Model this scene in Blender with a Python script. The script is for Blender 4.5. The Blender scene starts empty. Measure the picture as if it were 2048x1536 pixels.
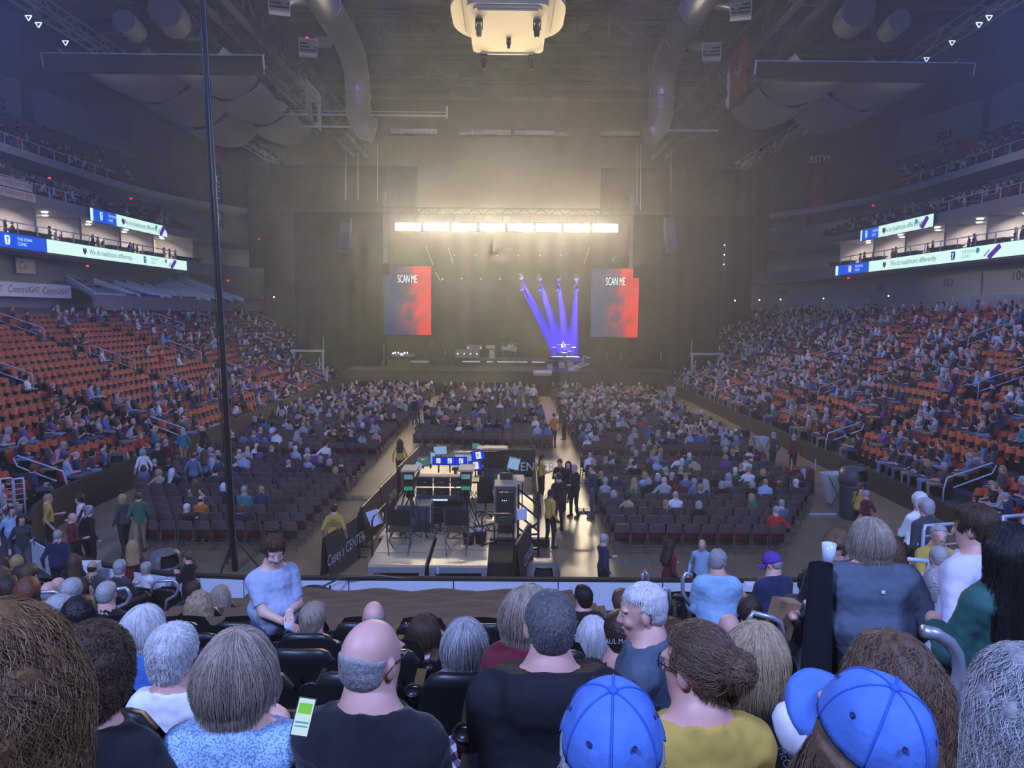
import bpy, bmesh, math, random
import numpy as np
from mathutils import Vector, Matrix
R = math.radians
PI = math.pi
TH = 'first second third fourth fifth sixth seventh eighth ninth tenth eleventh twelfth'.split()
rng = random.Random(7)
nrg = np.random.default_rng(11)
sc = bpy.context.scene
COL = sc.collection

# ---------------------------------------------------------------- camera, world, light, exposure
H = 6.7
PSI, PIT, ROL = R(0.36), math.atan(143 / 1420), R(0.5)
FWD = Vector((math.sin(PSI) * math.cos(PIT), math.cos(PSI) * math.cos(PIT), -math.sin(PIT)))
RT0 = Vector((math.cos(PSI), -math.sin(PSI), 0))
UP0 = RT0.cross(FWD)
RT = RT0 * math.cos(ROL) + UP0 * math.sin(ROL)
UPV = RT.cross(FWD)
cam = bpy.data.cameras.new('camera')
cam.sensor_width = 36
cam.lens = 36 * 1420 / 2048
cam.clip_start = 0.05
cam.clip_end = 400
cam.dof.use_dof = False
camo = bpy.data.objects.new('camera', cam)
COL.objects.link(camo)
mw = Matrix((RT, UPV, -FWD)).transposed().to_4x4()
mw.translation = (0, 0, H)
camo.matrix_world = mw
sc.camera = camo


def at(u, v, Y):
    """world point at depth Y seen at pixel (u, v) of the 2048x1536 photograph"""
    d = FWD + RT * ((u - 1024) / 1420) + UPV * ((768 - v) / 1420)
    return Vector((0, 0, H)) + d * (Y / d.y)


def onz(u, v, z):
    d = FWD + RT * ((u - 1024) / 1420) + UPV * ((768 - v) / 1420)
    return Vector((0, 0, H)) + d * ((z - H) / d.z)


def pix(p):
    q = Vector(p) - Vector((0, 0, H))
    k = q.dot(FWD)
    if k <= 0.05:
        return None
    return 1024 + 1420 * q.dot(RT) / k, 768 - 1420 * q.dot(UPV) / k, k


sc.view_settings.view_transform = 'Standard'
sc.view_settings.look = 'None'
sc.view_settings.gamma = 1.0
sc.view_settings.use_curve_mapping = False
sc.view_settings.exposure = 0.0
cy = sc.cycles
cy.use_denoising = True
cy.max_bounces = 4
cy.diffuse_bounces = 2
cy.glossy_bounces = 2
cy.transmission_bounces = 3
cy.transparent_max_bounces = 6
cy.volume_bounces = 0
cy.sample_clamp_indirect = 4.0
cy.sample_clamp_direct = 0.0
cy.caustics_reflective = False
cy.caustics_refractive = False
cy.use_light_tree = True
cy.use_adaptive_sampling = True
cy.adaptive_threshold = 0.02

world = bpy.data.worlds.new('arena_air')
sc.world = world
world.use_nodes = True
nt = world.node_tree
nt.nodes.clear()
wo = nt.nodes.new('ShaderNodeOutputWorld')
wb = nt.nodes.new('ShaderNodeBackground')
wb.inputs[0].default_value = (0.10, 0.14, 0.32, 1)
wb.inputs[1].default_value = 0.02
vs = nt.nodes.new('ShaderNodeVolumeScatter')      # stage haze hanging in the whole hall
vs.inputs['Color'].default_value = (0.95, 0.96, 1.0, 1)
vs.inputs['Density'].default_value = 0.0036
vs.inputs['Anisotropy'].default_value = 0.62
nt.links.new(wb.outputs[0], wo.inputs['Surface'])
nt.links.new(vs.outputs[0], wo.inputs['Volume'])


def lamp(name, kind, loc, target, power, color, size=1.0, size_y=None, spot=None, blend=0.4):
    l = bpy.data.lights.new(name, kind)
    l.energy = power
    l.color = color
    if kind == 'AREA':
        l.size = size
        if size_y:
            l.shape = 'RECTANGLE'
            l.size_y = size_y
    elif kind == 'SPOT':
        l.spot_size = spot
        l.spot_blend = blend
        l.shadow_soft_size = size
    else:
        l.shadow_soft_size = size
    o = bpy.data.objects.new(name, l)
    COL.objects.link(o)
    o.location = loc
    d = Vector(target) - Vector(loc)
    o.rotation_euler = d.to_track_quat('-Z', 'Y').to_euler()
    return o


# added unseen fill lamps standing in for house lighting: dim blue-violet wash
BLUE = (0.17, 0.28, 1.0)
for hx in (-1, 1):
    for hy in (18, 36, 54):
        lamp('fill_light', 'SPOT', (hx * 7, hy, 33), (hx * 24, hy + 3, 6), 10500, BLUE, 1.2, spot=R(64), blend=0.6)
for hx in (-1, 1):
    for hy in (26, 42):
        lamp('fill_light', 'AREA', (hx * 34, hy, 25), (hx * 26, hy - 2, 8), 1500, BLUE, 2.0, 2.0)  # added out of view to tint the haze at the sides blue
lamp('fill_light', 'AREA', (-9, -7, 20), (-2, 9, 3), 6200, (0.36, 0.48, 1.0), 3.0, 3.0)
lamp('fill_light', 'AREA', (9, -6, 20), (3, 9, 3), 5000, (0.32, 0.44, 1.0), 3.0, 3.0)
lamp('fill_light', 'SPOT', (0, 14, 33), (0, 24, 0), 6500, (0.40, 0.48, 1.0), 1.2, spot=R(70), blend=0.6)

# ---------------------------------------------------------------- materials
MATS = {}


def mat(name, col, rough=0.65, metal=0.0, emit=None, es=0.0, var=0.12, scale=6.0, bump=0.0, spec=0.4, sheen=0.0):
    if name in MATS:
        return MATS[name]
    m = bpy.data.materials.new(name)
    m.use_nodes = True
    n = m.node_tree.nodes
    l = m.node_tree.links
    b = n['Principled BSDF']
    b.inputs['Roughness'].default_value = rough
    b.inputs['Metallic'].default_value = metal
    b.inputs['Specular IOR Level'].default_value = spec
    if sheen:
        b.inputs['Sheen Weight'].default_value = sheen
    tc = n.new('ShaderNodeTexCoord')
    nz = n.new('ShaderNodeTexNoise')
    nz.inputs['Scale'].default_value = scale
    nz.inputs['Detail'].default_value = 3
    l.new(tc.outputs['Object'], nz.inputs['Vector'])
    mx = n.new('ShaderNodeMix')
    mx.data_type = 'RGBA'
    c = Vector(col)
    mx.inputs[6].default_value = (*(c * (1 - var)), 1)
    mx.inputs[7].default_value = (*[min(1, k) for k in c * (1 + var)], 1)
    l.new(nz.outputs['Fac'], mx.inputs[0])
    l.new(mx.outputs[2], b.inputs['Base Color'])
    if emit:
        b.inputs['Emission Color'].default_value = (*emit, 1)
        b.inputs['Emission Strength'].default_value = es
    if bump:
        bp = n.new('ShaderNodeBump')
        bp.inputs['Strength'].default_value = bump
        bp.inputs['Distance'].default_value = 0.02
        l.new(nz.outputs['Fac'], bp.inputs['Height'])
        l.new(bp.outputs['Normal'], b.inputs['Normal'])
    MATS[name] = m
    return m


def glow(name, col, strength, one_sided=False):
    if name in MATS:
        return MATS[name]
    m = bpy.data.materials.new(name)
    m.use_nodes = True
    n = m.node_tree.nodes
    n.clear()
    e = n.new('ShaderNodeEmission')
    e.inputs[0].default_value = (*col, 1)
    e.inputs[1].default_value = strength
    o = n.new('ShaderNodeOutputMaterial')
    m.node_tree.links.new(e.outputs[0], o.inputs[0])
    if one_sided:                                   # a lamp face that shines out of its front only
        g = n.new('ShaderNodeNewGeometry')
        k = n.new('ShaderNodeMath')
        k.operation = 'MULTIPLY_ADD'
        k.inputs[1].default_value = -strength
        k.inputs[2].default_value = strength
        m.node_tree.links.new(g.outputs['Backfacing'], k.inputs[0])
        m.node_tree.links.new(k.outputs[0], e.inputs[1])
    MATS[name] = m
    return m


# ---------------------------------------------------------------- object helpers
def tag(o, label=None, cat=None, group=None, kind=None):
    if label: o['label'] = label
    if cat: o['category'] = cat
    if group: o['group'] = group
    if kind: o['kind'] = kind
    return o


def empty(name, loc, rz=0.0, label=None, cat=None, group=None):
    o = bpy.data.objects.new(name, None)
    o.empty_display_size = 0.1
    o.location = loc
    o.rotation_euler = (0, 0, rz)
    COL.objects.link(o)
    return tag(o, label, cat, group)


def copy_tree(o, parent=None):
    c = o.copy()
    COL.objects.link(c)
    if parent is not None:
        c.parent = parent
    for ch in list(o.children):
        copy_tree(ch, c)
    return c


def mesh_obj(name, V, F, mats, parent=None, smooth=False, mi=None, loc=None):
    me = bpy.data.meshes.new(name)
    me.from_pydata(V, [], F)
    for m in (mats if isinstance(mats, (list, tuple)) else [mats]):
        me.materials.append(m)
    if mi is not None:
        me.polygons.foreach_set('material_index', np.asarray(mi, dtype=np.int32))
    if smooth:
        me.polygons.foreach_set('use_smooth', np.ones(len(me.polygons), dtype=bool))
    o = bpy.data.objects.new(name, me)
    COL.objects.link(o)
    if parent is not None: o.parent = parent
    if loc is not None: o.location = loc
    return o


class MB:
    def __init__(s):
        s.V, s.F, s.M, s.m = [], [], [], 0

    def add(s, V, F):
        k = len(s.V)
        s.V += [tuple(v) for v in V]
        s.F += [tuple(i + k for i in f) for f in F]
        s.M += [s.m] * len(F)
        return s

    def box(s, c, d, rot=None, taper=1.0):
        x, y, z = (k / 2 for k in d)
        V = [Vector((sx * x * (taper if sz > 0 else 1), sy * y * (taper if sz > 0 else 1), sz * z)) for sz in (-1, 1) for sy in (-1, 1) for sx in (-1, 1)]
        if rot is not None: V = [rot @ v for v in V]
        c = Vector(c)
        return s.add([v + c for v in V], [(0, 2, 3, 1), (4, 5, 7, 6), (0, 1, 5, 4), (2, 6, 7, 3), (0, 4, 6, 2), (1, 3, 7, 5)])

    def bar(s, a, b, w, h=None):
        a, b = Vector(a), Vector(b)
        d = b - a
        L = d.length
        if L < 1e-6: return s
        q = d.to_track_quat('Z', 'Y').to_matrix()
        return s.box((a + b) / 2, (w, h or w, L), q)

    def tube(s, pts, r, n=6, caps=True):
        P = [Vector(p) for p in pts]
        rr = r if isinstance(r, (list, tuple)) else [r] * len(P)
        k0 = len(s.V)
        V, F = [], []
        ref = None
        for i, p in enumerate(P):
            t = (P[min(i + 1, len(P) - 1)] - P[max(i - 1, 0)])
            t.normalize()
            if ref is None: ref = Vector((0, 0, 1)) if abs(t.z) < 0.9 else Vector((1, 0, 0))
            u = t.cross(ref)
            if u.length < 1e-4: u = t.cross(Vector((0, 1, 0)))
            u.normalize()
            w = u.cross(t)
            ref = w
            for j in range(n):
                a = 2 * PI * j / n
                V.append(p + (u * math.cos(a) + w * math.sin(a)) * rr[i])
        for i in range(len(P) - 1):
            for j in range(n):
                a, b = i * n + j, i * n + (j + 1) % n
                F.append((a, a + n, b + n, b))
        if caps:
            F.append(tuple(range(n)))
            F.append(tuple((len(P) - 1) * n + j for j in reversed(range(n))))
        return s.add(V, F)

    def lathe(s, prof, n=16, c=(0, 0, 0), rot=None):
        V, F = [], []
        for r, z in prof:
            for j in range(n):
                a = 2 * PI * j / n
                V.append(Vector((r * math.cos(a), r * math.sin(a), z)))
        for i in range(len(prof) - 1):
            for j in range(n):
                a, b = i * n + j, i * n + (j + 1) % n
                F.append((a, b, b + n, a + n))
        F.append(tuple(reversed(range(n))))
        F.append(tuple((len(prof) - 1) * n + j for j in range(n)))
        if rot is not None: V = [rot @ v for v in V]
        c = Vector(c)
        return s.add([v + c for v in V], F)

    def grid(s, fn, nu, nv):
        V = [fn(i / nu, j / nv) for j in range(nv + 1) for i in range(nu + 1)]
        F = [(j * (nu + 1) + i, j * (nu + 1) + i + 1, (j + 1) * (nu + 1) + i + 1, (j + 1) * (nu + 1) + i) for j in range(nv) for i in range(nu)]
        return s.add(V, F)

    def build(s, name, mats, parent=None, smooth=False, loc=None):
        return mesh_obj(name, s.V, s.F, mats, parent, smooth, s.M if isinstance(mats, (list, tuple)) and len(mats) > 1 else None, loc)


def part(name, m, parent, *boxes, smooth=False):
    b = MB()
    for c, d in boxes: b.box(c, d)
    return b.build(name, m, parent, smooth)


def struct(o):
    o['kind'] = 'structure'
    return o


def txt(s, loc, xd, up, h, m, parent=None, sx=1.0, shear=0.0, name='lettering', align='CENTER', ex=0.0, space=1.0):
    c = bpy.data.curves.new(name, 'FONT')
    c.body = s
    c.size = h * 1.37
    c.align_x = align
    c.align_y = 'CENTER'
    c.shear = shear
    c.extrude = ex
    c.space_character = space
    c.resolution_u = 3
    c.materials.append(m)
    t = bpy.data.objects.new(name, c)
    me = bpy.data.meshes.new_from_object(t)
    bpy.data.objects.remove(t)
    me.name = name
    o = bpy.data.objects.new(name, me)
    COL.objects.link(o)
    x = Vector(xd).normalized()
    u = Vector(up).normalized()
    z = x.cross(u)
    M = Matrix((x * sx, u, z)).transposed().to_4x4()
    M.translation = loc
    if parent is not None:
        o.parent = parent
        pm = Matrix.Translation(parent.location) @ parent.rotation_euler.to_matrix().to_4x4() if parent.parent is None else None
        if pm is not None: M = pm.inverted() @ M
    o.matrix_local = M
    return o
# ---------------------------------------------------------------- bowl geometry: rows are offsets of the rink's rounded rectangle
HW, Y0, Y1, RC = 14.0, 14.6, 75.6, 8.5


def bowl(sx, d, u):
    r = RC + d
    if u <= 1:
        a = -PI / 2 + u * PI / 2
        c = (HW - RC, Y0 + RC)
        n = (math.cos(a), math.sin(a))
        p = (c[0] + r * n[0], c[1] + r * n[1])
    elif u <= 2:
        n = (1.0, 0.0)
        p = (HW + d, Y0 + RC + (u - 1) * (Y1 - Y0 - 2 * RC))
    else:
        a = (u - 2) * PI / 2
        c = (HW - RC, Y1 - RC)
        n = (math.cos(a), math.sin(a))
        p = (c[0] + r * n[0], c[1] + r * n[1])
    return Vector((sx * p[0], p[1], 0)), Vector((sx * n[0], n[1], 0))


def ulist(a, b):
    out = [a]
    u = a
    while u < b - 1e-6:
        st = 0.125 if (u < 1 or u >= 2) else 0.25
        u = min(b, math.floor(u / st + 1e-6) * st + st)
        out.append(u)
    return out


def usplit(d, Y):                          # u on the straight or corner for a world Y at offset d
    if Y <= Y0 + RC: return 1 + (math.asin(max(-1, min(1, (Y - Y0 - RC) / (RC + d))))) / (PI / 2)
    if Y >= Y1 - RC: return 2 + (math.asin(max(-1, min(1, (Y - Y1 + RC) / (RC + d))))) / (PI / 2)
    return 1 + (Y - Y0 - RC) / (Y1 - Y0 - 2 * RC)


def sweep(name, prof, m, path, parent=None, closed=False):
    V, F = [], []
    n = len(prof)
    for sx, u in path:
        for d, z in prof:
            p, _ = bowl(sx, d, u)
            V.append((p.x, p.y, z))
    for i in range(len(path) - 1):
        for j in range(n - (0 if closed else 1)):
            a, b = i * n + j, i * n + (j + 1) % n
            F.append((a, b, b + n, a + n))
    o = mesh_obj(name, V, F, m, parent)
    return o


def both(a, b):
    return [[(sx, u) for u in ulist(a, b)] for sx in (-1, 1)]


FULL = [(-1, u) for u in reversed(ulist(0, 3))] + [(1, u) for u in ulist(0, 3)]
concrete = mat('dark_concrete', (0.055, 0.055, 0.065), 0.8, var=0.25, scale=3)
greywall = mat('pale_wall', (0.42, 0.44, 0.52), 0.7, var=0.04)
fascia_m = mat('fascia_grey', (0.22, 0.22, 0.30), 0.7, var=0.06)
soffit_m = mat('soffit_grey', (0.30, 0.29, 0.36), 0.8)
black = mat('black_cloth', (0.012, 0.012, 0.014), 0.85, var=0.3)
blackp = mat('black_plastic', (0.014, 0.014, 0.017), 0.42, var=0.15)
steel = mat('dark_steel', (0.10, 0.10, 0.13), 0.5, metal=0.3)
rail_m = mat('white_painted_rail', (0.46, 0.50, 0.62), 0.4, metal=0.1, var=0.03)
galv = mat('galvanised_duct', (0.42, 0.44, 0.52), 0.35, metal=0.85, var=0.10, scale=1.2)
whitepl = mat('white_board', (0.72, 0.76, 0.86), 0.4, var=0.04, scale=2)
darkwall = mat('dark_end_wall', (0.055, 0.040, 0.055), 0.9, var=0.2, scale=0.3)
roof_m = mat('roof_deck', (0.060, 0.058, 0.070), 0.9, var=0.3, scale=0.4)

# floor covering of the rink
fm = mat('floor_covering', (0.22, 0.165, 0.10), 0.31, var=0.4, scale=1.3, bump=0.25, spec=0.5)
fb = MB().grid(lambda a, b: (-16 + 32 * a, 13.5 + 66 * b, 0), 8, 16)
floor = struct(fb.build('floor', fm))
fb = MB().grid(lambda a, b: (-80 + 160 * a, -40 + 190 * b, -0.3), 4, 4)
struct(fb.build('floor_slab', concrete))

# rink boards: black cloth on the sides, white on the audience side of the near end
dash = [(0.0, 0.0), (0.0, 1.12), (0.14, 1.12), (0.14, 0.0)]
o = sweep('rink_board', dash, black, [(-1, u) for u in reversed(ulist(0.62, 2.6))])
struct(o)
o = sweep('rink_board', [(0.0, 0.0), (0.0, 0.75), (0.14, 0.75), (0.14, 0.0)], black, [(1, u) for u in ulist(0.62, 2.6)])
struct(o)
near = [(-1, u) for u in (0.5, 0.375, 0.25, 0.125, 0)] + [(1, u) for u in (0, 0.125, 0.25, 0.375)]
nb = struct(sweep('rink_board', dash, black, near))
# white panels on the audience side
for k in range(len(near) - 1):
    (s0, u0), (s1, u1) = near[k], near[k + 1]
    a, n0 = bowl(s0, 0.16, u0)
    b, n1 = bowl(s1, 0.16, u1)
    steps = max(1, round((b - a).length / 2.4))
    for q in range(steps):
        pa, pb = a.lerp(b, q / steps), a.lerp(b, (q + 1) / steps)
        dv = (pb - pa).normalized()
        pa, pb = pa + dv * 0.012, pb - dv * 0.012
        mid = (pa + pb) / 2
        mb = MB().box((mid.x, mid.y, 0.76), ((pb - pa).length, 0.03, 0.60), Matrix.Rotation(math.atan2(dv.y, dv.x), 3, 'Z'))
        mb.build('panel', whitepl, nb)

# lower bowl terrace
N_ROW = 21


def rowd(i): return 1.0 + 0.85 * i
def rowz(i): return 0.45 + 0.30 * i


prof = [(0.14, 0.0), (0.14, rowz(0))]
for i in range(N_ROW):
    prof += [(rowd(i) + 0.38, rowz(i)), (rowd(i) + 0.38, rowz(i + 1))]
prof += [(20.2, rowz(N_ROW))]
struct(sweep('seating_terrace', prof, concrete, FULL))

# back wall of the lower bowl, concourse soffit and ribbon fascia, suites, club and upper decks
for path in both(0.55, 2.6):
    sd = 'left' if path[0][0] < 0 else 'right'
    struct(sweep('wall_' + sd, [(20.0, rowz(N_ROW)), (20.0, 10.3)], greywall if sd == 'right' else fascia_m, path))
    struct(sweep('balcony_fascia', [(20.2, 10.35), (17.2, 10.30), (17.0, 10.30), (17.0, 11.35), (17.25, 11.35), (17.25, 11.15), (24.5, 11.15)], fascia_m, path))
    struct(sweep('suite_ceiling', [(19.7, 14.0), (24.5, 13.9)], soffit_m, path))
    struct(sweep('club_fascia', [(19.7, 14.0), (19.6, 14.75), (20.2, 14.75), (20.2, 14.55)] + [q for i in range(6) for q in ((20.9 + 0.85 * i, 14.55 + 0.35 * i), (20.9 + 0.85 * i, 14.9 + 0.35 * i))] + [(26.2, 16.65), (26.2, 18.2)], fascia_m, path))
    struct(sweep('upper_fascia', [(26.2, 18.1), (22.9, 18.0), (22.7, 18.0), (22.7, 18.62), (23.0, 18.62), (23.0, 18.45)], greywall, path))
    up = [(23.0, 18.45)]
    for i in range(11):
        up += [(23.8 + 0.95 * i, 18.45 + 0.55 * i), (23.8 + 0.95 * i, 18.45 + 0.55 * (i + 1))]
    struct(sweep('upper_terrace', up + [(37.2, 24.5)], concrete, [q for q in path if q[1] <= 2.26]))
for path in both(0.1, 3):
    sd = 'left' if path[0][0] < 0 else 'right'
    struct(sweep('wall_' + sd + '_outer', [(37.0, 0), (37.0, 37)], darkwall, path))
# suites' back walls: warm cream
cream = mat('cream_suite_wall', (0.62, 0.56, 0.46), 0.7, var=0.03)
for path in both(0.6, 2.6):
    struct(sweep('suite_wall', [(24.4, 11.15), (24.4, 14.0)], cream, path))

# upper deck end panels behind the last row: 322 / 323 / 301
numdark = mat('number_paint', (0.02, 0.02, 0.04), 0.7)
for sx, u0, u1, tx in ((-1, 1.6, 2.075, '322'), (-1, 2.10, 2.285, '323'), (1, 2.10, 2.25, '301'), (1, 1.6, 2.08, None)):
    pth = [(sx, u0 + (u1 - u0) * k / 12) for k in range(13)]
    w = struct(sweep('upper_wall_panel', [(34.0, 24.3), (34.0, 28.6), (34.3, 28.6), (34.3, 24.3)], greywall, pth, closed=True))
    if tx:
        uu = {'322': 2.04, '323': 2.16, '301': 2.165}[tx]
        p, n = bowl(sx, 33.93, uu)
        txt(tx, (p.x, p.y, 25.9), (n.y * 1, -n.x, 0) if sx > 0 else (-n.y * -1, -n.x * -1, 0), (0, 0, 1), 1.0, numdark, w, 1.1)
# lower bowl section numbers on the right-hand and left-hand back wall
secs = [(1, '104', 47.4, 9.4, 0.66), (1, '103', 55.0, 9.25, 0.6), (1, '102', 65, 9.2, 0.5), (1, '101', 80.0, 9.25, 0.6), (-1, '119', 86.0, 9.6, 0.9), (-1, '118', 75.0, 9.4, 0.6), (-1, '120', 90.8, 9.6, 0.8)]
for sx, t, yy, z, h in secs:
    u = usplit(20, yy)
    p, n = bowl(sx, 19.9, u)
    t0 = Vector((n.y, -n.x, 0))
    if t0.y * sx > 0: t0 = -t0
    w = MB()
    tt = t0.normalized()
    q = Matrix.Rotation(math.atan2(tt.y, tt.x), 3, 'Z')
    w.box((p.x, p.y, 8.75), ((7.6 if t in ('101', '119', '103') else 5.4), 0.08, 2.2), q)
    pl = struct(w.build('wall_panel', greywall))
    p2, _ = bowl(sx, 19.84, u)
    txt(t, (p2.x, p2.y, z), tt, (0, 0, 1), h, numdark, pl, 1.1)

# far end: end wall, roof, near end shell left open behind the camera
eb = MB().grid(lambda a, b: (-52 + 104 * a, 104, 38 * b), 4, 4)
struct(eb.build('wall_far', darkwall))
rb = MB().grid(lambda a, b: (-54 + 108 * a, -25 + 130 * b, 36.5), 6, 8)
struct(rb.build('ceiling', roof_m))
nbk = MB().grid(lambda a, b: (-54 + 108 * a, -26, 38 * b), 4, 4)
struct(nbk.build('wall_near', darkwall))

# ---------------------------------------------------------------- roof steel, ducts, banners
def truss(a, b, depth, w, ch, name, label, group, webs=14, m=steel):
    a, b = Vector(a), Vector(b)
    d = (b - a).normalized()
    s = d.cross(Vector((0, 0, 1))).normalized() * (w / 2)
    z = Vector((0, 0, depth))
    r = empty(name, a, 0, label, 'truss', group)
    off = -a
    mb = MB()
    for k in (s, -s):
        mb.bar(a + k + off, b + k + off, ch)
        mb.bar(a + k + z + off, b + k + z + off, ch)
    mb.build('chord', m, r)
    mb = MB()
    for i in range(webs):
        p, q = a.lerp(b, i / webs), a.lerp(b, (i + 1) / webs)
        for k in (s, -s):
            if i % 2 == 0: mb.bar(p + k + off, q + k + z + off, ch * 0.7)
            else: mb.bar(p + k + z + off, q + k + off, ch * 0.7)
        mb.bar(p + s + off, p - s + off, ch * 0.6)
        mb.bar(p + s + off, p + s + z + off, ch * 0.6)
    mb.build('web', m, r)
    return r


for sx, nm in ((-1, 'left'), (1, 'right')):
    truss((sx * 20.5, 26, 27.8), (sx * 20.5, 100, 27.8), 2.6, 1.8, 0.34, 'roof_truss', f'deep dark steel catwalk truss running lengthwise under the roof on the {nm}', 'roof steel', 18)
    truss((sx * 25.5, 24, 30.5), (sx * 25.5, 100, 30.5), 2.4, 1.2, 0.24, 'roof_truss', f'dark steel roof truss outside the catwalk truss on the {nm}', 'roof steel', 18)
    truss((sx * 31.5, 30, 26.3), (sx * 31.5, 100, 26.3), 1.0, 1.0, 0.14, 'lighting_truss', f'slim pale lighting truss above the upper deck on the {nm}', 'lighting trusses', 40, galv)
for k, yy in enumerate((44, 56, 68, 80)):
    truss((-36, yy, 31.5), (36, yy, 31.5), 2.4, 1.0, 0.22, 'roof_truss', f'dark crosswise roof truss, {TH[k]} one counted from the camera', 'roof steel', 24)
for sx in (-1, 1):
    for yy in range(30, 100, 6):
        pass
pur = MB()
for k in range(18):
    pur.bar((-44, 28 + 4.2 * k, 35.6), (44, 28 + 4.2 * k, 35.6), 0.22, 0.35)
struct(pur.build('roof_purlins', steel))

# round ducts: two long ones that bend down towards the stage, cross ducts behind
def duct(pts, r, label, collars):
    ro = empty('air_duct', pts[0], 0, label, 'duct', 'round air ducts')
    P0 = Vector(pts[0])
    MB().tube([Vector(p) - P0 for p in pts], r, 18).build('pipe', galv, ro, smooth=True)
    for p, dr in collars:
        d = Vector(dr).normalized() * 0.09
        MB().tube([Vector(p) - P0 - d, Vector(p) - P0 + d], r * 1.06, 18).build('collar', galv, ro, smooth=True)
    return ro


for sx, nm in ((-1, 'left'), (1, 'right')):
    x = sx * 14.1
    pts = [(x, 20, 29.9), (x, 64, 29.9), (x, 66.5, 29.5), (x, 68, 28.3), (x, 68.4, 27), (x, 68.4, 25.2), (x * 0.985, 68.4, 24.3), (x * 0.95, 68.4, 23.7), (x * 0.90, 68.4, 23.5)]
    duct(pts, 1.15, f'fat {nm} galvanised duct running towards the stage and bending down', [((x, 36 + 5.2 * k, 29.9), (0, 1, 0)) for k in range(6)] + [((x, 68.4, 26.6), (0, 0, 1)), ((x, 68.4, 25.4), (0, 0, 1))])
    # louvred outlets beside the duct
    for k, (yy, z) in enumerate(((54.5, 29.0), (62, 28.6))):
        e = empty('air_grille', (sx * 16.9, yy, z), sx * -0.25, f'louvred air grille under the {nm} duct, {"nearer" if k == 0 else "farther"} of the two', 'air grille', 'louvred grilles')
        b = MB()
        b.box((0, 0, 0.62), (1.5, 0.6, 0.08)).box((0, 0, -0.62), (1.5, 0.6, 0.16)).box((-0.73, 0, 0), (0.05, 0.6, 1.2)).box((0.73, 0, 0), (0.05, 0.6, 1.2))
        b.build('frame', whitepl, e)
        for j in range(4):
            MB().box((0, -0.2, -0.42 + 0.27 * j), (1.42, 0.25, 0.07), Matrix.Rotation(0.5, 3, 'X')).build('louvre', galv, e)
        MB().box((0, 0.2, 0), (1.4, 0.1, 1.2)).build('back_plate', blackp, e)
        MB().tube([(0, 0.3, 0.2), (sx * -0.8, 0.6, 0.7), (sx * -1.9, 0.7, 0.9)], 0.45, 10).build('neck', galv, e, smooth=True)
for k, (x0, x1) in enumerate(((-11.3, -6.9), (-4.8, 0.1), (0.4, 5.6), (8.6, 12.4))):
    duct([(x0, 69.5, 23.7), (x1, 69.5, 23.7)], 0.24, ('leftmost', 'second', 'third', 'rightmost')[k] + ' thin shiny cross duct above the stage lights', [((x0 + (x1 - x0) * (q + 1) / 4, 69.5, 23.7), (1, 0, 0)) for q in range(3)])
# lit joint clamps on the falling ducts
# pipes left and right of the duct ends
for (x0, x1, z, lb) in ((-24, -6.0, 25.3, 'long white pipe batten with an upturned end beside the left duct'), (-20, -14.9, 24.2, 'short white pipe left of the left duct end'), (14.9, 20, 24.2, 'short white pipe right of the right duct end')):
    e = MB().bar((x0, 70, z), (x1, 70, z), 0.16)
    if x1 == -6.0: e.bar((x0, 70, z + 0.35), (x1, 70, z + 0.35), 0.07).bar((x1, 70, z - 0.2), (x1, 70, z + 0.9), 0.2)
    tag(e.build('pipe_batten', rail_m), lb, 'pipe', 'pipes under the roof')

# pleated acoustic cloths
cloth_m = mat('acoustic_cloth', (0.46, 0.45, 0.55), 0.9, var=0.06, scale=1.0)
def swag(sx, y, xin, xout, z, drop, wid, label):
    w2 = wid / 2
    def f(a, b):
        x = xin + (xout - xin) * a
        s = 1 - (2 * a - 1) ** 2
        return (sx * x, y + (b - 0.5) * wid, z - 1.3 - drop * (s ** 0.8) + 0.12 * math.sin(b * 9 + a * 7) + (b - 0.5) ** 2 * 0.5)
    o = MB().grid(f, 24, 10).build('hanging_cloth', cloth_m, smooth=True)
    md = o.modifiers.new('thick', 'SOLIDIFY')
    md.thickness = 0.04
    return tag(o, label, 'hanging cloth', 'acoustic cloths under the roof')


for sx, nm in ((-1, 'left'), (1, 'right')):
    for k, yy in enumerate((58.5, 66.5, 75)):
        if sx > 0 and k == 2: continue
        swag(sx, yy, 21.2, 27.0, 27.2, 1.6, 7.4, f'pale sagging cloth strip beside the {nm} catwalk, {("nearest", "second", "farthest")[k]} one')
        swag(sx, yy, 27.0, 33.5, 27.0, 1.7, 7.4, f'pale sagging cloth strip over the {nm} upper seats, {("nearest", "second", "farthest")[k]} one')
    # dark rolled curtain on a crosswise pipe
    e = empty('curtain_batten', (sx * 25, 52, 24.4), 0, f'dark rolled curtain under a white pipe on the {nm} near the roof', 'curtain', 'rolled curtains')
    MB().box((0, 0, -0.62), (15.4, 0.5, 1.15)).build('curtain', black, e)
    MB().bar((-7.8, -0.2, 0.05), (7.8, -0.2, 0.05), 0.07).build('pipe', rail_m, e)
    for q in (-7.7, 7.7): MB().bar((q, -0.25, 0.05), (q - 0.1 * sx, -0.25, -0.9), 0.09).build('end_hook', rail_m, e)
    # two dim round fans near the roof
    for k, (px, py, yy) in enumerate(((330, 20, 46), (248, 40, 46))):
        P = at(px if sx < 0 else 2048 - px - 0, py, yy)
        b = MB().tube([P, P + Vector((sx * 0.4, 2.2, 0.1))], 1.0 if k == 0 else 0.65, 16)
        tag(b.build('roof_fan', steel), f'{"larger" if k == 0 else "smaller"} round fan housing high up on the {nm}', 'fan', 'round fans')

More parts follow.
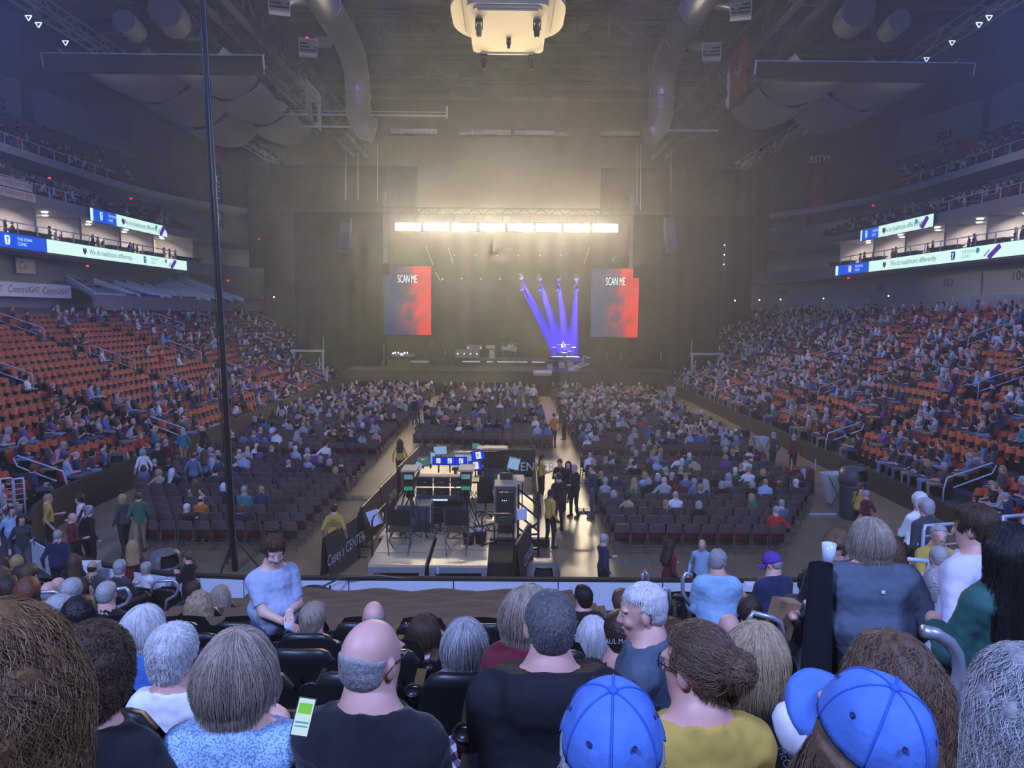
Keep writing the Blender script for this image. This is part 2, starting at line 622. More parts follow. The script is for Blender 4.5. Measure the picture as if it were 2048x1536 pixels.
# hanging banners by the catwalks
def banner(name, P, wdir, w, h, m, label, cat='banner', group=None, th=0.05):
    e = empty(name, P, 0, label, cat, group)
    x = Vector(wdir).normalized()
    q = Matrix((x, x.cross(Vector((0, 0, 1))) * -1, (0, 0, 1))).transposed()
    b = MB().box((0, 0, 0), (w, th, h), q)
    b.build('cloth', m, e)
    return e, x


bw = mat('banner_white', (0.55, 0.57, 0.68), 0.8, var=0.04)
red_b = mat('banner_red', (0.50, 0.035, 0.03), 0.8, var=0.08)
blue_b = mat('banner_blue', (0.03, 0.05, 0.34), 0.8, var=0.08)
ink = mat('dark_ink', (0.04, 0.03, 0.04), 0.8)
white_ink = mat('white_ink', (0.72, 0.74, 0.82), 0.7, var=0.02)
e, x = banner('hanging_banner', (-18.9, 71, 26.35), (0, 1, 0), 5.0, 3.6, bw, 'white square banner with a dark crest hanging from the left catwalk', 'banner', None)
txt('IOWA', (-18.85, 71, 27.55), (0, 1, 0), (0, 0, 1), 0.45, ink, e)
txt('CHAMPIONS', (-18.85, 71, 27.0), (0, 1, 0), (0, 0, 1), 0.4, ink, e)
cb = MB()
cr = [(0, 1.05), (0.55, 0.75), (0.9, 0.9), (1.0, 0.2), (0.75, -0.3), (0.8, -0.75), (0.25, -0.8), (0, -1.3), (-0.4, -0.75), (-0.85, -0.55), (-0.8, 0.1), (-1.05, 0.5), (-0.6, 0.75)]
cb.add([(0.045, a * 1.15, b * 0.95 - 0.55) for a, b in cr] + [(0.03, a * 1.15, b * 0.95 - 0.55) for a, b in cr], [tuple(range(13))])
cb.build('crest', ink, e)
e, x = banner('hanging_banner', (18.9, 61.5, 26.6), (0, -1, 0), 5.2, 4.2, red_b, 'red square banner with white script and a tall white bat shape by the right catwalk', 'banner', None)
txt('Wood', (18.84, 61.2, 26.6), (0, -1, 0.25), (0, 0, 1), 1.0, white_ink, e, 0.9, 0.3)
bb = MB().lathe([(0.03, -2.0), (0.16, -1.7), (0.22, -1.3), (0.08, -0.9), (0.10, -0.5), (0.22, -0.2), (0.14, 0.3), (0.18, 0.8), (0.05, 1.1), (0.03, 1.8)], 8, (-0.1, 1.7, -0.3))
bb.build('emblem', white_ink, e, smooth=True)
# tall column banners at the far corners
P = at(433, 385, 84)
e, x = banner('column_banner', P, (0.9, 0.44, 0), 1.3, 10.2, blue_b, 'tall narrow blue banner with ULTRA running upwards behind the black pole', 'banner', None)
txt('ULTRA', P + Vector((0.06, -0.08, -0.6)), (0, 0, 1), (-0.9, -0.44, 0), 0.85, white_ink, e, 1.25, space=1.25)
fb = MB().add([(0.05, -0.10, 3.0), (0.66, 0.2, 3.1), (0.66, 0.2, 5.0), (0.05, -0.10, 5.0), (0.35, 0.03, 3.35)], [(0, 4, 1, 2, 3)])
fb.build('red_flag', red_b, e)
P = at(1634, 395, 84)
e, x = banner('column_banner', P, (0.9, -0.44, 0), 2.1, 10.6, mat('banner_maroon', (0.22, 0.02, 0.03), 0.8), 'tall red drink banner on the far right wall', 'banner', None)
nx = Vector((-0.44, -0.9, 0)).normalized() * 0.09
ax = Vector((0.9, -0.44, 0)).normalized()
txt('RSTY?', P + nx + Vector((0, 0, 4.3)), ax, (0, 0, 1), 0.8, white_ink, e, 0.75, 0.15)
for zz, s in ((-1.5, 'Coca'), (-3.9, 'Cola')):
    b = MB()
    n = 18
    b.add([nx * 0.7 + ax * (0.95 * math.cos(2 * PI * i / n)) + Vector((0, 0, zz + 1.25 * math.sin(2 * PI * i / n))) for i in range(n)], [tuple(range(n))])
    b.build('red_disc', red_b, e)
    txt(s, P + nx + Vector((0, 0, zz - 0.1)), ax, (0, 0, 1), 0.6, white_ink, e, 0.8, 0.35)
b = MB()
for zz, r in ((2.6, 0.55), (1.4, 0.75), (0.3, 0.9)):
    n = 14
    b.add([nx * 0.6 + ax * (r * math.cos(2 * PI * i / n)) + Vector((0, 0, zz + 0.8 * math.sin(2 * PI * i / n))) for i in range(n)], [tuple(range(n))])
b.build('glass_picture', mat('banner_drink', (0.30, 0.04, 0.05), 0.8), e)
P = at(1518, 470, 88)
e, x = banner('wall_sign', P, (0.97, -0.22, 0), 3.4, 1.3, mat('sign_purple', (0.16, 0.10, 0.16), 0.8), 'small framed sign on the dark far wall right of the stage', 'sign', None)
txt('COMMUNITY CHOICE', P + Vector((-0.05, -0.1, 0.28)), x, (0, 0, 1), 0.22, bw, e, 0.95)
txt('Hall of Fame Room', P + Vector((-0.05, -0.1, -0.12)), x, (0, 0, 1), 0.3, bw, e, 0.95)
f = MB()
for a, b in (((-1.7, -0.65), (1.7, -0.65)), ((1.7, -0.65), (1.7, 0.65)), ((1.7, 0.65), (-1.7, 0.65)), ((-1.7, 0.65), (-1.7, -0.65))):
    f.bar(x * a[0] + Vector((0, -0.05, a[1])), x * b[0] + Vector((0, -0.05, b[1])), 0.09)
f.build('sign_frame', bw, e)

# scoreboard hoisted under the roof, seen from below
sm = mat('scoreboard_cloth', (0.78, 0.70, 0.54), 0.7, var=0.05, scale=1.0)
S = Vector((-0.15, 46.2, 24.05))
e = empty('scoreboard', S, 0, 'cream covered scoreboard hoisted high above the floor, seen from below', 'scoreboard')
def rrect(w, l, r, n=6):
    out = []
    for cx, cy_, a0 in ((w - r, l - r, 0), (-w + r, l - r, PI / 2), (-w + r, -l + r, PI), (w - r, -l + r, 1.5 * PI)):
        out += [(cx + r * math.cos(a0 + PI / 2 * i / n), cy_ + r * math.sin(a0 + PI / 2 * i / n)) for i in range(n + 1)]
    return out
def slab(pts, z0, z1):
    n = len(pts)
    return MB().add([(x, y, z0) for x, y in pts] + [(x, y, z1) for x, y in pts], [tuple(range(n))[::-1], tuple(range(n, 2 * n))] + [(i, (i + 1) % n, (i + 1) % n + n, i + n) for i in range(n)])
slab(rrect(2.0, 3.6, 0.35), 0, 1.6).build('lower_box', sm, e)
slab(rrect(2.35, 3.9, 0.5), 0.12, 1.7).build('lower_rim', sm, e)
slab(rrect(3.5, 4.2, 3.2, 10), 0.9, 3.4).build('ring', sm, e)
for sx in (-1, 1):
    MB().box((sx * 2.75, -0.6, 0.86), (0.06, 5.5, 0.05)).build('seam', mat('seam_tan', (0.5, 0.43, 0.3), 0.8), e)
for yy in (-3.4, 3.5):
    MB().box((0, yy, -0.05), (3.5, 0.14, 0.1)).build('edge_batten', sm, e)
for k, (xx, yy) in enumerate(((-1.72, -2.0), (1.72, -2.0), (-1.6, 3.6), (1.6, 3.6), (0.05, 1.0))):
    P = S + Vector((xx, yy, -0.02))
    h = empty('moving_spotlight', P, 0, ('black spotlight under the near left corner of the scoreboard', 'black spotlight under the near right corner of the scoreboard', 'black spotlight under the far left corner of the scoreboard', 'black spotlight under the far right corner of the scoreboard', 'small black camera head under the middle of the scoreboard')[k], 'spotlight', 'spotlights under the scoreboard')
    q = 0.6 if k == 4 else 1.0
    MB().box((0, 0, -0.1 * q), (0.44 * q, 0.3 * q, 0.2 * q)).build('base', blackp, h)
    MB().bar((-0.2 * q, 0, -0.15 * q), (-0.2 * q, 0, -0.6 * q), 0.06).bar((0.2 * q, 0, -0.15 * q), (0.2 * q, 0, -0.6 * q), 0.06).build('yoke', blackp, h)
    MB().lathe([(0.12 * q, -0.25 * q), (0.17 * q, -0.4 * q), (0.17 * q, -0.8 * q), (0.13 * q, -0.98 * q)], 12).build('head', blackp, h, smooth=True)
    MB().lathe([(0.06 * q, -0.985 * q), (0.07 * q, -0.99 * q), (0.05 * q, -1.0 * q)], 8).build('lens', galv, h)
# ---------------------------------------------------------------- stage
deck = mat('stage_black', (0.015, 0.015, 0.016), 0.5)
curt = mat('backdrop_curtain', (0.010, 0.010, 0.010), 0.98, var=0.3, scale=0.5)
b = MB().grid(lambda a, t: (-26 + 52 * a, 76.5 + 0.06 * math.sin(a * 160), 1.6 + 15.5 * t), 160, 1)
tag(b.build('stage_backdrop', curt, smooth=True), 'plain black backdrop curtain hanging behind the whole stage', 'curtain')
for sx, nm in ((-1, 'left'), (1, 'right')):
    b = MB().grid(lambda a, t: (sx * (10.6 + 8.0 * a), 62.5 + 0.05 * math.sin(a * 40), 0.0 + 15.2 * t), 40, 1)
    tag(b.build('side_curtain', curt, smooth=True), f'black masking curtain at the {nm} side of the stage', 'curtain', 'stage side curtains')
for sx, nm in ((-1, 'left'), (1, 'right')):
    b = MB().grid(lambda a, t: (sx * (10.2 + 19.0 * a), 81 + 0.05 * math.sin(a * 90), 10.4 + 12.4 * t), 90, 1)
    tag(b.build('high_drape', curt, smooth=True), f'high black drape closing off the far upper seats on the {nm}', 'curtain', 'high black drapes')
SG = empty('stage', (0, 58, 0), 0, 'wide black concert stage deck across the far end of the floor', 'stage')
MB().box((0, 6.5, 0.95), (27, 13, 1.9)).build('deck', deck, SG)
MB().box((0.3, 7.2, 2.2), (14.5, 5, 0.5)).build('riser', deck, SG)
edge = mat('riser_edge', (0.75, 0.75, 0.95), 0.4, emit=(0.7, 0.75, 1.0), es=0.35)
for x0, x1 in ((-4.0, -2.45), (-1.85, -1.3), (-0.95, 0.75), (0.8, 1.75), (2.1, 3.3)):
    MB().box(((x0 + x1) / 2, 4.66, 2.35), (x1 - x0, 0.05, 0.1)).build('edge_strip', edge, SG)
# blinder panels over the stage
warm = glow('blinder_lens', (1.0, 0.82, 0.56), 260.0, True)
tr = truss((-10.4, 60, 14.75), (10.2, 60, 14.75), 0.5, 0.5, 0.07, 'lighting_truss', 'black front truss carrying the row of eight bright blinders', 'lighting trusses', 30, blackp)
for k in range(8):
    P = at(816 + 56.4 * k, 453.5 + 0.35 * k, 60)
    e = empty('blinder_panel', P, 0, f'glaring warm white blinder panel over the stage, {TH[k]} from the left', 'stage light', 'blinder panels over the stage')
    MB().box((0, 0.12, 0), (2.16, 0.2, 0.74)).box((0, 0.1, 0.43), (2.1, 0.16, 0.06)).build('housing', blackp, e)
    MB().add([(-1.03, 0, -0.3), (1.03, 0, -0.3), (1.03, 0, 0.3), (-1.03, 0, 0.3)], [(0, 1, 2, 3)]).build('lens', warm, e)
    MB().bar((-0.8, 0.15, 0.4), (-0.8, 0.3, 1.0), 0.06).bar((0.8, 0.15, 0.4), (0.8, 0.3, 1.0), 0.06).build('bracket', blackp, e)
# vertical cable towers and motor cables
for x, z0, z1, nm in ((-10.3, 8.5, 16.5, 'left'), (10.2, 8.5, 16.5, 'right')):
    m_ = MB().bar((x, 60, z0), (x, 60, z1), 0.28)
    tag(m_.build('truss_leg', steel), f'thin dark upright just beyond the {nm} end of the blinder row', 'truss leg', 'stage uprights')
for k, (u, v0, v1, Y) in enumerate(((692, 306, 400, 62), (716, 306, 400, 62), (755, 285, 405, 62), (1274, 290, 410, 62), (1281, 290, 420, 62), (1342, 300, 395, 62))):
    b = MB().tube([at(u, v0, Y), at(u, v1, Y)], 0.035, 5)
    tag(b.build('hoist_cable', galv), f'thin vertical hoist cable above the stage, {TH[k]} from the left', 'cable', 'hoist cables')
# line arrays
spk = mat('speaker_grille', (0.045, 0.05, 0.09), 0.5, var=0.2)
for sx, u, nm in ((-1, 690, 'left'), (1, 1341, 'right')):
    P = at(u, 432, 61)
    e = empty('line_array', P, 0, f'curved hanging loudspeaker column beside the {nm} end of the stage', 'loudspeaker', 'hanging loudspeaker columns')
    for i in range(11):
        a = -0.02 - 0.035 * i
        MB().box((0, 0.35 - 0.012 * i * i, -0.2 - 0.27 * i), (0.85, 0.7, 0.25), Matrix.Rotation(a, 3, 'X')).build('speaker_box', blackp if i < 2 else spk, e)
    MB().bar((0, 0, 0), (0, 0, 3.6), 0.06).build('hoist_chain', steel, e)
# side video screens: cloudy blue to red picture with SCAN ME
vm = bpy.data.materials.new('screen_picture')
vm.use_nodes = True
n = vm.node_tree.nodes; l = vm.node_tree.links
n.clear()
out = n.new('ShaderNodeOutputMaterial'); em = n.new('ShaderNodeEmission'); tc = n.new('ShaderNodeTexCoord'); sep = n.new('ShaderNodeSeparateXYZ')
nz = n.new('ShaderNodeTexNoise'); nz.inputs['Scale'].default_value = 0.9; nz.inputs['Detail'].default_value = 4
l.new(tc.outputs['Object'], nz.inputs['Vector']); l.new(tc.outputs['Object'], sep.inputs[0])
m1 = n.new('ShaderNodeMath'); m1.operation = 'MULTIPLY_ADD'; m1.inputs[1].default_value = 0.20; m1.inputs[2].default_value = 0.06
l.new(sep.outputs[0], m1.inputs[0])
m2 = n.new('ShaderNodeMath'); m2.operation = 'MULTIPLY_ADD'; m2.inputs[1].default_value = 0.85
l.new(nz.outputs['Fac'], m2.inputs[0]); l.new(m1.outputs[0], m2.inputs[2])
rp = n.new('ShaderNodeValToRGB')
rp.color_ramp.elements[0].position = 0.30; rp.color_ramp.elements[0].color = (0.035, 0.06, 0.16, 1)
rp.color_ramp.elements[1].position = 0.85; rp.color_ramp.elements[1].color = (1.0, 0.035, 0.05, 1)
q = rp.color_ramp.elements.new(0.5); q.color = (0.16, 0.07, 0.14, 1)
q = rp.color_ramp.elements.new(0.66); q.color = (0.75, 0.04, 0.06, 1)
l.new(m2.outputs[0], rp.inputs[0]); l.new(rp.outputs[0], em.inputs[0]); em.inputs[1].default_value = 0.85
l.new(em.outputs[0], out.inputs[0])
scr_white = glow('screen_white', (0.78, 1.0, 0.98), 1.3)
for sx, u, v, nm in ((-1, 815, 601, 'left'), (1, 1230, 606, 'right')):
    P = at(u, v, 58.6)
    e = empty('video_screen', P, 0, f'tall video screen with a red picture at the {nm} side of the stage', 'screen', 'side video screens')
    MB().box((0, 0.12, 0), (3.9, 0.2, 5.75)).build('cabinet', blackp, e)
    o_ = MB().add([(-1.92, 0, -2.8), (1.92, 0, -2.8), (1.92, 0, 2.8), (-1.92, 0, 2.8)], [(0, 1, 2, 3)]).build('picture', vm, e)
    txt('SCAN ME', P + Vector((0, -0.03, 1.72)), (1, 0, 0), (0, 0, 1), 0.66, scr_white, e, 0.42)
    # the dark mask that overlaps the outer top corner
    b = MB().box((P.x + sx * 1.75, P.y - 0.3, P.z + 2.5), (0.75, 0.15, 0.95))
    tag(b.build('corner_mask', curt), f'small black cloth over the outer top corner of the {nm} screen', 'cloth', 'screen corner cloths')
# moving heads with blue beams on the drum riser
DR = at(1129, 716, 65.5)
bluelens = glow('blue_lens', (0.06, 0.05, 1.0), 2.5)
heads = [(1041, 553, 72), (1079, 555, 72), (1117, 555.5, 72), (1153, 555.5, 72), (1042, 575, 69), (1079, 576, 69), (1114.5, 576, 69), (1155, 576, 69), (1231, 518, 62)]
for k, (u, v, Y) in enumerate(heads):
    P = at(u, v, Y)
    tgt = DR + Vector(((k % 4 - 1.5) * 0.5, 0, 0.6))
    d = (tgt - P).normalized()
    e = empty('moving_spotlight', P, 0, 'lone blue moving light hanging high right of the others' if k == 8 else f'blue moving light in the {"upper" if k < 4 else "lower"} row over the stage, {TH[k % 4]} from the left', 'spotlight', 'blue moving lights')
    q = d.to_track_quat('Z', 'Y').to_matrix()
    MB().lathe([(0.16, -0.25), (0.24, -0.05), (0.24, 0.18), (0.2, 0.24)], 12, rot=q).build('head', blackp, e, smooth=True)
    MB().lathe([(0.19, 0.245), (0.19, 0.26), (0.1, 0.27)], 12, rot=q).build('lens', bluelens, e)
    MB().bar((-0.3, 0, 0.35), (-0.28, 0, 0), 0.06).bar((0.3, 0, 0.35), (0.28, 0, 0), 0.06).bar((-0.3, 0, 0.35), (0.3, 0, 0.35), 0.1).build('yoke', blackp, e)
    lamp('beam', 'SPOT', P + d * 0.35, tgt, 1100000 if k < 8 else 200000, (0.05, 0.03, 1.0), 0.05, spot=R(8.5 if k < 8 else 5), blend=0.5)
# small row of upstage pin lights
pin = glow('pin_light', (1, 0.98, 0.9), 6)
for k, (u, v) in enumerate(((909, 510), (951, 510), (995, 511), (1037, 511), (1080, 511), (1122, 511), (885, 558), (923, 557), (962, 558), (1000, 558))):
    o = MB().lathe([(0.02, -0.05), (0.05, 0), (0.02, 0.05)], 8, at(u, v, 74)).build('pin_light', pin)
    tag(o, f'tiny white pin light on the dark backdrop, {"upper" if k < 6 else "lower"} row, {TH[k if k < 6 else k - 6]} from the left', 'light', 'pin lights on the backdrop')
for k, (a, b_) in enumerate((((852, 492), (866, 530)), ((896, 494), (906, 528)), ((1179, 494), (1168, 528)), ((871, 545), (881, 562)))):
    o = MB().tube([at(*a, 73), at(*b_, 73)], 0.04, 5).build('hanging_line', galv)
    tag(o, f'thin pale slanting line before the backdrop, {TH[k]} from the left', 'cable', 'slanting lines over the stage')

# dim rigging towers with lamps either side of the stage
for k, (u, v0, v1, nm) in enumerate(((620, 432, 530, 'left'), (1441, 476, 536, 'right'))):
    A, B = at(u, v1, 74), at(u + 1, v0, 74)
    e = empty('lighting_tower', A, 0, f'slim dark rigging tower with small lamps far {nm} of the stage', 'tower', 'rigging towers')
    hgt_ = (B - A).z
    for q in (-0.45, 0.45): MB().bar((q, 0, 0), (q, 0, hgt_), 0.07).build('upright', steel, e)
    for j in range(7): MB().bar((-0.45, 0, hgt_ * j / 7), (0.45, 0, hgt_ * (j + 1) / 7), 0.05).build('brace', steel, e)
    for j in range(6): MB().lathe([(0.01, -0.07), (0.07, 0), (0.01, 0.07)], 8, ((-1) ** j * 0.3, -0.1, hgt_ * (0.12 + 0.16 * j))).build('small_lamp', pin, e)
    if k == 0: MB().box((0.1, 0.2, hgt_ * 0.68), (0.8, 0.05, 2.2)).build('lit_panel', glow('tower_panel', (0.55, 0.62, 0.55), 0.5), e)
# ---------------------------------------------------------------- people: one smooth surface per body, grown from an implicit skeleton
def V3(*a): return np.array(a, dtype=float)


class SDF:
    """list of rounded primitives blended smoothly; P arrays are (...,3)"""
    def __init__(s): s.p = []

    def cone(s, a, b, r1, r2, k=0.03, t=0, sq=None):
        s.p.append(('c', np.asarray(a, float), np.asarray(b, float), r1, r2, k, t)); return s

    def ell(s, c, r, k=0.03, t=0, R3=None):
        s.p.append(('e', np.asarray(c, float), np.asarray(r, float), None if R3 is None else np.asarray(R3, float), 0, k, t)); return s

    @staticmethod
    def d1(p, X):
        if p[0] == 'c':
            a, b = p[1], p[2]
            ba = b - a
            q = X - a
            t = np.clip((q @ ba) / max(1e-9, ba @ ba), 0, 1)
            q = q - t[..., None] * ba
            return np.sqrt((q * q).sum(-1)) - (p[3] + (p[4] - p[3]) * t)
        q = X - p[1]
        if p[3] is not None: q = q @ p[3]
        r = p[2]
        k0 = np.sqrt(((q / r) ** 2).sum(-1))
        k1 = np.sqrt(((q / (r * r)) ** 2).sum(-1))
        return k0 * (k0 - 1.0) / np.maximum(k1, 1e-6)

    def box(s, p):
        if p[0] == 'c':
            r = max(p[3], p[4])
            return np.minimum(p[1], p[2]) - r, np.maximum(p[1], p[2]) + r
        r = p[2] if p[3] is None else np.full(3, p[2].max())
        return p[1] - r, p[1] + r

    def bounds(s):
        B = [s.box(p) for p in s.p]
        return np.min([b[0] for b in B], 0), np.max([b[1] for b in B], 0)

    def __call__(s, X, infl=0.0):
        d = None
        for p in s.p:
            e = s.d1(p, X) - infl
            if d is None: d = e
            else:
                k = p[5]
                h = np.maximum(k - np.abs(d - e), 0) / k
                d = np.minimum(d, e) - h * h * k * 0.25
        return d

    def grid(s, ax, infl=0.0):
        nx, ny, nz = (len(a) for a in ax)
        d = np.full((nx, ny, nz), 1.0)
        for p in s.p:
            lo, hi = s.box(p)
            mg = 0.09 + infl
            sl = []
            for q in range(3):
                i0 = np.searchsorted(ax[q], lo[q] - mg)
                i1 = np.searchsorted(ax[q], hi[q] + mg)
                sl.append(slice(max(0, i0), min(len(ax[q]), i1)))
            if any(x.stop - x.start < 1 for x in sl): continue
            X = np.stack(np.meshgrid(ax[0][sl[0]], ax[1][sl[1]], ax[2][sl[2]], indexing='ij'), -1)
            e = s.d1(p, X) - infl
            sub = d[tuple(sl)]
            k = p[5]
            h = np.maximum(k - np.abs(sub - e), 0) / k
            d[tuple(sl)] = np.minimum(sub, e) - h * h * k * 0.25
        return d

    def tags(s, X):
        D = np.stack([s.d1(p, X) for p in s.p], 0)
        return np.array([p[6] for p in s.p])[D.argmin(0)]


def nets(val, ax):
    """surface nets on a rectilinear grid"""
    ins = val < 0
    c = np.zeros(tuple(k - 1 for k in val.shape), dtype=np.int8)
    for dx in (0, 1):
        for dy in (0, 1):
            for dz in (0, 1):
                c += ins[dx:val.shape[0] - 1 + dx, dy:val.shape[1] - 1 + dy, dz:val.shape[2] - 1 + dz]
    act = (c > 0) & (c < 8)
    idx = np.argwhere(act)
    vid = np.full(act.shape, -1, dtype=np.int64)
    vid[act] = np.arange(len(idx))
    corner = {}
    for o in ((a, b, e) for a in (0, 1) for b in (0, 1) for e in (0, 1)):
        j = idx + np.array(o)
        corner[o] = (val[j[:, 0], j[:, 1], j[:, 2]], np.stack([ax[q][j[:, q]] for q in range(3)], -1))
    acc = np.zeros((len(idx), 3))
    cnt = np.zeros(len(idx))
    ks = list(corner)
    for i, o in enumerate(ks):
        for o2 in ks[i + 1:]:
            if sum(abs(o[q] - o2[q]) for q in range(3)) != 1: continue
            v0, p0 = corner[o]
            v1, p1 = corner[o2]
            m = (v0 < 0) != (v1 < 0)
            t = np.where(m, v0 / np.where(m, v0 - v1, 1), 0)
            acc += np.where(m[:, None], p0 + (p1 - p0) * t[:, None], 0)
            cnt += m
    P = acc / cnt[:, None]
    F = []
    for q in range(3):
        q1, q2 = (q + 1) % 3, (q + 2) % 3
        sa = [slice(None)] * 3
        sb = [slice(None)] * 3
        sa[q] = slice(0, -1)
        sb[q] = slice(1, None)
        e = ins[tuple(sa)] != ins[tuple(sb)]
        g = np.argwhere(e)
        g = g[(g[:, q1] > 0) & (g[:, q2] > 0) & (g[:, q1] < val.shape[q1] - 1) & (g[:, q2] < val.shape[q2] - 1)]
        if len(g) == 0: continue
        flip = ins[g[:, 0], g[:, 1], g[:, 2]]
        def cell(a, b):
            j = g.copy()
            j[:, q1] -= a
            j[:, q2] -= b
            return vid[j[:, 0], j[:, 1], j[:, 2]]
        A = np.stack([cell(1, 1), cell(0, 1), cell(0, 0), cell(1, 0)], -1)
        A = np.where(flip[:, None], A, A[:, ::-1])
        F.append(A)
    F = np.concatenate(F, 0)
    return P, F


def axes(lo, hi, h, fine=None):
    """axis coordinates; fine = ((x0,x1),(y0,y1),(z0,z1),hf) is sampled more densely"""
    out = []
    for q in range(3):
        pts = list(np.arange(lo[q] - 2 * h, hi[q] + 2.5 * h, h))
        if fine:
            f0, f1 = fine[q]
            hf = fine[3]
            pts = [x for x in pts if x < f0 - hf * 0.5 or x > f1 + hf * 0.5] + list(np.arange(f0, f1 + hf * 0.5, hf))
            pts.sort()
        out.append(np.array(pts))
    return out


def np_mesh(name, P, F, mats, mi=None, smooth=True):
    me = bpy.data.meshes.new(name)
    n = F.shape[1]
    me.vertices.add(len(P))
    me.vertices.foreach_set('co', np.asarray(P, dtype=np.float32).ravel())
    me.loops.add(F.size)
    me.loops.foreach_set('vertex_index', F.astype(np.int32).ravel())
    me.polygons.add(len(F))
    me.polygons.foreach_set('loop_start', np.arange(0, F.size, n, dtype=np.int32))
    if smooth: me.polygons.foreach_set('use_smooth', np.ones(len(F), dtype=bool))
    for m in mats: me.materials.append(m)
    if mi is not None: me.polygons.foreach_set('material_index', np.asarray(mi, dtype=np.int32))
    me.update(calc_edges=True)
    return me


def rotm(yaw=0, pitch=0, roll=0):
    """yaw turns left (+), pitch nods forward (+), roll leans right (+); person faces +Y"""
    return np.array(Matrix.Rotation(yaw, 3, 'Z') @ Matrix.Rotation(-pitch, 3, 'X') @ Matrix.Rotation(roll, 3, 'Y'))


SKIN, SHIRT, PANTS, SHOES, TRUNK = 0, 1, 2, 3, 4


def ik(S, Hn, l1, l2, pole):
    d = Hn - S
    L = np.linalg.norm(d)
    L2 = min(L, (l1 + l2) * 0.995)
    d = d / L
    Hn = S + d * L2
    a = (l1 * l1 - l2 * l2 + L2 * L2) / (2 * L2)
    h = math.sqrt(max(0, l1 * l1 - a * a))
    pole = pole - d * (pole @ d)
    pole = pole / max(1e-6, np.linalg.norm(pole))
    return S + d * a + pole * h, Hn


def hand(s, W, d, up, side, curl=0.6, fine=True):
    """five-fingered hand at wrist W pointing along d, back of the hand towards up; side +1 = thumb on +cross"""
    d = d / np.linalg.norm(d)
    up = up - d * (up @ d)
    up = up / np.linalg.norm(up)
    x = np.cross(d, up) * side
    if not fine:
        s.ell(W + d * 0.075, (0.04, 0.04, 0.04), 0.02, SKIN)
        s.cone(W, W + d * 0.12, 0.032, 0.022, 0.02, SKIN)
        return
    s.cone(W, W + d * 0.04, 0.027, 0.030, 0.02, SKIN)
    for q in (-0.026, -0.009, 0.009, 0.026):
        s.cone(W + d * 0.02 + x * q * 0.6, W + d * 0.092 + x * q, 0.016, 0.012, 0.012, SKIN)
    for q, L in ((0.028, 0.068), (0.0095, 0.078), (-0.0095, 0.072), (-0.028, 0.055)):
        a = W + d * 0.092 + x * q
        dirv, tot = d, 0
        for j in range(3):
            tot += curl * (0.45 + 0.2 * j)
            dirv = d * math.cos(tot) - up * math.sin(tot)
            b = a + dirv * L * (0.46, 0.31, 0.23)[j]
            s.cone(a, b, 0.0095 - 0.001 * j, 0.0088 - 0.001 * j, 0.004, SKIN)
            a = b
    a = W + d * 0.03 + x * 0.024
    b = a + d * 0.034 + x * 0.026 - up * 0.014
    s.cone(a, b, 0.014, 0.011, 0.01, SKIN)
    s.cone(b, b + d * 0.030 - up * 0.010 - x * 0.004, 0.010, 0.008, 0.004, SKIN)


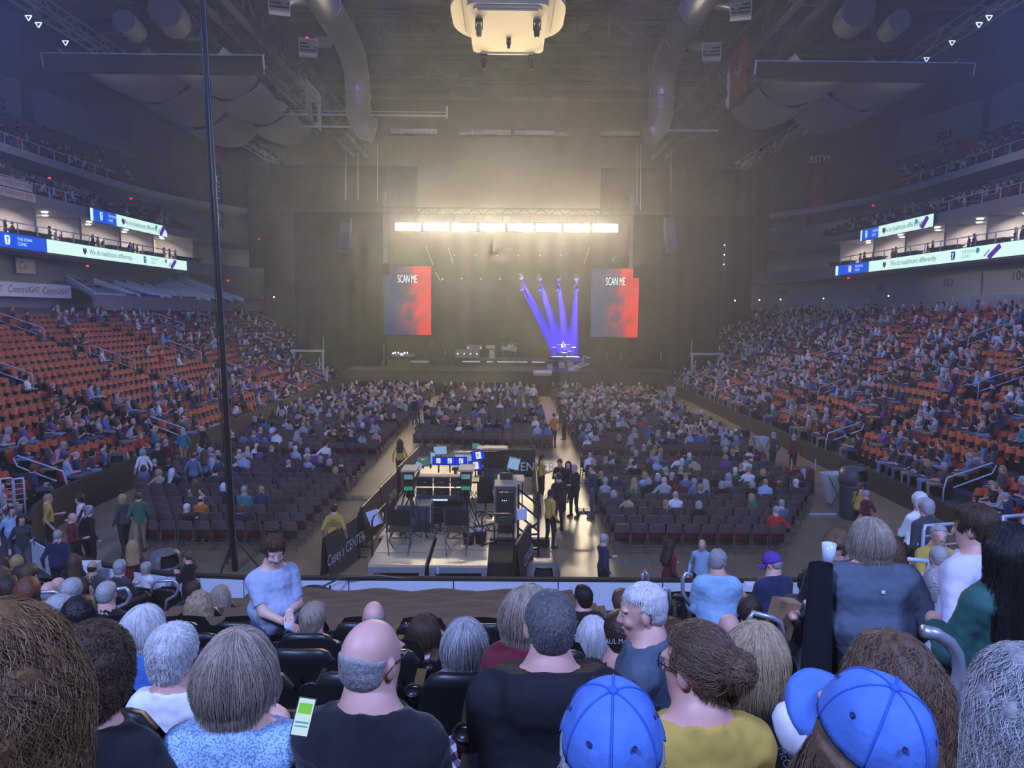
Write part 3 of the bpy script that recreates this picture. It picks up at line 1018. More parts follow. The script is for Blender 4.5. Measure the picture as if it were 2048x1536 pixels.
def skeleton(seated=True, lean=0.0, side=0.0, twist=0.0, hyaw=0.0, hpitch=0.0, hroll=0.0, arms=('lap', 'lap'), girth=1.0, female=False,
             sleeve='short', face=False, fine=False, step=0.0, sw=None, knees=0.11):
    """joints and primitives of one figure, origin on the ground below the pelvis, facing +Y"""
    s = SDF()
    g = girth
    pz = 0.555 if seated else 0.955
    pel = V3(0, 0 if not seated else -0.02, pz)
    T = rotm(twist, lean, side)
    def tp(x, y, z): return pel + T @ V3(x, y, z)
    sw = sw or (0.165 if female else 0.19)
    # trunk
    s.ell(tp(0, -0.005, 0.02), V3(0.165 * (0.9 + 0.1 * g), 0.125 * g, 0.14), 0.05, TRUNK, T)
    s.ell(tp(0, 0.012 * g, 0.15), V3(0.140 * g + 0.008, 0.112 * g, 0.15), 0.06, TRUNK, T)
    s.ell(tp(0, 0.0, 0.33), V3(sw * 0.82 * (0.7 + 0.3 * g), 0.108 * (0.6 + 0.4 * g), 0.175), 0.06, TRUNK, T)
    if female: 
        for q in (-1, 1): s.ell(tp(q * 0.07, 0.085, 0.33), V3(0.065, 0.06, 0.06), 0.04, TRUNK, T)
    s.cone(tp(-sw + 0.045, -0.012, 0.418), tp(sw - 0.045, -0.012, 0.418), 0.058, 0.058, 0.05, TRUNK)
    for q in (-1, 1): s.cone(tp(q * 0.022, -0.020, 0.492), tp(q * sw * 0.72, -0.014, 0.428), 0.055, 0.047, 0.05, TRUNK)
    s.cone(tp(0, -0.015, 0.44), tp(0, -0.010, 0.530), 0.078, 0.064 if female else 0.070, 0.05, TRUNK)
    # neck and head
    nk = tp(0, -0.012, 0.50)
    hc = tp(0, 0.024, 0.50) + V3(0, 0, 0.147) + V3(0.0, 0.02, 0) * (lean > 0.3)
    Hm = rotm(twist * 0.6 + hyaw, hpitch, hroll)
    nr = 0.052 if female else 0.061
    s.cone(nk, hc + Hm @ V3(0, -0.028, -0.075), nr + 0.012, nr - 0.002, 0.04, SKIN)
    def hp(x, y, z): return hc + Hm @ V3(x, y, z)
    s.ell(hp(0, -0.012, 0.028), V3(0.077, 0.098, 0.095), 0.02, SKIN, Hm)
    s.ell(hp(0, 0.030, -0.035), V3(0.062, 0.066, 0.085), 0.035, SKIN, Hm)
    s.ell(hp(0, 0.060, -0.088), V3(0.030, 0.028, 0.025), 0.03, SKIN, Hm)
    s.cone(hp(0, 0.090, 0.010), hp(0, 0.108, -0.030), 0.010, 0.014, 0.014, SKIN)
    for q in (-1, 1):
        s.ell(hp(q * 0.078, -0.008, -0.008), V3(0.012, 0.020, 0.034), 0.008, SKIN, Hm @ rotm(q * -0.45))
        s.ell(hp(q * 0.034, 0.078, 0.030), V3(0.026, 0.014, 0.009), 0.012, SKIN, Hm)
        if face:
            s.ell(hp(q * 0.040, 0.070, -0.030), V3(0.024, 0.020, 0.022), 0.02, SKIN, Hm)
            s.ell(hp(q * 0.013, 0.098, -0.034), V3(0.010, 0.010, 0.008), 0.008, SKIN, Hm)
    if face:
        s.cone(hp(-0.020, 0.088, -0.062), hp(0.020, 0.088, -0.062), 0.0075, 0.0075, 0.006, SKIN)
        s.cone(hp(-0.017, 0.086, -0.073), hp(0.017, 0.086, -0.073), 0.0085, 0.0085, 0.006, SKIN)
    J = dict(hc=hc, Hm=Hm, T=T, pel=pel, tp=tp, hp=hp, nk=nk, wr=[], el=[], sh=[])
    # arms
    for i, q in enumerate((-1, 1)):
        S = tp(q * (sw - 0.018), -0.012, 0.405)
        a = arms[i]
        if isinstance(a, (tuple, list)):
            Hn, pole = pel + V3(*a[0]), V3(*a[1])
            hd, hu, curl = (V3(*a[2]) if len(a) > 2 else None), V3(0, 0, 1), (a[3] if len(a) > 3 else 0.6)
        else:
            hd, hu, curl = None, V3(0, 0, 1), 0.55
            if a == 'lap': Hn, pole = pel + V3(q * 0.07, 0.30, 0.12), V3(q * 0.6, -0.8, -0.3)
            elif a == 'phone': Hn, pole = pel + V3(q * 0.05, 0.30, 0.26), V3(q * 0.5, -0.5, -0.7); 
            elif a == 'down': Hn, pole = pel + V3(q * 0.27 * (0.6 + 0.4 * g), 0.03, -0.06), V3(q * 0.3, -0.9, 0)
            elif a == 'hip': Hn, pole = pel + V3(q * 0.17, -0.02, 0.06), V3(q, -0.5, 0)
            elif a == 'cross': Hn, pole = pel + V3(-q * 0.06, 0.19, 0.27), V3(q, -0.2, -0.6)
            elif a == 'bent': Hn, pole = pel + V3(q * 0.14, 0.30, 0.16), V3(q * 0.4, -0.8, -0.4)
            elif a == 'rest': Hn, pole = pel + V3(q * 0.33, 0.20, 0.14), V3(q * 0.7, -0.6, -0.4)
            elif a == 'wave': Hn, pole = pel + V3(q * 0.36, 0.12, 0.78), V3(q * 0.8, -0.3, -0.4)
            elif a == 'face': Hn, pole = pel + V3(q * 0.09, 0.17, 0.56), V3(q * 0.6, 0.3, -0.8)
            elif a == 'back': Hn, pole = pel + V3(q * 0.05, -0.17, 0.02), V3(q, -0.3, 0)
        E, Hn = ik(S, Hn, 0.29, 0.255, pole)
        at_ = SHIRT
        ft = SHIRT if sleeve == 'long' else SKIN
        ag = 0.85 + 0.15 * g
        s.cone(S, E, 0.058 * ag if not female else 0.052 * ag, 0.043 * ag, 0.03, at_)
        s.cone(E, Hn, 0.041 * ag, 0.028, 0.02, ft)
        dv = (Hn - E) / np.linalg.norm(Hn - E)
        hand(s, Hn, hd if hd is not None else dv, hu, -q if True else q, curl, fine)
        J['wr'].append(Hn); J['el'].append(E); J['sh'].append(S)
    # legs
    for q in (-1, 1):
        hip = pel + V3(q * 0.095, 0.0, -0.01)
        if seated:
            kn = V3(q * knees, 0.43, 0.51)
            an = V3(q * (knees + 0.01), 0.42, 0.085)
        else:
            st = step * q
            kn = V3(q * 0.095, 0.03 + st * 0.5, 0.49)
            an = V3(q * 0.10, -0.02 + st, 0.085)
        s.cone(hip, kn, 0.090 * (0.7 + 0.3 * g), 0.058, 0.05, PANTS)
        s.cone(kn, an, 0.057, 0.040, 0.03, PANTS)
        s.cone(an + V3(0, -0.03, -0.035), an + V3(q * 0.02, 0.15, -0.045), 0.046, 0.038, 0.02, SHOES)
    return s, J


def hair_sdf(style, J, seed=0):
    """hair volume in world axes around the head; returns SDF plus cut list"""
    s = SDF()
    hp, Hm = J['hp'], J['Hm']
    cap = lambda e, dz=0.0, k=0.02: s.ell(hp(0, -0.018, 0.036 + dz), V3(0.080 + e, 0.098 + e, 0.092 + e), k, 0, Hm)
    if style == 'short':
        cap(0.009); s.ell(hp(0, -0.06, -0.02), V3(0.066, 0.050, 0.062), 0.03, 0, Hm)
    elif style == 'crop':
        cap(0.005); s.ell(hp(0, -0.06, -0.022), V3(0.064, 0.045, 0.060), 0.03, 0, Hm)
    elif style == 'fringe':                                     # balding: sides and back only
        cap(0.0005, -0.008); s.ell(hp(0, -0.05, -0.03), V3(0.067, 0.050, 0.050), 0.03, 0, Hm)
    elif style == 'full':                                      # fuller man's hair
        cap(0.018); s.ell(hp(0, -0.07, -0.03), V3(0.074, 0.050, 0.075), 0.03, 0, Hm); s.ell(hp(0, 0.04, 0.10), V3(0.06, 0.05, 0.03), 0.03, 0, Hm)
    elif style == 'curly':
        cap(0.030, 0.008); s.ell(hp(0, -0.07, -0.04), V3(0.094, 0.062, 0.082), 0.04, 0, Hm)
        for q in (-1, 1): s.ell(hp(q * 0.075, -0.02, -0.01), V3(0.035, 0.06, 0.07), 0.03, 0, Hm)
    elif style == 'mop':                                        # man's curly top
        cap(0.020, 0.006); s.ell(hp(0, -0.065, -0.03), V3(0.080, 0.052, 0.072), 0.03, 0, Hm); s.ell(hp(0, 0.05, 0.105), V3(0.07, 0.045, 0.032), 0.03, 0, Hm)
    elif style == 'recede':
        cap(0.007); s.ell(hp(0, -0.06, -0.022), V3(0.066, 0.047, 0.060), 0.03, 0, Hm)
    elif style == 'puffy':                                      # short set hair
        cap(0.024, 0.008); s.ell(hp(0, -0.065, -0.045), V3(0.082, 0.055, 0.070), 0.04, 0, Hm)
    elif style in ('bob', 'lob'):
        L = 0.055 if style == 'bob' else 0.13
        cap(0.016)
        s.ell(hp(0, -0.055, -0.02), V3(0.090, 0.072, 0.10), 0.05, 0, Hm)
        b0, b1 = hp(0, -0.06, 0.0), hp(0, -0.066, -L)
        s.ell((b0 + b1) / 2, V3(0.108, 0.062, 0.07 + L * 0.55), 0.05, 0, Hm)
        for q in (-1, 1):
            s.cone(hp(q * 0.070, -0.005, 0.02), hp(q * 0.086, 0.012, -L * 0.86), 0.036, 0.034, 0.045)
    elif style in ('long', 'longcurly'):
        cur = style == 'longcurly'
        e = 0.014 if cur else 0.0
        cap(0.020 + e)
        s.ell(hp(0, -0.06, -0.05), V3(0.094 + e, 0.074 + e, 0.13), 0.05, 0, Hm)
        for q in (-1, 0, 1):
            a = hp(q * 0.055, -0.055, -0.02)
            b = J['tp'](q * (0.085 + e), -0.125 - e + 0.02 * abs(q), 0.40 - (0.12 if not cur else 0.10))
            s.cone(a, b, 0.064 + e, 0.040 + e * 1.6, 0.06)
            if q:
                s.cone(hp(q * 0.074, 0.0, 0.0), J['tp'](q * (0.115 + e), -0.055, 0.40), 0.036 + e, 0.032 + e, 0.05)
    elif style == 'bun':
        cap(0.009); s.ell(hp(0, -0.06, -0.025), V3(0.066, 0.050, 0.062), 0.03, 0, Hm)
        s.ell(hp(0.018, -0.135, 0.020), V3(0.055, 0.045, 0.052), 0.012, 0, Hm)
        s.cone(hp(0.06, -0.10, -0.03), hp(0.05, -0.09, -0.10), 0.028, 0.012, 0.03)
    elif style == 'pony':
        cap(0.012); s.ell(hp(0, -0.06, -0.02), V3(0.068, 0.052, 0.064), 0.03, 0, Hm)
        s.cone(hp(0, -0.11, 0.03), hp(0, -0.14, -0.05), 0.026, 0.034, 0.03)
        s.cone(hp(0, -0.14, -0.05), J['tp'](0.0, -0.15, 0.36), 0.034, 0.015, 0.03)
    return s


def hair_cut(style, J, X):
    """positive where the face keeps the hair away"""
    q = (X - J['hc']) @ J['Hm']
    x, y, z = q[..., 0], q[..., 1], q[..., 2]
    fr = 0.004 if style == 'recede' else 0.052 if style in ('bob', 'lob', 'long', 'longcurly', 'curly', 'puffy', 'full') else 0.040
    # face window: in front of y plane and below the fringe line
    front = np.minimum(y - (fr - 0.55 * np.maximum(z - 0.045, -0.12) * (1 if style in ('short', 'crop', 'full', 'fringe', 'bun', 'pony', 'mop', 'recede') else 0.35)), 0.068 - z + 0.3 * np.maximum(y - 0.06, 0))
    cut = front
    if style in ('short', 'crop', 'fringe', 'full', 'bun', 'pony', 'mop', 'recede'):
        # round the ears and at the nape
        ear = 0.034 - np.sqrt((y + 0.002) ** 2 + (z + 0.012) ** 2)
        ear = np.where(np.abs(x) > 0.05, ear, -1)
        cut = np.maximum(cut, ear)
        if style != 'pony' and style != 'bun':
            cut = np.maximum(cut, np.where(y < -0.02, -0.085 - z, np.where(np.abs(x) < 0.095, -0.03 - z - np.maximum(-y, 0) * 2.2, -1)))
    if style == 'fringe':
        cut = np.maximum(cut, z - 0.030 - np.maximum(-y - 0.05, 0) * 0.35)
    return cut


def noise3(X, f, seed=0.0):
    x, y, z = X[..., 0] * f, X[..., 1] * f, X[..., 2] * f
    return (np.sin(x * 1.7 + 1.3 * np.sin(y * 1.1 + seed) + seed) + np.sin(y * 1.9 + 1.1 * np.sin(z * 1.3 + seed * 2)) + np.sin(z * 1.5 + 1.2 * np.sin(x * 1.2 + seed * 3))) / 3


def hair_mesh(style, J, h=0.012, name='hair', m=None, amp=None, seed=1.0, capped=False):
    s = hair_sdf(style, J)
    lo, hi = s.bounds()
    ax = axes(lo, hi, h)
    val = s.grid(ax)
    X = np.stack(np.meshgrid(*ax, indexing='ij'), -1)
    if amp is None: amp = {'fringe': 0.0006, 'crop': 0.0012, 'curly': 0.010, 'mop': 0.009, 'longcurly': 0.012, 'puffy': 0.006, 'bun': 0.004}.get(style, 0.0025)
    val = val + amp * noise3(X, 55 if style in ('curly', 'longcurly', 'puffy', 'mop') else 70, seed)
    val = np.maximum(val, hair_cut(style, J, X))
    if capped: val = np.maximum(val, ((X - J['hc']) @ J['Hm'])[..., 2] - 0.015)
    P, F = nets(val, ax)
    return np_mesh(name, P, F, [m or MATS['hair_brown']]), s


def decimate(me, ratio):
    if ratio >= 0.999: return me
    o = bpy.data.objects.new('tmp', me)
    COL.objects.link(o)
    md = o.modifiers.new('d', 'DECIMATE')
    md.ratio = ratio
    dg = bpy.context.evaluated_depsgraph_get()
    me2 = bpy.data.meshes.new_from_object(o.evaluated_get(dg))
    nm = me.name
    bpy.data.objects.remove(o)
    bpy.data.meshes.remove(me)
    me2.name = nm
    return me2


# palettes -----------------------------------------------------------------------------------------------------
SKINS = [('skin_fair', (0.62, 0.38, 0.30)), ('skin_pink', (0.60, 0.33, 0.27)), ('skin_tan', (0.46, 0.27, 0.18)), ('skin_dark', (0.14, 0.07, 0.045))]
for nme, c in SKINS: mat(nme, c, 0.5, var=0.07, scale=14, spec=0.4)
HAIRS = {'grey': (0.34, 0.33, 0.34), 'white': (0.62, 0.61, 0.63), 'brown': (0.085, 0.045, 0.025), 'dark brown': (0.035, 0.020, 0.014), 'blonde': (0.36, 0.24, 0.11), 'black': (0.012, 0.010, 0.011), 'auburn': (0.13, 0.045, 0.02)}
for k, c in HAIRS.items(): mat('hair_' + k.replace(' ', '_'), c, 0.45, var=0.35, scale=60, bump=0.6, spec=0.35)
SHIRTS = {'black': (0.012, 0.012, 0.015), 'charcoal': (0.05, 0.05, 0.058), 'navy': (0.018, 0.026, 0.075), 'white': (0.72, 0.72, 0.76), 'light grey': (0.36, 0.37, 0.40), 'light blue': (0.30, 0.42, 0.62), 'blue': (0.05, 0.13, 0.42),
          'red': (0.48, 0.03, 0.03), 'maroon': (0.12, 0.012, 0.022), 'teal': (0.03, 0.20, 0.26), 'pink': (0.55, 0.24, 0.28), 'green': (0.04, 0.13, 0.07), 'gold': (0.48, 0.33, 0.06), 'orange': (0.55, 0.16, 0.03), 'tan': (0.40, 0.31, 0.22), 'denim blue': (0.10, 0.16, 0.28), 'purple': (0.14, 0.06, 0.26)}
for k, c in SHIRTS.items(): mat('cloth_' + k.replace(' ', '_'), c, 0.85, var=0.14, scale=9, spec=0.2, sheen=0.15, bump=0.25)
for nme, c in (('trousers_denim', (0.045, 0.07, 0.14)), ('trousers_black', (0.013, 0.013, 0.016)), ('trousers_khaki', (0.28, 0.21, 0.13)), ('trousers_grey', (0.10, 0.10, 0.12)), ('trousers_faded_denim', (0.16, 0.22, 0.36))): mat(nme, c, 0.85, var=0.15, scale=12)
mat('shoe_dark', (0.02, 0.02, 0.022), 0.5)
mat('shoe_white', (0.6, 0.6, 0.62), 0.6)


def cloth(c): return MATS['cloth_' + c.replace(' ', '_')]
def hairm(c): return MATS['hair_' + c.replace(' ', '_')]


# template bodies shared by the mid-distance audience ------------------------------------------------------------
POSES = {
    'sit_lap': dict(seated=True, lean=-0.05, arms=('lap', 'lap')),
    'sit_phone': dict(seated=True, lean=0.10, hpitch=0.45, arms=('phone', 'phone')),
    'sit_fwd': dict(seated=True, lean=0.38, hpitch=0.1, arms=('lap', 'lap')),
    'sit_left': dict(seated=True, lean=-0.02, hyaw=0.8, twist=0.15, arms=('lap', 'rest')),
    'sit_right': dict(seated=True, lean=-0.02, hyaw=-0.8, twist=-0.15, arms=('rest', 'lap')),
    'sit_cross': dict(seated=True, lean=-0.08, arms=('cross', 'cross')),
    'stand': dict(seated=False, arms=('down', 'down')),
    'stand_bent': dict(seated=False, arms=('bent', 'down'), hpitch=0.2, step=0.05),
    'stand_hip': dict(seated=False, arms=('hip', 'bent'), hyaw=0.4),
    'stand_phone': dict(seated=False, arms=('phone', 'phone'), hpitch=0.4, lean=0.05),
    'stand_wave': dict(seated=False, arms=('wave', 'bent'), hyaw=-0.3),
    'walk': dict(seated=False, arms=('down', 'bent'), step=0.20, lean=0.06),
    'stoop': dict(seated=False, lean=0.75, hpitch=0.4, arms=('bent', 'bent')),
}
TEMPL = {}


def dress(mi, z, neck=0.528, hem=-0.05):
    return np.where(mi == TRUNK, np.where(z > neck, SKIN, np.where(z > hem, SHIRT, PANTS)), mi)


def template(pose, female, girth, sleeve, lod):
    key = (pose, female, round(girth, 2), sleeve, lod)
    if key in TEMPL: return TEMPL[key]
    s, J = skeleton(female=female, girth=girth, sleeve=sleeve, **POSES[pose])
    lo, hi = s.bounds()
    h = 0.020 if lod == 0 else 0.026
    ax = axes(lo, hi, h)
    P, F = nets(s.grid(ax), ax)
    C = P[F].mean(1)
    mi = s.tags(C)
    # neckline
    q = (C - J['tp'](0, 0, 0.0)) @ J['T']
    mi = dress(mi, q[:, 2])
    me = np_mesh('body', P, F, [MATS['skin_fair'], cloth('black'), MATS['trousers_denim'], MATS['shoe_dark']], mi)
    nt_ = len(F) * 2
    me = decimate(me, {0: 4200, 1: 1700, 2: 330}[lod] / nt_)
    C = np.empty(len(me.polygons) * 3)
    me.polygons.foreach_get('center', C)
    C = C.reshape(-1, 3)
    q = (C - J['tp'](0, 0, 0.0)) @ J['T']
    me.polygons.foreach_set('material_index', dress(s.tags(C), q[:, 2]).astype(np.int32))
    TEMPL[key] = (me, J)
    return TEMPL[key]


HAIRT = {}
REFJ = skeleton()[1]
REFJ = dict(hc=V3(0, 0, 0), Hm=np.eye(3), hp=lambda x, y, z: V3(x, y, z), tp=lambda x, y, z: V3(x, y - 0.024, z - 0.647), T=np.eye(3))


def hair_template(style, lod):
    key = (style, lod)
    if key not in HAIRT:
        me, _ = hair_mesh(style, REFJ, 0.013 if lod < 2 else 0.02, amp=0.0015 if style in ('short', 'crop', 'fringe') else None)
        nt_ = len(me.polygons) * 2
        me = decimate(me, min(1, {0: 900, 1: 420, 2: 90}[lod] / nt_))
        HAIRT[key] = me
    return HAIRT[key]
# ---------------------------------------------------------------- close-up figures: body, clothing shell, hair with strands
def hair_strand_mat(name, dark, light):
    if name in MATS: return MATS[name]
    m = bpy.data.materials.new(name)
    m.use_nodes = True
    n = m.node_tree.nodes
    l = m.node_tree.links
    b = n['Principled BSDF']
    hi = n.new('ShaderNodeHairInfo')
    r = n.new('ShaderNodeValToRGB')
    r.color_ramp.elements[0].color = (*dark, 1)
    r.color_ramp.elements[1].color = (*light, 1)
    r.color_ramp.elements[1].position = 0.9
    l.new(hi.outputs['Random'], r.inputs[0])
    l.new(r.outputs[0], b.inputs['Base Color'])
    b.inputs['Roughness'].default_value = 0.42
    b.inputs['Specular IOR Level'].default_value = 0.45
    MATS[name] = m
    return m


HT = {'blonde': ((0.17, 0.115, 0.065), (0.62, 0.47, 0.29)), 'ash': ((0.15, 0.11, 0.085), (0.52, 0.42, 0.33)), 'grey': ((0.12, 0.12, 0.125), (0.50, 0.49, 0.50)), 'white': ((0.38, 0.37, 0.39), (0.80, 0.79, 0.80)),
      'brown': ((0.035, 0.020, 0.013), (0.24, 0.14, 0.085)), 'darkbrown': ((0.016, 0.010, 0.007), (0.12, 0.068, 0.04)), 'black': ((0.006, 0.005, 0.006), (0.028, 0.022, 0.022)), 'salt': ((0.035, 0.033, 0.035), (0.22, 0.21, 0.22)), 'auburn': ((0.03, 0.014, 0.010), (0.14, 0.06, 0.03)), 'copper': ((0.05, 0.025, 0.010), (0.26, 0.14, 0.06))}


def strands(f, P, F, J, style, n, m, seed, rad=0.0007, L=None, steps=None, parent=None):
    g = np.random.default_rng(seed)
    A = P[F]
    ar = np.linalg.norm(np.cross(A[:, 2] - A[:, 0], A[:, 3] - A[:, 1]), axis=1)
    cz = ((A.mean(1) - J['hc']) @ J['Hm'])
    long_ = style in ('bob', 'lob', 'long', 'longcurly')
    w = ar * (np.where(cz[:, 2] > -0.02, 1.0, 0.6))
    pick = g.choice(len(F), n, p=w / w.sum())
    t = g.random((n, 2, 1))
    Q = A[pick]
    p = (Q[:, 0] * (1 - t[:, 0]) + Q[:, 1] * t[:, 0]) * (1 - t[:, 1]) + (Q[:, 3] * (1 - t[:, 0]) + Q[:, 2] * t[:, 0]) * t[:, 1]
    if L is None: L = {'bob': 0.17, 'lob': 0.20, 'long': 0.30, 'longcurly': 0.26, 'curly': 0.055, 'mop': 0.045, 'recede': 0.018, 'puffy': 0.055, 'short': 0.022, 'crop': 0.008, 'fringe': 0.009, 'full': 0.05, 'bun': 0.10, 'pony': 0.12}[style]
    if steps is None: steps = 12 if L > 0.12 else (7 if L > 0.05 else 4)
    st = L / steps * g.uniform(0.7, 1.15, (n, 1))
    off = g.uniform(-0.003, 0.0045, n) if L > 0.03 else g.uniform(-0.001, 0.001, n)
    curl = {'curly': 1.3, 'mop': 1.3, 'longcurly': 0.75, 'puffy': 0.6, 'bun': 0.5}.get(style, 0.10)
    ph = g.uniform(0, 6.28, n)
    crown = J['hp'](0.0, -0.02, 0.13)
    out = [p.copy()]
    up = J['Hm'] @ V3(0, 0, 1)
    bk = J['Hm'] @ V3(0, -1, 0)
    e = 0.0025
    E = np.eye(3) * e
    for k in range(steps):
        d = f(p)
        N = np.stack([f(p + E[q]) - d for q in range(3)], -1) / e
        N /= np.maximum(np.linalg.norm(N, axis=1, keepdims=True), 1e-6)
        rd = p - crown
        rd = rd - (rd @ up)[:, None] * up
        rl = np.linalg.norm(rd, axis=1, keepdims=True)
        rd = rd / np.maximum(rl, 0.01)
        if style in ('bun', 'pony'):
            G = (J['hp'](0.02, -0.115, 0.01) - p)
            G = G / np.maximum(np.linalg.norm(G, axis=1, keepdims=True), 1e-3)
        else:
            G = V3(0, 0, -1.0) * 1.0 + rd * np.clip(1.3 - rl * 9, 0, 1.3)
        if curl > 0.2:
            a = ph + k * 1.7
            G = G + curl * np.stack([np.sin(a), np.cos(a * 0.9 + 1), 0.5 * np.sin(a * 1.3)], -1)
        else:
            G = G + curl * g.normal(0, 1, (n, 3))
        under = N[:, 2] < -0.35
        T = G - (G * N).sum(1, keepdims=True) * N
        T = np.where(under[:, None], V3(0, 0, -1) + 0.15 * bk, T)
        T /= np.maximum(np.linalg.norm(T, axis=1, keepdims=True), 1e-6)
        if L < 0.03: T = T + N * (0.6 if style == 'crop' else 0.12)
        p = p + T * np.where(under[:, None], st * 0.22, st)
        if L >= 0.03:
            d = f(p)
            lift = off + (0.004 * math.sin(k) if curl > 0.5 else 0) + (0.0008 * k * (off > 0.003))
            p = p - np.where(under, 0, np.clip(d - lift, -0.02, 0.012))[:, None] * N
        out.append(p.copy())
    pts = np.stack(out, 1)
    ns = steps + 1
    cu = bpy.data.hair_curves.new('strands')
    cu.add_curves([ns] * n)
    cu.attributes['position'].data.foreach_set('vector', pts.astype(np.float32).ravel())
    ra = cu.attributes.get('radius') or cu.attributes.new('radius', 'FLOAT', 'POINT')
    prof = np.linspace(1, 0.35, ns)
    ra.data.foreach_set('value', (np.tile(prof, n) * rad * np.repeat(g.uniform(0.6, 1.3, n), ns)).astype(np.float32))
    cu.materials.append(m)
    o = bpy.data.objects.new('hair_strands', cu)
    COL.objects.link(o)
    o.parent = parent
    return o


def figure(label, top, yaw=0.0, *, capped=False, hair='short', hc='brown', skin='skin_pink', shirt=None, wear='tee', pose=None, female=False, girth=1.0, scale=1.0, group='people in the nearest rows',
           seed=1, nst=3000, h=0.013, hf=0.0075, neck=0.515, hem=-0.10, name_shirt='shirt', fold=0.008, collar=False, hood=False, strand_rad=0.0008, trousers=None, face=False, fine_hands=False, lod=0):
    """top = world point of the crown; yaw turns the figure to its left"""
    kw = dict(seated=True, arms=('lap', 'lap'), sleeve='short' if wear == 'tee' else 'long', female=female, girth=girth, face=face, fine=fine_hands)
    kw.update(pose or {})
    s, J = skeleton(**kw)
    crown = J['hp'](0, -0.02, 0.128 + (0.014 if hair and hair not in ('crop', 'fringe') else 0.0))
    M = Matrix.Rotation(yaw, 4, 'Z')
    root = Vector(top) - (M @ Vector(crown)) * scale
    lo, hi = s.bounds()
    hc_, hr = J['hc'], 0.16
    fine = ((hc_[0] - 0.11, hc_[0] + 0.11), (hc_[1] - 0.13, hc_[1] + 0.15), (hc_[2] - 0.16, hc_[2] + 0.14), hf)
    if lod: fine = None
    ax = axes(lo, hi, h * 1.3 if lod else h, fine)
    if fine_hands:
        for W in J['wr'][:fine_hands if isinstance(fine_hands, int) and fine_hands < 2 else 2]:
            pass
    P, F = nets(s.grid(ax), ax)
    tg = s.tags(P[F].mean(1))
    # the unseen skin beneath clothing is kept a little inside the clothing shell
    mt = np.where((tg == SHOES), 1, 0)
    me = np_mesh('person', P, F, [MATS[skin], MATS['shoe_dark']], mt)
    o = bpy.data.objects.new('person', me)
    COL.objects.link(o)
    o.location = root
    o.rotation_euler = (0, 0, yaw)
    o.scale = (scale,) * 3
    tag(o, label, 'person', group)
    o['_'] = 0
    del o['_']
    # shirt
    sm_ = SDF()
    for p in s.p:
        if p[6] == TRUNK: sm_.p.append(p)
    infl = 0.013 if wear == 'tee' else (0.022 if wear == 'jacket' else 0.016)
    if hood:
        sm_.ell(J['tp'](0, -0.105, 0.45), V3(0.135, 0.060, 0.085), 0.05, 0, J['T'])
        sm_.cone(J['tp'](-0.10, -0.02, 0.49), J['tp'](0.10, -0.02, 0.49), 0.055, 0.055, 0.05)
    trunk = sm_
    lo2, hi2 = trunk.bounds()
    arms = []
    for S, E, W in zip(J['sh'], J['el'], J['wr']):
        a = SDF()
        ag = 0.85 + 0.15 * girth
        a.cone(S, E, (0.058 if not female else 0.052) * ag, 0.045 * ag, 0.03)
        if kw['sleeve'] == 'long': a.cone(E, W, 0.043 * ag, 0.032, 0.025)
        b0, b1 = a.bounds()
        lo2, hi2 = np.minimum(lo2, b0), np.maximum(hi2, b1)
        arms.append((a, S, E, W))
    ax2 = axes(lo2 - 0.02, hi2 + 0.02, h * (1.3 if lod else 1.0))
    d = trunk.grid(ax2, infl)
    X = np.stack(np.meshgrid(*ax2, indexing='ij'), -1)
    q = (X - J['pel']) @ J['T']
    if collar:
        qq = q - V3(0, -0.006, neck + 0.000)
        rr = np.sqrt(qq[..., 0] ** 2 + (qq[..., 1] * 0.95) ** 2)
        cd = np.sqrt((rr - 0.074) ** 2 + np.maximum(np.abs(qq[..., 2] + 0.3 * np.maximum(qq[..., 1], 0)) - 0.018, 0) ** 2) - 0.0085
        opening = np.where(q[..., 1] > 0.05, 0.03 - np.abs(q[..., 0]), -1)
        cd = np.maximum(cd, opening)
    d = np.maximum(d, (q[..., 2] - neck - 0.25 * np.minimum(q[..., 1], 0.02) * -1 - (0.02 if not hood else 0.05) * (q[..., 1] < -9)))
    if collar: d = np.minimum(d, cd)
    d = np.maximum(d, hem - q[..., 2])
    for a, S, E, W in arms:
        e = a.grid(ax2, infl * 0.8)
        if kw['sleeve'] == 'short':
            dv = (E - S) / np.linalg.norm(E - S)
            e = np.maximum(e, (X - (S + (E - S) * 0.78)) @ dv)
        else:
            dv = (W - E) / np.linalg.norm(W - E)
            e = np.maximum(e, (X - W) @ dv)
        k = 0.04
        hh = np.maximum(k - np.abs(d - e), 0) / k
        d = np.minimum(d, e) - hh * hh * k * 0.25
    d = d + fold * (noise3(X * V3(1, 1, 0.7), 26, seed) * 0.7 + 0.5 * noise3(X, 60, seed + 2))
    P2, F2 = nets(d, ax2)
    so = bpy.data.objects.new(name_shirt, np_mesh(name_shirt, P2, F2, [shirt]))
    COL.objects.link(so)
    so.parent = o
    # trousers
    if trousers is not None:
        ts = SDF()
        for p in s.p:
            if p[6] == PANTS: ts.p.append(p)
        ts.ell(J['tp'](0, -0.005, 0.02), V3(0.165 * (0.9 + 0.1 * girth), 0.125 * girth, 0.14), 0.05, 0, J['T'])
        l3, h3 = ts.bounds()
        ax3 = axes(l3 - 0.02, h3 + 0.02, h * 1.5)
        d3 = ts.grid(ax3, 0.010)
        X3 = np.stack(np.meshgrid(*ax3, indexing='ij'), -1)
        q3 = (X3 - J['pel']) @ J['T']
        d3 = np.maximum(d3, q3[..., 2] - 0.10)
        d3 = np.maximum(d3, 0.07 - X3[..., 2]) + 0.004 * noise3(X3, 24, seed)
        P3, F3 = nets(d3, ax3)
        to = bpy.data.objects.new('trousers', np_mesh('trousers', P3, F3, [trousers]))
        COL.objects.link(to)
        to.parent = o
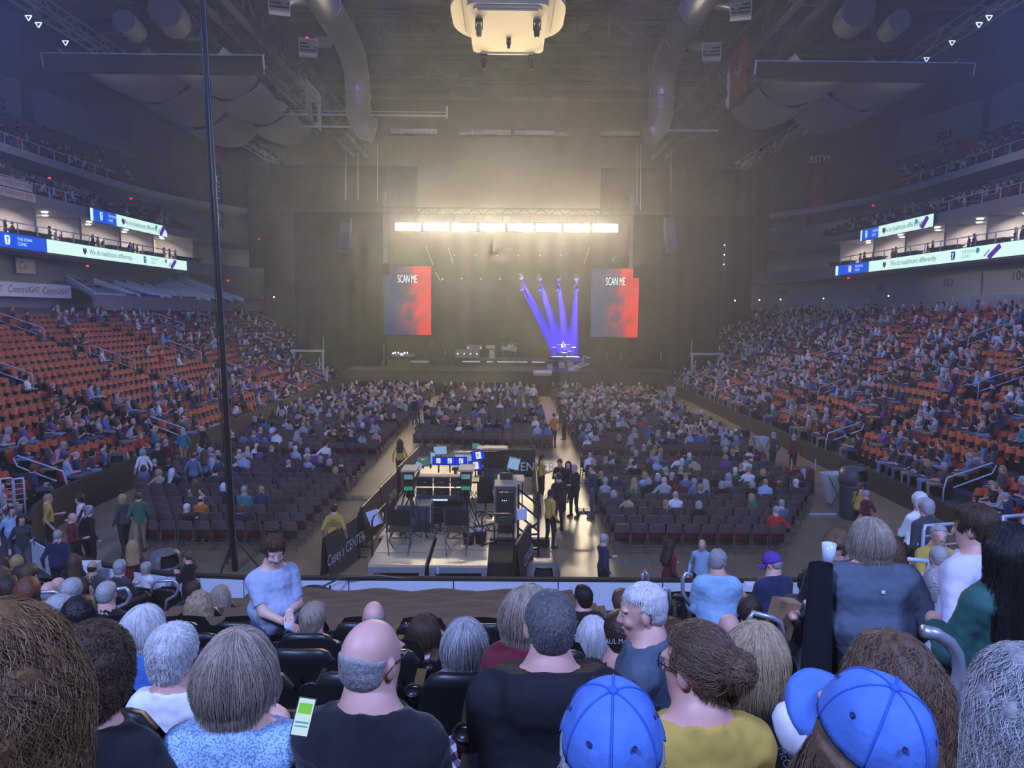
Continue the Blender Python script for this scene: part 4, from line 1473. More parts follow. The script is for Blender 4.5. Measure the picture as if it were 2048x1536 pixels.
    if hair:
        dk, lt = HT[hc]
        base = mat('scalp_' + hc, [(a + b) * 0.42 for a, b in zip(dk, lt)], 0.6, var=0.4, scale=70, bump=0.4, spec=0.2)
        hm, hs = hair_mesh(hair, J, 0.009 if not lod else 0.012, m=base, seed=seed, capped=capped)
        ho = bpy.data.objects.new('hair', hm)
        COL.objects.link(ho)
        ho.parent = o
        if nst:
            Pm = np.empty(len(hm.vertices) * 3)
            hm.vertices.foreach_get('co', Pm)
            Pm = Pm.reshape(-1, 3)
            Fm = np.empty(len(hm.polygons) * 4, dtype=np.int64)
            hm.polygons.foreach_get('vertices', Fm)
            Fm = Fm.reshape(-1, 4)
            C = Pm[Fm].mean(1)
            vis = hair_cut(hair, J, C) < -0.004
            if capped: vis &= ((C - J['hc']) @ J['Hm'])[:, 2] < 0.0
            strands(hs, Pm, Fm[vis], J, hair, nst, hair_strand_mat('strand_' + hc, dk, lt), seed, strand_rad, parent=ho)
    o_J = J
    return o, J, M


def glasses(o, J, m=None):
    m = m or MATS['black_plastic']
    hp = J['hp']
    b = MB()
    for q in (-1, 1):
        c = [hp(q * 0.034 + 0.025 * math.cos(a), 0.104 - 0.012 * abs(math.cos(a)), 0.004 + 0.019 * math.sin(a)) for a in np.linspace(0, 2 * PI, 13)]
        b.tube(c, 0.0022, 5, False)
    b.tube([hp(-0.010, 0.106, 0.006), hp(0.010, 0.106, 0.006)], 0.002, 5)
    g = b.build('glasses', m, o)
    for q in (-1, 1):
        MB().tube([hp(q * 0.060, 0.096, 0.012), hp(q * 0.082, 0.05, 0.014), hp(q * 0.088, 0.0, 0.012), hp(q * 0.086, -0.03, -0.008)], 0.0024, 5).build('temple', m, g)
    return g


def eyes(o, J, white=None):
    hp = J['hp']
    w = mat('eye_white', (0.45, 0.42, 0.42), 0.4)
    d = mat('eye_dark', (0.03, 0.02, 0.015), 0.2)
    for q in (-1, 1):
        b = MB().lathe([(0.002, -0.006), (0.0075, -0.003), (0.0090, 0.0), (0.0075, 0.003), (0.002, 0.006)], 10, hp(q * 0.033, 0.0815, 0.005), Matrix(J['Hm'].tolist()))
        e = b.build('eye', w, o, True)
        MB().lathe([(0.0005, -0.001), (0.005, 0), (0.0005, 0.002)], 8, hp(q * 0.033, 0.0905, 0.0045), Matrix(J['Hm'].tolist()) @ Matrix.Rotation(-PI / 2, 3, 'X')).build('pupil', d, e)


def baseball_cap(o, J, m, m2=None, brim=True, tilt=0.0, seams=True, flip=False):
    """six-panel cap on the head, brim to the front"""
    Hm = J['Hm'] @ np.array(Matrix.Rotation(-tilt, 3, 'X'))
    c = J['hp'](0, -0.012, 0.030)
    f = lambda x, y, z: c + Hm @ V3(x, y, z)
    rx, ry, rz = 0.094, 0.112, 0.108
    nu, nv = 36, 9
    V = []
    for j in range(nv + 1):
        ph = (PI / 2) * j / nv
        for i in range(nu):
            a = 2 * PI * i / nu
            sq = 1 - 0.012 * math.cos(a * 6) * math.sin(ph * 2)
            r = math.cos(ph) ** 0.82 * sq + 0.0001
            low = -0.012 * (1 - j / nv)
            V.append(f(rx * r * math.cos(a), ry * r * math.sin(a), rz * math.sin(ph) ** 1.05 + low))
    F = [(j * nu + i, j * nu + (i + 1) % nu, (j + 1) * nu + (i + 1) % nu, (j + 1) * nu + i) for j in range(nv) for i in range(nu)]
    cp = mesh_obj('cap', V, F, m, o, True)
    md = cp.modifiers.new('t', 'SOLIDIFY'); md.thickness = 0.003
    MB().lathe([(0.0005, 0.006), (0.008, 0.004), (0.010, 0.0), (0.009, -0.003)][::-1], 12, f(0, 0, rz + 0.001), Matrix(Hm.tolist())).build('button', m2 or m, cp, True)
    if seams:
        for k in range(6):
            a = PI / 6 + k * PI / 3
            pts = []
            for j in range(0, nv + 1):
                ph = (PI / 2) * j / nv
                r = math.cos(ph) ** 0.82
                sq = 1 - 0.012 * math.cos(a * 6) * math.sin(ph * 2) + 0.004
                pts.append(f(rx * r * sq * math.cos(a), ry * r * sq * math.sin(a), rz * math.sin(ph) ** 1.05 - 0.012 * (1 - j / nv) + 0.001))
            MB().tube(pts, 0.0022, 5).build('seam', m2 or m, cp, True)
            a2 = a + PI / 6
            ph = 0.62
            r = math.cos(ph) ** 0.82
            p = f(rx * r * 1.01 * math.cos(a2), ry * r * 1.01 * math.sin(a2), rz * math.sin(ph) ** 1.05)
            nrm = Vector((math.cos(a2), math.sin(a2), 0.8)).normalized()
            q = (Matrix(Hm.tolist()) @ nrm).to_track_quat('Z', 'Y').to_matrix()
            MB().lathe([(0.0022, 0.0005), (0.0045, 0.0022), (0.0055, 0.0)], 10, p, q).build('eyelet', MATS['cap_eyelet'], cp)
    if brim:
        def g(a, b):
            t = (a - 0.5) * PI * 0.86
            r0x, r0y = rx * 0.98, ry * 0.98
            e = 0.074 * b
            x = math.sin(t) * (r0x + e * 0.35 * abs(math.cos(t)) ** 0.3)
            y = math.cos(t) * (r0y) + e * math.cos(t) ** 0.45 if math.cos(t) > 0 else 0
            return f(x, y, -0.012 - 0.16 * b * 0.1 - 2.2 * x * x * b - 0.004)
        br = MB().grid(g, 18, 5).build('brim', m, cp, True)
        md = br.modifiers.new('t', 'SOLIDIFY'); md.thickness = 0.004
    return cp


mat('cap_blue', (0.085, 0.18, 0.52), 0.9, var=0.30, scale=22, bump=0.3, spec=0.15)
mat('cap_blue_seam', (0.035, 0.11, 0.48), 0.9)
mat('cap_eyelet', (0.02, 0.03, 0.10), 0.8)
mat('cap_purple', (0.10, 0.04, 0.30), 0.85)
# ---------------------------------------------------------------- words for labels
ONES = 'zeroth first second third fourth fifth sixth seventh eighth ninth tenth eleventh twelfth thirteenth fourteenth fifteenth sixteenth seventeenth eighteenth nineteenth'.split()
TENS = {2: 'twent', 3: 'thirt', 4: 'fort', 5: 'fift', 6: 'sixt', 7: 'sevent', 8: 'eight', 9: 'ninet'}


def ordw(n):
    if n < 20: return ONES[n]
    t, o = divmod(n, 10)
    if t > 9: return 'far'
    return TENS[t] + ('ieth' if o == 0 else 'y-' + ONES[o])


# ---------------------------------------------------------------- seat and chair prototypes
chair_back = mat('chair_back_grey', (0.092, 0.062, 0.064), 0.45, var=0.1)
chair_pad = mat('chair_pad_maroon', (0.105, 0.017, 0.024), 0.7, var=0.15)
chair_frame = mat('chair_frame_grey', (0.16, 0.15, 0.15), 0.4, metal=0.5)
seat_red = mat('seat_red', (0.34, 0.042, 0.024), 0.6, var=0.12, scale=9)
seat_shell = mat('seat_shell_black', (0.013, 0.013, 0.015), 0.4, var=0.1)
aisle_gold = mat('seat_lamp_gold', (0.50, 0.34, 0.16), 0.5)


def chair_parts():
    fr = MB()
    for q in (-1, 1):
        x = q * 0.215
        fr.tube([(x, -0.33, 0.0), (x, -0.20, 0.46), (x * 0.98, -0.235, 0.78), (x * 0.80, -0.245, 0.845)], 0.012, 4)
        fr.tube([(x * 0.92, 0.20, 0.0), (x * 0.92, -0.19, 0.52)], 0.011, 4)
    fr.bar((-0.175, -0.245, 0.848), (0.175, -0.245, 0.848), 0.022)
    fr.bar((-0.215, -0.30, 0.10), (0.215, -0.30, 0.10), 0.018).bar((-0.215, -0.258, 0.25), (0.215, -0.258, 0.25), 0.018).bar((-0.2, 0.14, 0.08), (0.2, 0.14, 0.08), 0.016)
    bk = MB()
    def f(a, b):
        x = (a - 0.5) * 0.43 * (1 - 0.16 * max(0, b - 0.6) / 0.4)
        return (x, -0.222 - 0.05 * (1 - (2 * a - 1) ** 2) - 0.02 * b, 0.60 + 0.245 * b)
    bk.grid(f, 6, 3)
    bk.grid(lambda a, b: tuple(v + w for v, w in zip(f(1 - a, b), (0, 0.028, 0))), 6, 3)
    st = MB()
    st.box((0, -0.15, 0.54), (0.40, 0.055, 0.40), Matrix.Rotation(0.10, 3, 'X'))
    return fr, bk, st


def seat_parts():
    """tip-up arena seat facing +Y with its pan folded up"""
    sh = MB()
    def f(a, b):
        x = (a - 0.5) * 0.46 * (1 - 0.30 * max(0, b - 0.72) ** 2 / 0.0784)
        return (x, -0.20 - 0.035 * (1 - (2 * a - 1) ** 2) - 0.13 * b, 0.36 + 0.50 * b)
    sh.grid(f, 6, 5)
    sh.box((-0.25, -0.05, 0.30), (0.035, 0.30, 0.60)).box((-0.25, -0.0, 0.615), (0.05, 0.36, 0.035))
    bp = MB().grid(lambda a, b: tuple(v + w for v, w in zip(f(1 - 0.06 - 0.88 * a, 0.05 + 0.90 * b), (0, 0.045, 0))), 6, 4)
    pn = MB()
    def g(a, b):
        x = (a - 0.5) * 0.44 * (1 - 0.22 * max(0, b - 0.7) ** 2 / 0.09)
        return (x, -0.02 + 0.055 * (1 - (2 * a - 1) ** 2) * 0.6 - 0.09 * b, 0.41 + 0.40 * b)
    pn.grid(lambda a, b: g(1 - a, b), 6, 4)
    pn.grid(lambda a, b: tuple(v - w for v, w in zip(g(a, b), (0, 0.06, 0))), 4, 3)
    lp = MB().box((0, 0.02, 0.385), (0.16, 0.05, 0.045))
    return sh, bp, pn, lp


def proto(name, rootmb, rootm, kids):
    o = rootmb.build(name, rootm)
    for nm, mb, m in kids: mb.build(nm, m, o, True)
    return o


def flat(mbs, mats):
    V, F, M = [], [], []
    for mb, mi in mbs:
        k = len(V)
        V += mb.V
        F += [tuple(i + k for i in f) for f in mb.F]
        M += [mi] * len(mb.F)
    return np.array(V), F, np.array(M)


def scatter(name, proto_geo, mats, places, label, cat):
    """one object of kind stuff that holds the far repeats"""
    V, F, M = proto_geo
    tri = []
    mm = []
    for f, m in zip(F, M):
        for i in range(1, len(f) - 1):
            tri.append((f[0], f[i], f[i + 1]))
            mm.append(m)
    tri = np.array(tri)
    n = len(places)
    if n == 0: return
    A = np.array([p[3] for p in places])
    c, s = np.cos(A), np.sin(A)
    L = np.array([p[:3] for p in places])
    X = V[None, :, 0] * c[:, None] - V[None, :, 1] * s[:, None] + L[:, 0:1]
    Y = V[None, :, 0] * s[:, None] + V[None, :, 1] * c[:, None] + L[:, 1:2]
    Z = V[None, :, 2] + L[:, 2:3]
    P = np.stack([X, Y, Z], -1).reshape(-1, 3)
    T = (tri[None] + (np.arange(n) * len(V))[:, None, None]).reshape(-1, 3)
    me = np_mesh(name, P, T, mats, np.tile(mm, n), smooth=False)
    o = bpy.data.objects.new(name, me)
    COL.objects.link(o)
    tag(o, label, cat, None, 'stuff')
    return o


def inframe(p, m=60):
    q = pix(p)
    return q is not None and -m < q[0] < 2048 + m and -m < q[1] < 1536 + m


# ---------------------------------------------------------------- where chairs and seats stand
chairs, people = [], []              # chairs: (x,y,z,rot,label) ; people: dict
def occupied(p): return rng.random() < p


CLUMP = nrg.random((4, 60, 60))
def clump(k, i, j):
    a = CLUMP[k % 4, (i // 2) % 60, (j // 3) % 60]
    return 0.25 + 1.5 * a


row = 0
for r in range(43):
    y = 19.55 + 0.86 * r
    if r in (12, 13): continue
    for blk, x0, n, nm in ((0, -6.05, 15, 'left'), (1, 3.25, 16, 'right'), (2, -4.35, 14, 'middle')):
        if blk == 2 and r < 17: continue
        nn = n
        if blk == 1 and r < 6: nn = 10 + r
        if blk == 1 and 6 <= r: nn = 16
        if blk == 0 and r < 7: nn = 9 + r
        for c in range(nn):
            x = x0 + (-0.485 * c if blk == 0 else 0.485 * c) + (0.35 if blk == 1 and r > 12 else 0) + rng.uniform(-0.02, 0.02)
            lab = f'{nm} floor block, {ordw(r + 1)} row from rear, {ordw(c + 1)} from the aisle'
            d = [0.20 + 0.25 * (r > 6) + 0.1 * (r > 16), 0.22 + 0.45 * (r > 3), 0.34][blk]
            occ = occupied(min(0.92, d * clump(blk, r, c)))
            chairs.append((x, y, 0.0, rng.uniform(-0.05, 0.05), lab, occ))
            if occ: people.append(dict(loc=(x, y + 0.02, 0.0), yaw=rng.choice((0, 0, 0, 0.3, -0.3)), where=lab.replace(' from rear', ''), blk=blk))

seats = []
corner = []                           # seats of the end corners, seen from behind
AIS = {0: [0.30, 0.66, 1.0], 1: [1.2, 1.4, 1.6, 1.8, 2.0], 2: [2.26, 2.55]}
cuts = [0.02, 0.30, 0.66, 1.0, 1.2, 1.4, 1.6, 1.8, 2.0, 2.26, 2.55]
for sx, nm in ((-1, 'left'), (1, 'right')):
    for i in range(N_ROW):
        d, z = rowd(i), rowz(i)
        for k in range(len(cuts) - 1):
            ua, ub = cuts[k], cuts[k + 1]
            pa, _ = bowl(sx, d, ua)
            L = (PI / 2 * (RC + d) if (ub <= 1 or ua >= 2) else (Y1 - Y0 - 2 * RC)) * (ub - ua)
            n = int((L - 1.1) / 0.54)
            if k == len(cuts) - 2: n = int(L * 0.9 / 0.54)
            for c in range(n):
                u = ua + (ub - ua) * ((0.55 + 0.54 * (c + 0.5)) / L)
                p, nv = bowl(sx, d, u)
                if p.y < 3.2 or not inframe((p.x, p.y, z + 0.5)): continue
                if i < 2 and k in (1,): continue                       # floor-level opening at the near corner
                if sx < 0 and i > 17 and k > 4: continue               # loge boxes
                rot = math.atan2(nv.x, -nv.y)
                lab = f'{nm} stand, {ordw(i + 1)} row, {ordw(k + 1)} section, {ordw(c + 1)} seat'
                if sx < 0:
                    den = 0.07 if (i > 3 and k < 6) else 0.30
                    if k >= 6: den = 0.33
                    if i > 13 and k < 5: den = 0.04
                    if i <= 4 and k < 6: den = 0.40
                else: den = 0.62 if i < 12 else 0.5
                occ = occupied(min(0.93, den * clump(1 + (sx > 0), i, c + 9 * k)))
                (corner if p.y < 14.2 else seats).append((p.x, p.y, z, rot, lab, occ))
                if occ:
                    f = -nv * 0.8 + Vector((0, 0.45, 0))
                    people.append(dict(loc=(p.x - nv.x * 0.02, p.y - nv.y * 0.02, z), yaw=math.atan2(-f.x, f.y) + rng.uniform(-0.3, 0.3), where=lab, blk=3 + (sx > 0)))

# club and upper decks: small far figures and dark seats
far_seats = []
for sx, nm in ((-1, 'left'), (1, 'right')):
    for lev, rows, d0, z0, rd, rz, den in (('club', 6, 20.55, 14.6, 0.85, 0.35, 0.42), ('upper', 11, 23.45, 18.45, 0.95, 0.55, 0.17)):
        for i in range(rows):
            d, z = d0 + rd * i, z0 + rz * i
            for k in range(5, len(cuts) - 1):
                ua, ub = cuts[k], cuts[k + 1]
                L = (PI / 2 * (RC + d) if ua >= 2 else (Y1 - Y0 - 2 * RC)) * (ub - ua)
                n = int((L - 1.0) / 0.56)
                for c in range(n):
                    u = ua + (ub - ua) * ((0.5 + 0.56 * (c + 0.5)) / L)
                    p, nv = bowl(sx, d, u)
                    if not inframe((p.x, p.y, z + 0.5)) or u > (2.16 if lev == 'upper' else 2.2): continue
                    far_seats.append((p.x, p.y, z, math.atan2(nv.x, -nv.y)))
                    fall = (1.0 if ua < 2 else 0.55) * (1.2 if i < rows * 0.6 else 0.5)
                    if occupied(min(0.9, den * fall * clump(2 + (sx > 0), i + 20 * (lev == 'upper'), c + 7 * k)) * (1.15 if sx > 0 else 0.75)):
                        f = -nv * 0.8 + Vector((0, 0.5, 0))
                        people.append(dict(loc=(p.x, p.y, z), yaw=math.atan2(-f.x, f.y), where='', blk=5))


def take(lst, n, key=lambda p: p[:3]):
    vis = [(pix((key(p)[0], key(p)[1], key(p)[2] + 0.6)), p) for p in lst]
    a = [(q[2], p) for q, p in vis if q and -25 < q[0] < 2073 and -25 < q[1] < 1570]
    a.sort(key=lambda t: t[0])
    ids = {id(p) for _, p in a[:n]}
    return [p for p in lst if id(p) in ids], [p for p in lst if id(p) not in ids]


cf, cb, cs = chair_parts()
pc = proto('folding_chair', cf, chair_frame, [('backrest', cb, chair_back), ('seat', cs, chair_pad)])
nearc, farc = take(chairs, 300)
for i, p in enumerate(nearc):
    o = pc if i == 0 else copy_tree(pc)
    o.location = p[:3]
    o.rotation_euler = (0, 0, p[3])
    tag(o, ('occupied' if p[5] else 'empty') + ' folding chair, ' + p[4], 'chair', 'folding chairs on the arena floor')
scatter('folding_chairs', flat([(cf, 0), (cb, 1), (cs, 2)], 0), [chair_frame, chair_back, chair_pad], farc, 'dark folding chairs in rows filling the far part of the floor', 'chairs')

sh, bp, pn, lp = seat_parts()
ps = proto('tip_up_seat', sh, seat_shell, [('backrest', bp, seat_red), ('seat', pn, seat_red), ('number_plate', lp, aisle_gold)])
nears, fars = take(seats, 190)
for i, p in enumerate(nears):
    o = ps if i == 0 else copy_tree(ps)
    o.location = p[:3]
    o.rotation_euler = (0, 0, p[3])
    tag(o, ('occupied' if p[5] else 'empty') + ' red tip-up seat, ' + p[4], 'seat', 'red seats in the lower stands')
geo = flat([(sh, 0), (bp, 1), (pn, 1), (lp, 2)], 0)
scatter('tip_up_seats', geo, [seat_shell, seat_red, aisle_gold], fars, 'red tip-up seats in rows covering the rest of both lower stands', 'seats')
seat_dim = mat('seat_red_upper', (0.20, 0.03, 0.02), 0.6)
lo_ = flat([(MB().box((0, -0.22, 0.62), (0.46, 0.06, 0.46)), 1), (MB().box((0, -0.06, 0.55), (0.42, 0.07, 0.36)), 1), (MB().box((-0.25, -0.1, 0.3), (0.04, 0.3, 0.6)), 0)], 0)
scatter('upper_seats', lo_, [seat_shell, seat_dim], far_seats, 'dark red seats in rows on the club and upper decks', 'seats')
# ---------------------------------------------------------------- audience beyond the nearest rows
HAIRPICK = [('grey', 5), ('white', 2), ('brown', 4), ('dark brown', 4), ('blonde', 4), ('black', 1), ('auburn', 1)]
SHIRTPICK = [('black', 10), ('charcoal', 7), ('navy', 6), ('white', 3), ('light grey', 4), ('light blue', 3), ('blue', 1.5), ('red', 1), ('maroon', 2), ('teal', 1), ('pink', 1), ('green', 1), ('tan', 1), ('denim blue', 3), ('orange', 0.3), ('purple', 0.6)]
TRS = ['trousers_denim', 'trousers_black', 'trousers_khaki', 'trousers_grey', 'trousers_faded_denim']


def wpick(L):
    t = rng.uniform(0, sum(w for _, w in L))
    for k, w in L:
        t -= w
        if t <= 0: return k
    return L[-1][0]


def dressup(p):
    f = rng.random() < 0.48
    p.setdefault('female', f)
    f = p['female']
    p.setdefault('hair', rng.choice(['bob', 'bob', 'lob', 'long', 'puffy', 'pony', 'curly']) if f else rng.choice(['short', 'short', 'full', 'crop', 'fringe', 'short']))
    p.setdefault('hc', wpick(HAIRPICK))
    if p['hair'] == 'fringe' and p['hc'] in ('blonde', 'auburn'): p['hc'] = 'grey'
    p.setdefault('shirt', wpick(SHIRTPICK))
    p.setdefault('tr', rng.choice(TRS))
    p.setdefault('skin', rng.choice(['skin_fair', 'skin_pink', 'skin_fair', 'skin_pink', 'skin_tan']))
    p.setdefault('pose', rng.choice(['sit_lap', 'sit_lap', 'sit_phone', 'sit_fwd', 'sit_left', 'sit_right', 'sit_cross']))
    p.setdefault('girth', rng.choice([1.0, 1.0, 1.3]) if not f else 1.0)
    p.setdefault('sleeve', rng.choice(['short', 'long']))
    p.setdefault('scale', rng.uniform(0.95, 1.04) * (0.96 if f else 1.0))
    return p


def put_person(p, lod):
    me, J = template(p['pose'], p['female'], p['girth'], p['sleeve'], lod)
    o = bpy.data.objects.new('person', me)
    COL.objects.link(o)
    o.location = p['loc']
    o.rotation_euler = (0, 0, p['yaw'])
    o.scale = (p['scale'],) * 3
    for i, m in enumerate((MATS[p['skin']], cloth(p['shirt']), MATS[p['tr']])):
        o.material_slots[i].link = 'OBJECT'
        o.material_slots[i].material = m
    if p['hair'] != 'none':
        h = bpy.data.objects.new('hair', hair_template(p['hair'], lod))
        COL.objects.link(h)
        h.parent = o
        m = Matrix([list(r) for r in J['Hm']]).to_4x4()
        m.translation = J['hc']
        h.matrix_local = m
        h.material_slots[0].link = 'OBJECT'
        h.material_slots[0].material = hairm(p['hc'])
    return o, J


HN = {'bob': 'bobbed', 'lob': 'shoulder-length', 'long': 'long', 'puffy': 'short', 'pony': 'tied', 'curly': 'curly', 'short': 'short', 'full': 'thick', 'crop': 'cropped', 'fringe': 'thinning'}
for p in people: dressup(p)
vis_people = [p for p in people if inframe(p['loc'], 40)]
named = [p for p in vis_people if p['where']]
near_p, rest = take(named, 165, key=lambda p: p['loc'])
rest += [p for p in vis_people if not p['where']]
for p in near_p:
    o, J = put_person(p, 0 if pix(p['loc'])[2] < 24 else 1)
    w = p['where'].replace('floor block', 'floor').replace('from the aisle', 'chair')
    tag(o, f"{HN[p['hair']]} {p['hc']} hair, {p['shirt']} top, seated {w}", 'person', 'audience on the floor' if p['blk'] < 3 else 'audience in the lower stands')

# everyone farther away: one object of kind stuff with a colour per face
cm = bpy.data.materials.new('crowd_colours')
cm.use_nodes = True
n = cm.node_tree.nodes
at_n = n.new('ShaderNodeAttribute')
at_n.attribute_name = 'tint'
cm.node_tree.links.new(at_n.outputs['Color'], n['Principled BSDF'].inputs['Base Color'])
n['Principled BSDF'].inputs['Roughness'].default_value = 0.8
n['Principled BSDF'].inputs['Specular IOR Level'].default_value = 0.2
SK = dict(SKINS)
TC = {k: tuple(MATS[k].node_tree.nodes['Mix'].inputs[6].default_value)[:3] for k in TRS}
geo_c = {}


def tri_arrays(me):
    me.calc_loop_triangles()
    nv, nt2 = len(me.vertices), len(me.loop_triangles)
    V = np.empty(nv * 3); me.vertices.foreach_get('co', V)
    T = np.empty(nt2 * 3, dtype=np.int32); me.loop_triangles.foreach_get('vertices', T)
    M = np.empty(nt2, dtype=np.int32); me.loop_triangles.foreach_get('material_index', M)
    return V.reshape(-1, 3), T.reshape(-1, 3), M


PV, PT, PC = [], [], []
base_i = 0
for p in rest:
    key = (p['pose'], p['female'], 'b')
    if key not in geo_c:
        me, J = template(p['pose'], p['female'], 1.0, 'short' if p['female'] else 'long', 2)
        geo_c[key] = tri_arrays(me) + (J,)
    V, T, M, J = geo_c[key]
    hk = ('hair', p['hair'])
    if hk not in geo_c: geo_c[hk] = tri_arrays(hair_template(p['hair'], 2))
    HV, HT_, _ = geo_c[hk]
    HV = HV @ J['Hm'].T + J['hc']
    A = np.concatenate([V, HV]) * p['scale']
    c, s = math.cos(p['yaw']), math.sin(p['yaw'])
    B = np.stack([A[:, 0] * c - A[:, 1] * s + p['loc'][0], A[:, 0] * s + A[:, 1] * c + p['loc'][1], A[:, 2] + p['loc'][2]], -1)
    cols = np.array([SK[p['skin']], SHIRTS[p['shirt']], TC[p['tr']], (0.02, 0.02, 0.02), HAIRS[p['hc']]])
    PV.append(B)
    PT.append(np.concatenate([T, HT_ + len(V)]) + base_i)
    PC.append(cols[np.concatenate([M, np.full(len(HT_), 4)])])
    base_i += len(B)
if PV:
    me = np_mesh('audience', np.concatenate(PV), np.concatenate(PT), [cm], None, True)
    col = np.concatenate(PC)
    a = me.attributes.new('tint', 'FLOAT_COLOR', 'FACE')
    a.data.foreach_set('color', np.concatenate([col, np.ones((len(col), 1))], 1).astype(np.float32).ravel())
    o = bpy.data.objects.new('audience', me)
    COL.objects.link(o)
    tag(o, 'small far-off seated audience filling the floor rows and the stands', 'audience', None, 'stuff')
print('people', len(vis_people), 'near', len(near_p), 'rest', len(rest), 'chairs', len(chairs), 'seats', len(seats), 'far seats', len(far_seats))

# people singled out on the floor: standing, walking, staff
def stander(u, v, pose, yaw, label, hair='short', hc='brown', shirt='black', tr='trousers_black', female=False, girth=1.0, sleeve='long', skin='skin_pink', hgt=1.0, z=0.0, group='people standing on the floor', lod=0, Y=None):
    top = 1.735 * hgt
    if Y is None: P = onz(u, v, z + top)
    else: P = at(u, v, Y); z = P.z - top
    p = dict(loc=(P.x, P.y, z), yaw=yaw, pose=pose, hair=hair, hc=hc, shirt=shirt, tr=tr, female=female, girth=girth, sleeve=sleeve, skin=skin, scale=hgt)
    o, J = put_person(p, lod)
    tag(o, label, 'person', group)
    return o, J, P
# ---------------------------------------------------------------- LED ribbons
led_w = glow('led_white', (0.70, 1.0, 0.93), 1.15)
led_b = glow('led_blue', (0.0, 0.10, 0.85), 1.0)
led_wt = glow('led_lettering_white', (0.75, 0.9, 1.0), 1.2)
led_n = glow('led_navy', (0.01, 0.05, 0.30), 0.8)
led_p = glow('led_purple', (0.10, 0.02, 0.40), 0.9)
led_r = glow('led_heart', (0.22, 0.02, 0.12), 0.8)
led_t = glow('led_teal', (0.05, 0.35, 0.50), 0.8)
led_c = glow('led_pale', (0.55, 0.90, 0.95), 1.0)


def ribbon(sx, X, z0, z1, ya, yb, yblue, items, label):
    """items: (kind, y) placed along the board; near end ya < far end yb"""
    e = empty('led_ribbon', (sx * X, (ya + yb) / 2, (z0 + z1) / 2), 0, label, 'screen', 'LED ribbon boards')
    h = z1 - z0
    xi = sx * (X - 0.06)
    def rect(y0, y1, za, zb, m, nm, dx=0.0):
        x = -sx * (0.06 + dx)
        yc, zc = (ya + yb) / 2, (z0 + z1) / 2
        v = [(x, y0 - yc, za - zc), (x, y1 - yc, za - zc), (x, y1 - yc, zb - zc), (x, y0 - yc, zb - zc)]
        return MB().add(v, [(0, 1, 2, 3)] if sx < 0 else [(3, 2, 1, 0)]).build(nm, m, e)
    MB().box((0, 0, 0), (0.1, yb - ya + 0.1, h + 0.08)).build('cabinet', blackp, e)
    y0, y1 = yblue
    rect(y0, y1, z0, z1, led_b, 'blue_panel')
    rest_ = [(ya, y0), (y1, yb)]
    for a, b in rest_:
        if b - a > 0.05: rect(a, b, z0, z1, led_w, 'white_panel')
    xd = (0, -sx, 0)
    zc = (z0 + z1) / 2
    k = 1 if sx < 0 else -1
    for it in items:
        y = it[1]
        if it[0] == 'text': txt('We do healthcare differently.', (xi - sx * 0.03, y, zc), xd, (0, 0, 1), h * 0.44, led_n, e, it[2] * 0.95)
        elif it[0] == 'logo':
            m = led_wt if it[2] else led_n
            txt('THE IOWA', (xi - sx * 0.03, y + k * 1.0, zc + h * 0.17), xd, (0, 0, 1), h * 0.24, m if it[2] else led_t, e, it[3])
            txt('CLINIC', (xi - sx * 0.03, y + k * 1.0 - k * 0.25, zc - h * 0.17), xd, (0, 0, 1), h * 0.24, m if it[2] else led_t, e, it[3])
            a = [(-0.5, 0.8), (-0.5, 0.1), (-0.35, -0.75), (0.3, -0.75), (0.5, -0.35), (0.55, 0.25), (0.4, 0.8)]
            sc_ = h * 0.42
            v = [(-sx * 0.10, y - k * 0.62 * 1.0 + k * p * sc_ * 1.3 * it[3] - (ya + yb) / 2, q * sc_) for p, q in a]
            MB().add(v, [tuple(range(7)) if sx > 0 else tuple(reversed(range(7)))]).build('emblem', m, e)
            b = [(-0.06, 0.55), (0.06, 0.55), (0.06, -0.6), (-0.06, -0.6)]
            w = [(-0.28, 0.42), (0.28, 0.42), (0.28, 0.25), (-0.28, 0.25)]
            v = [(-sx * 0.12, y - k * 0.62 + k * p * sc_ * 1.3 * it[3] - (ya + yb) / 2, q * sc_) for p, q in b + w]
            MB().add(v, [(3, 2, 1, 0), (7, 6, 5, 4)]).build('staff', led_b if it[2] else led_w, e)
        elif it[0] == 'heart':
            a = [(0, -0.9), (0.75, -0.1), (0.7, 0.6), (0.3, 0.75), (0, 0.45), (-0.3, 0.75), (-0.7, 0.6), (-0.75, -0.1)]
            v = [(-sx * 0.10, y + k * p * h * 0.36 * it[2] - (ya + yb) / 2, q * h * 0.36) for p, q in a]
            MB().add(v, [tuple(range(8))]).build('heart', led_r, e)
            v = [(-sx * 0.11, y - k * 0.02 + k * p * h * 0.34 * it[2] * (p < 0) - (ya + yb) / 2, q * h * 0.34) for p, q in a]
            MB().add(v, [(0, 4, 5, 6, 7)]).build('heart_half', led_n, e)
        elif it[0] == 'stick':
            dv = k * 0.55 * it[2]
            pts = [(y - dv * 0.8, -0.40 * h), (y + dv * 0.6, 0.30 * h)]
            MB().tube([(-sx * 0.10, p - (ya + yb) / 2, q) for p, q in pts], h * 0.17, 8).build('stroke', led_p, e)
            MB().bar((-sx * 0.1, y - dv * 1.6 - (ya + yb) / 2, -0.3 * h), (-sx * 0.1, y - dv * 0.9 - (ya + yb) / 2, 0.1 * h), 0.05).build('thin_stroke', led_t, e)
            MB().lathe([(0.01, 0), (h * 0.2, 0.005), (h * 0.21, 0.02), (0.01, 0.03)], 12, (-sx * 0.09, y - dv * 2.6 - (ya + yb) / 2, 0.18 * h), Matrix.Rotation(-sx * PI / 2, 3, 'Y')).build('round_icon', led_t, e)
    return e


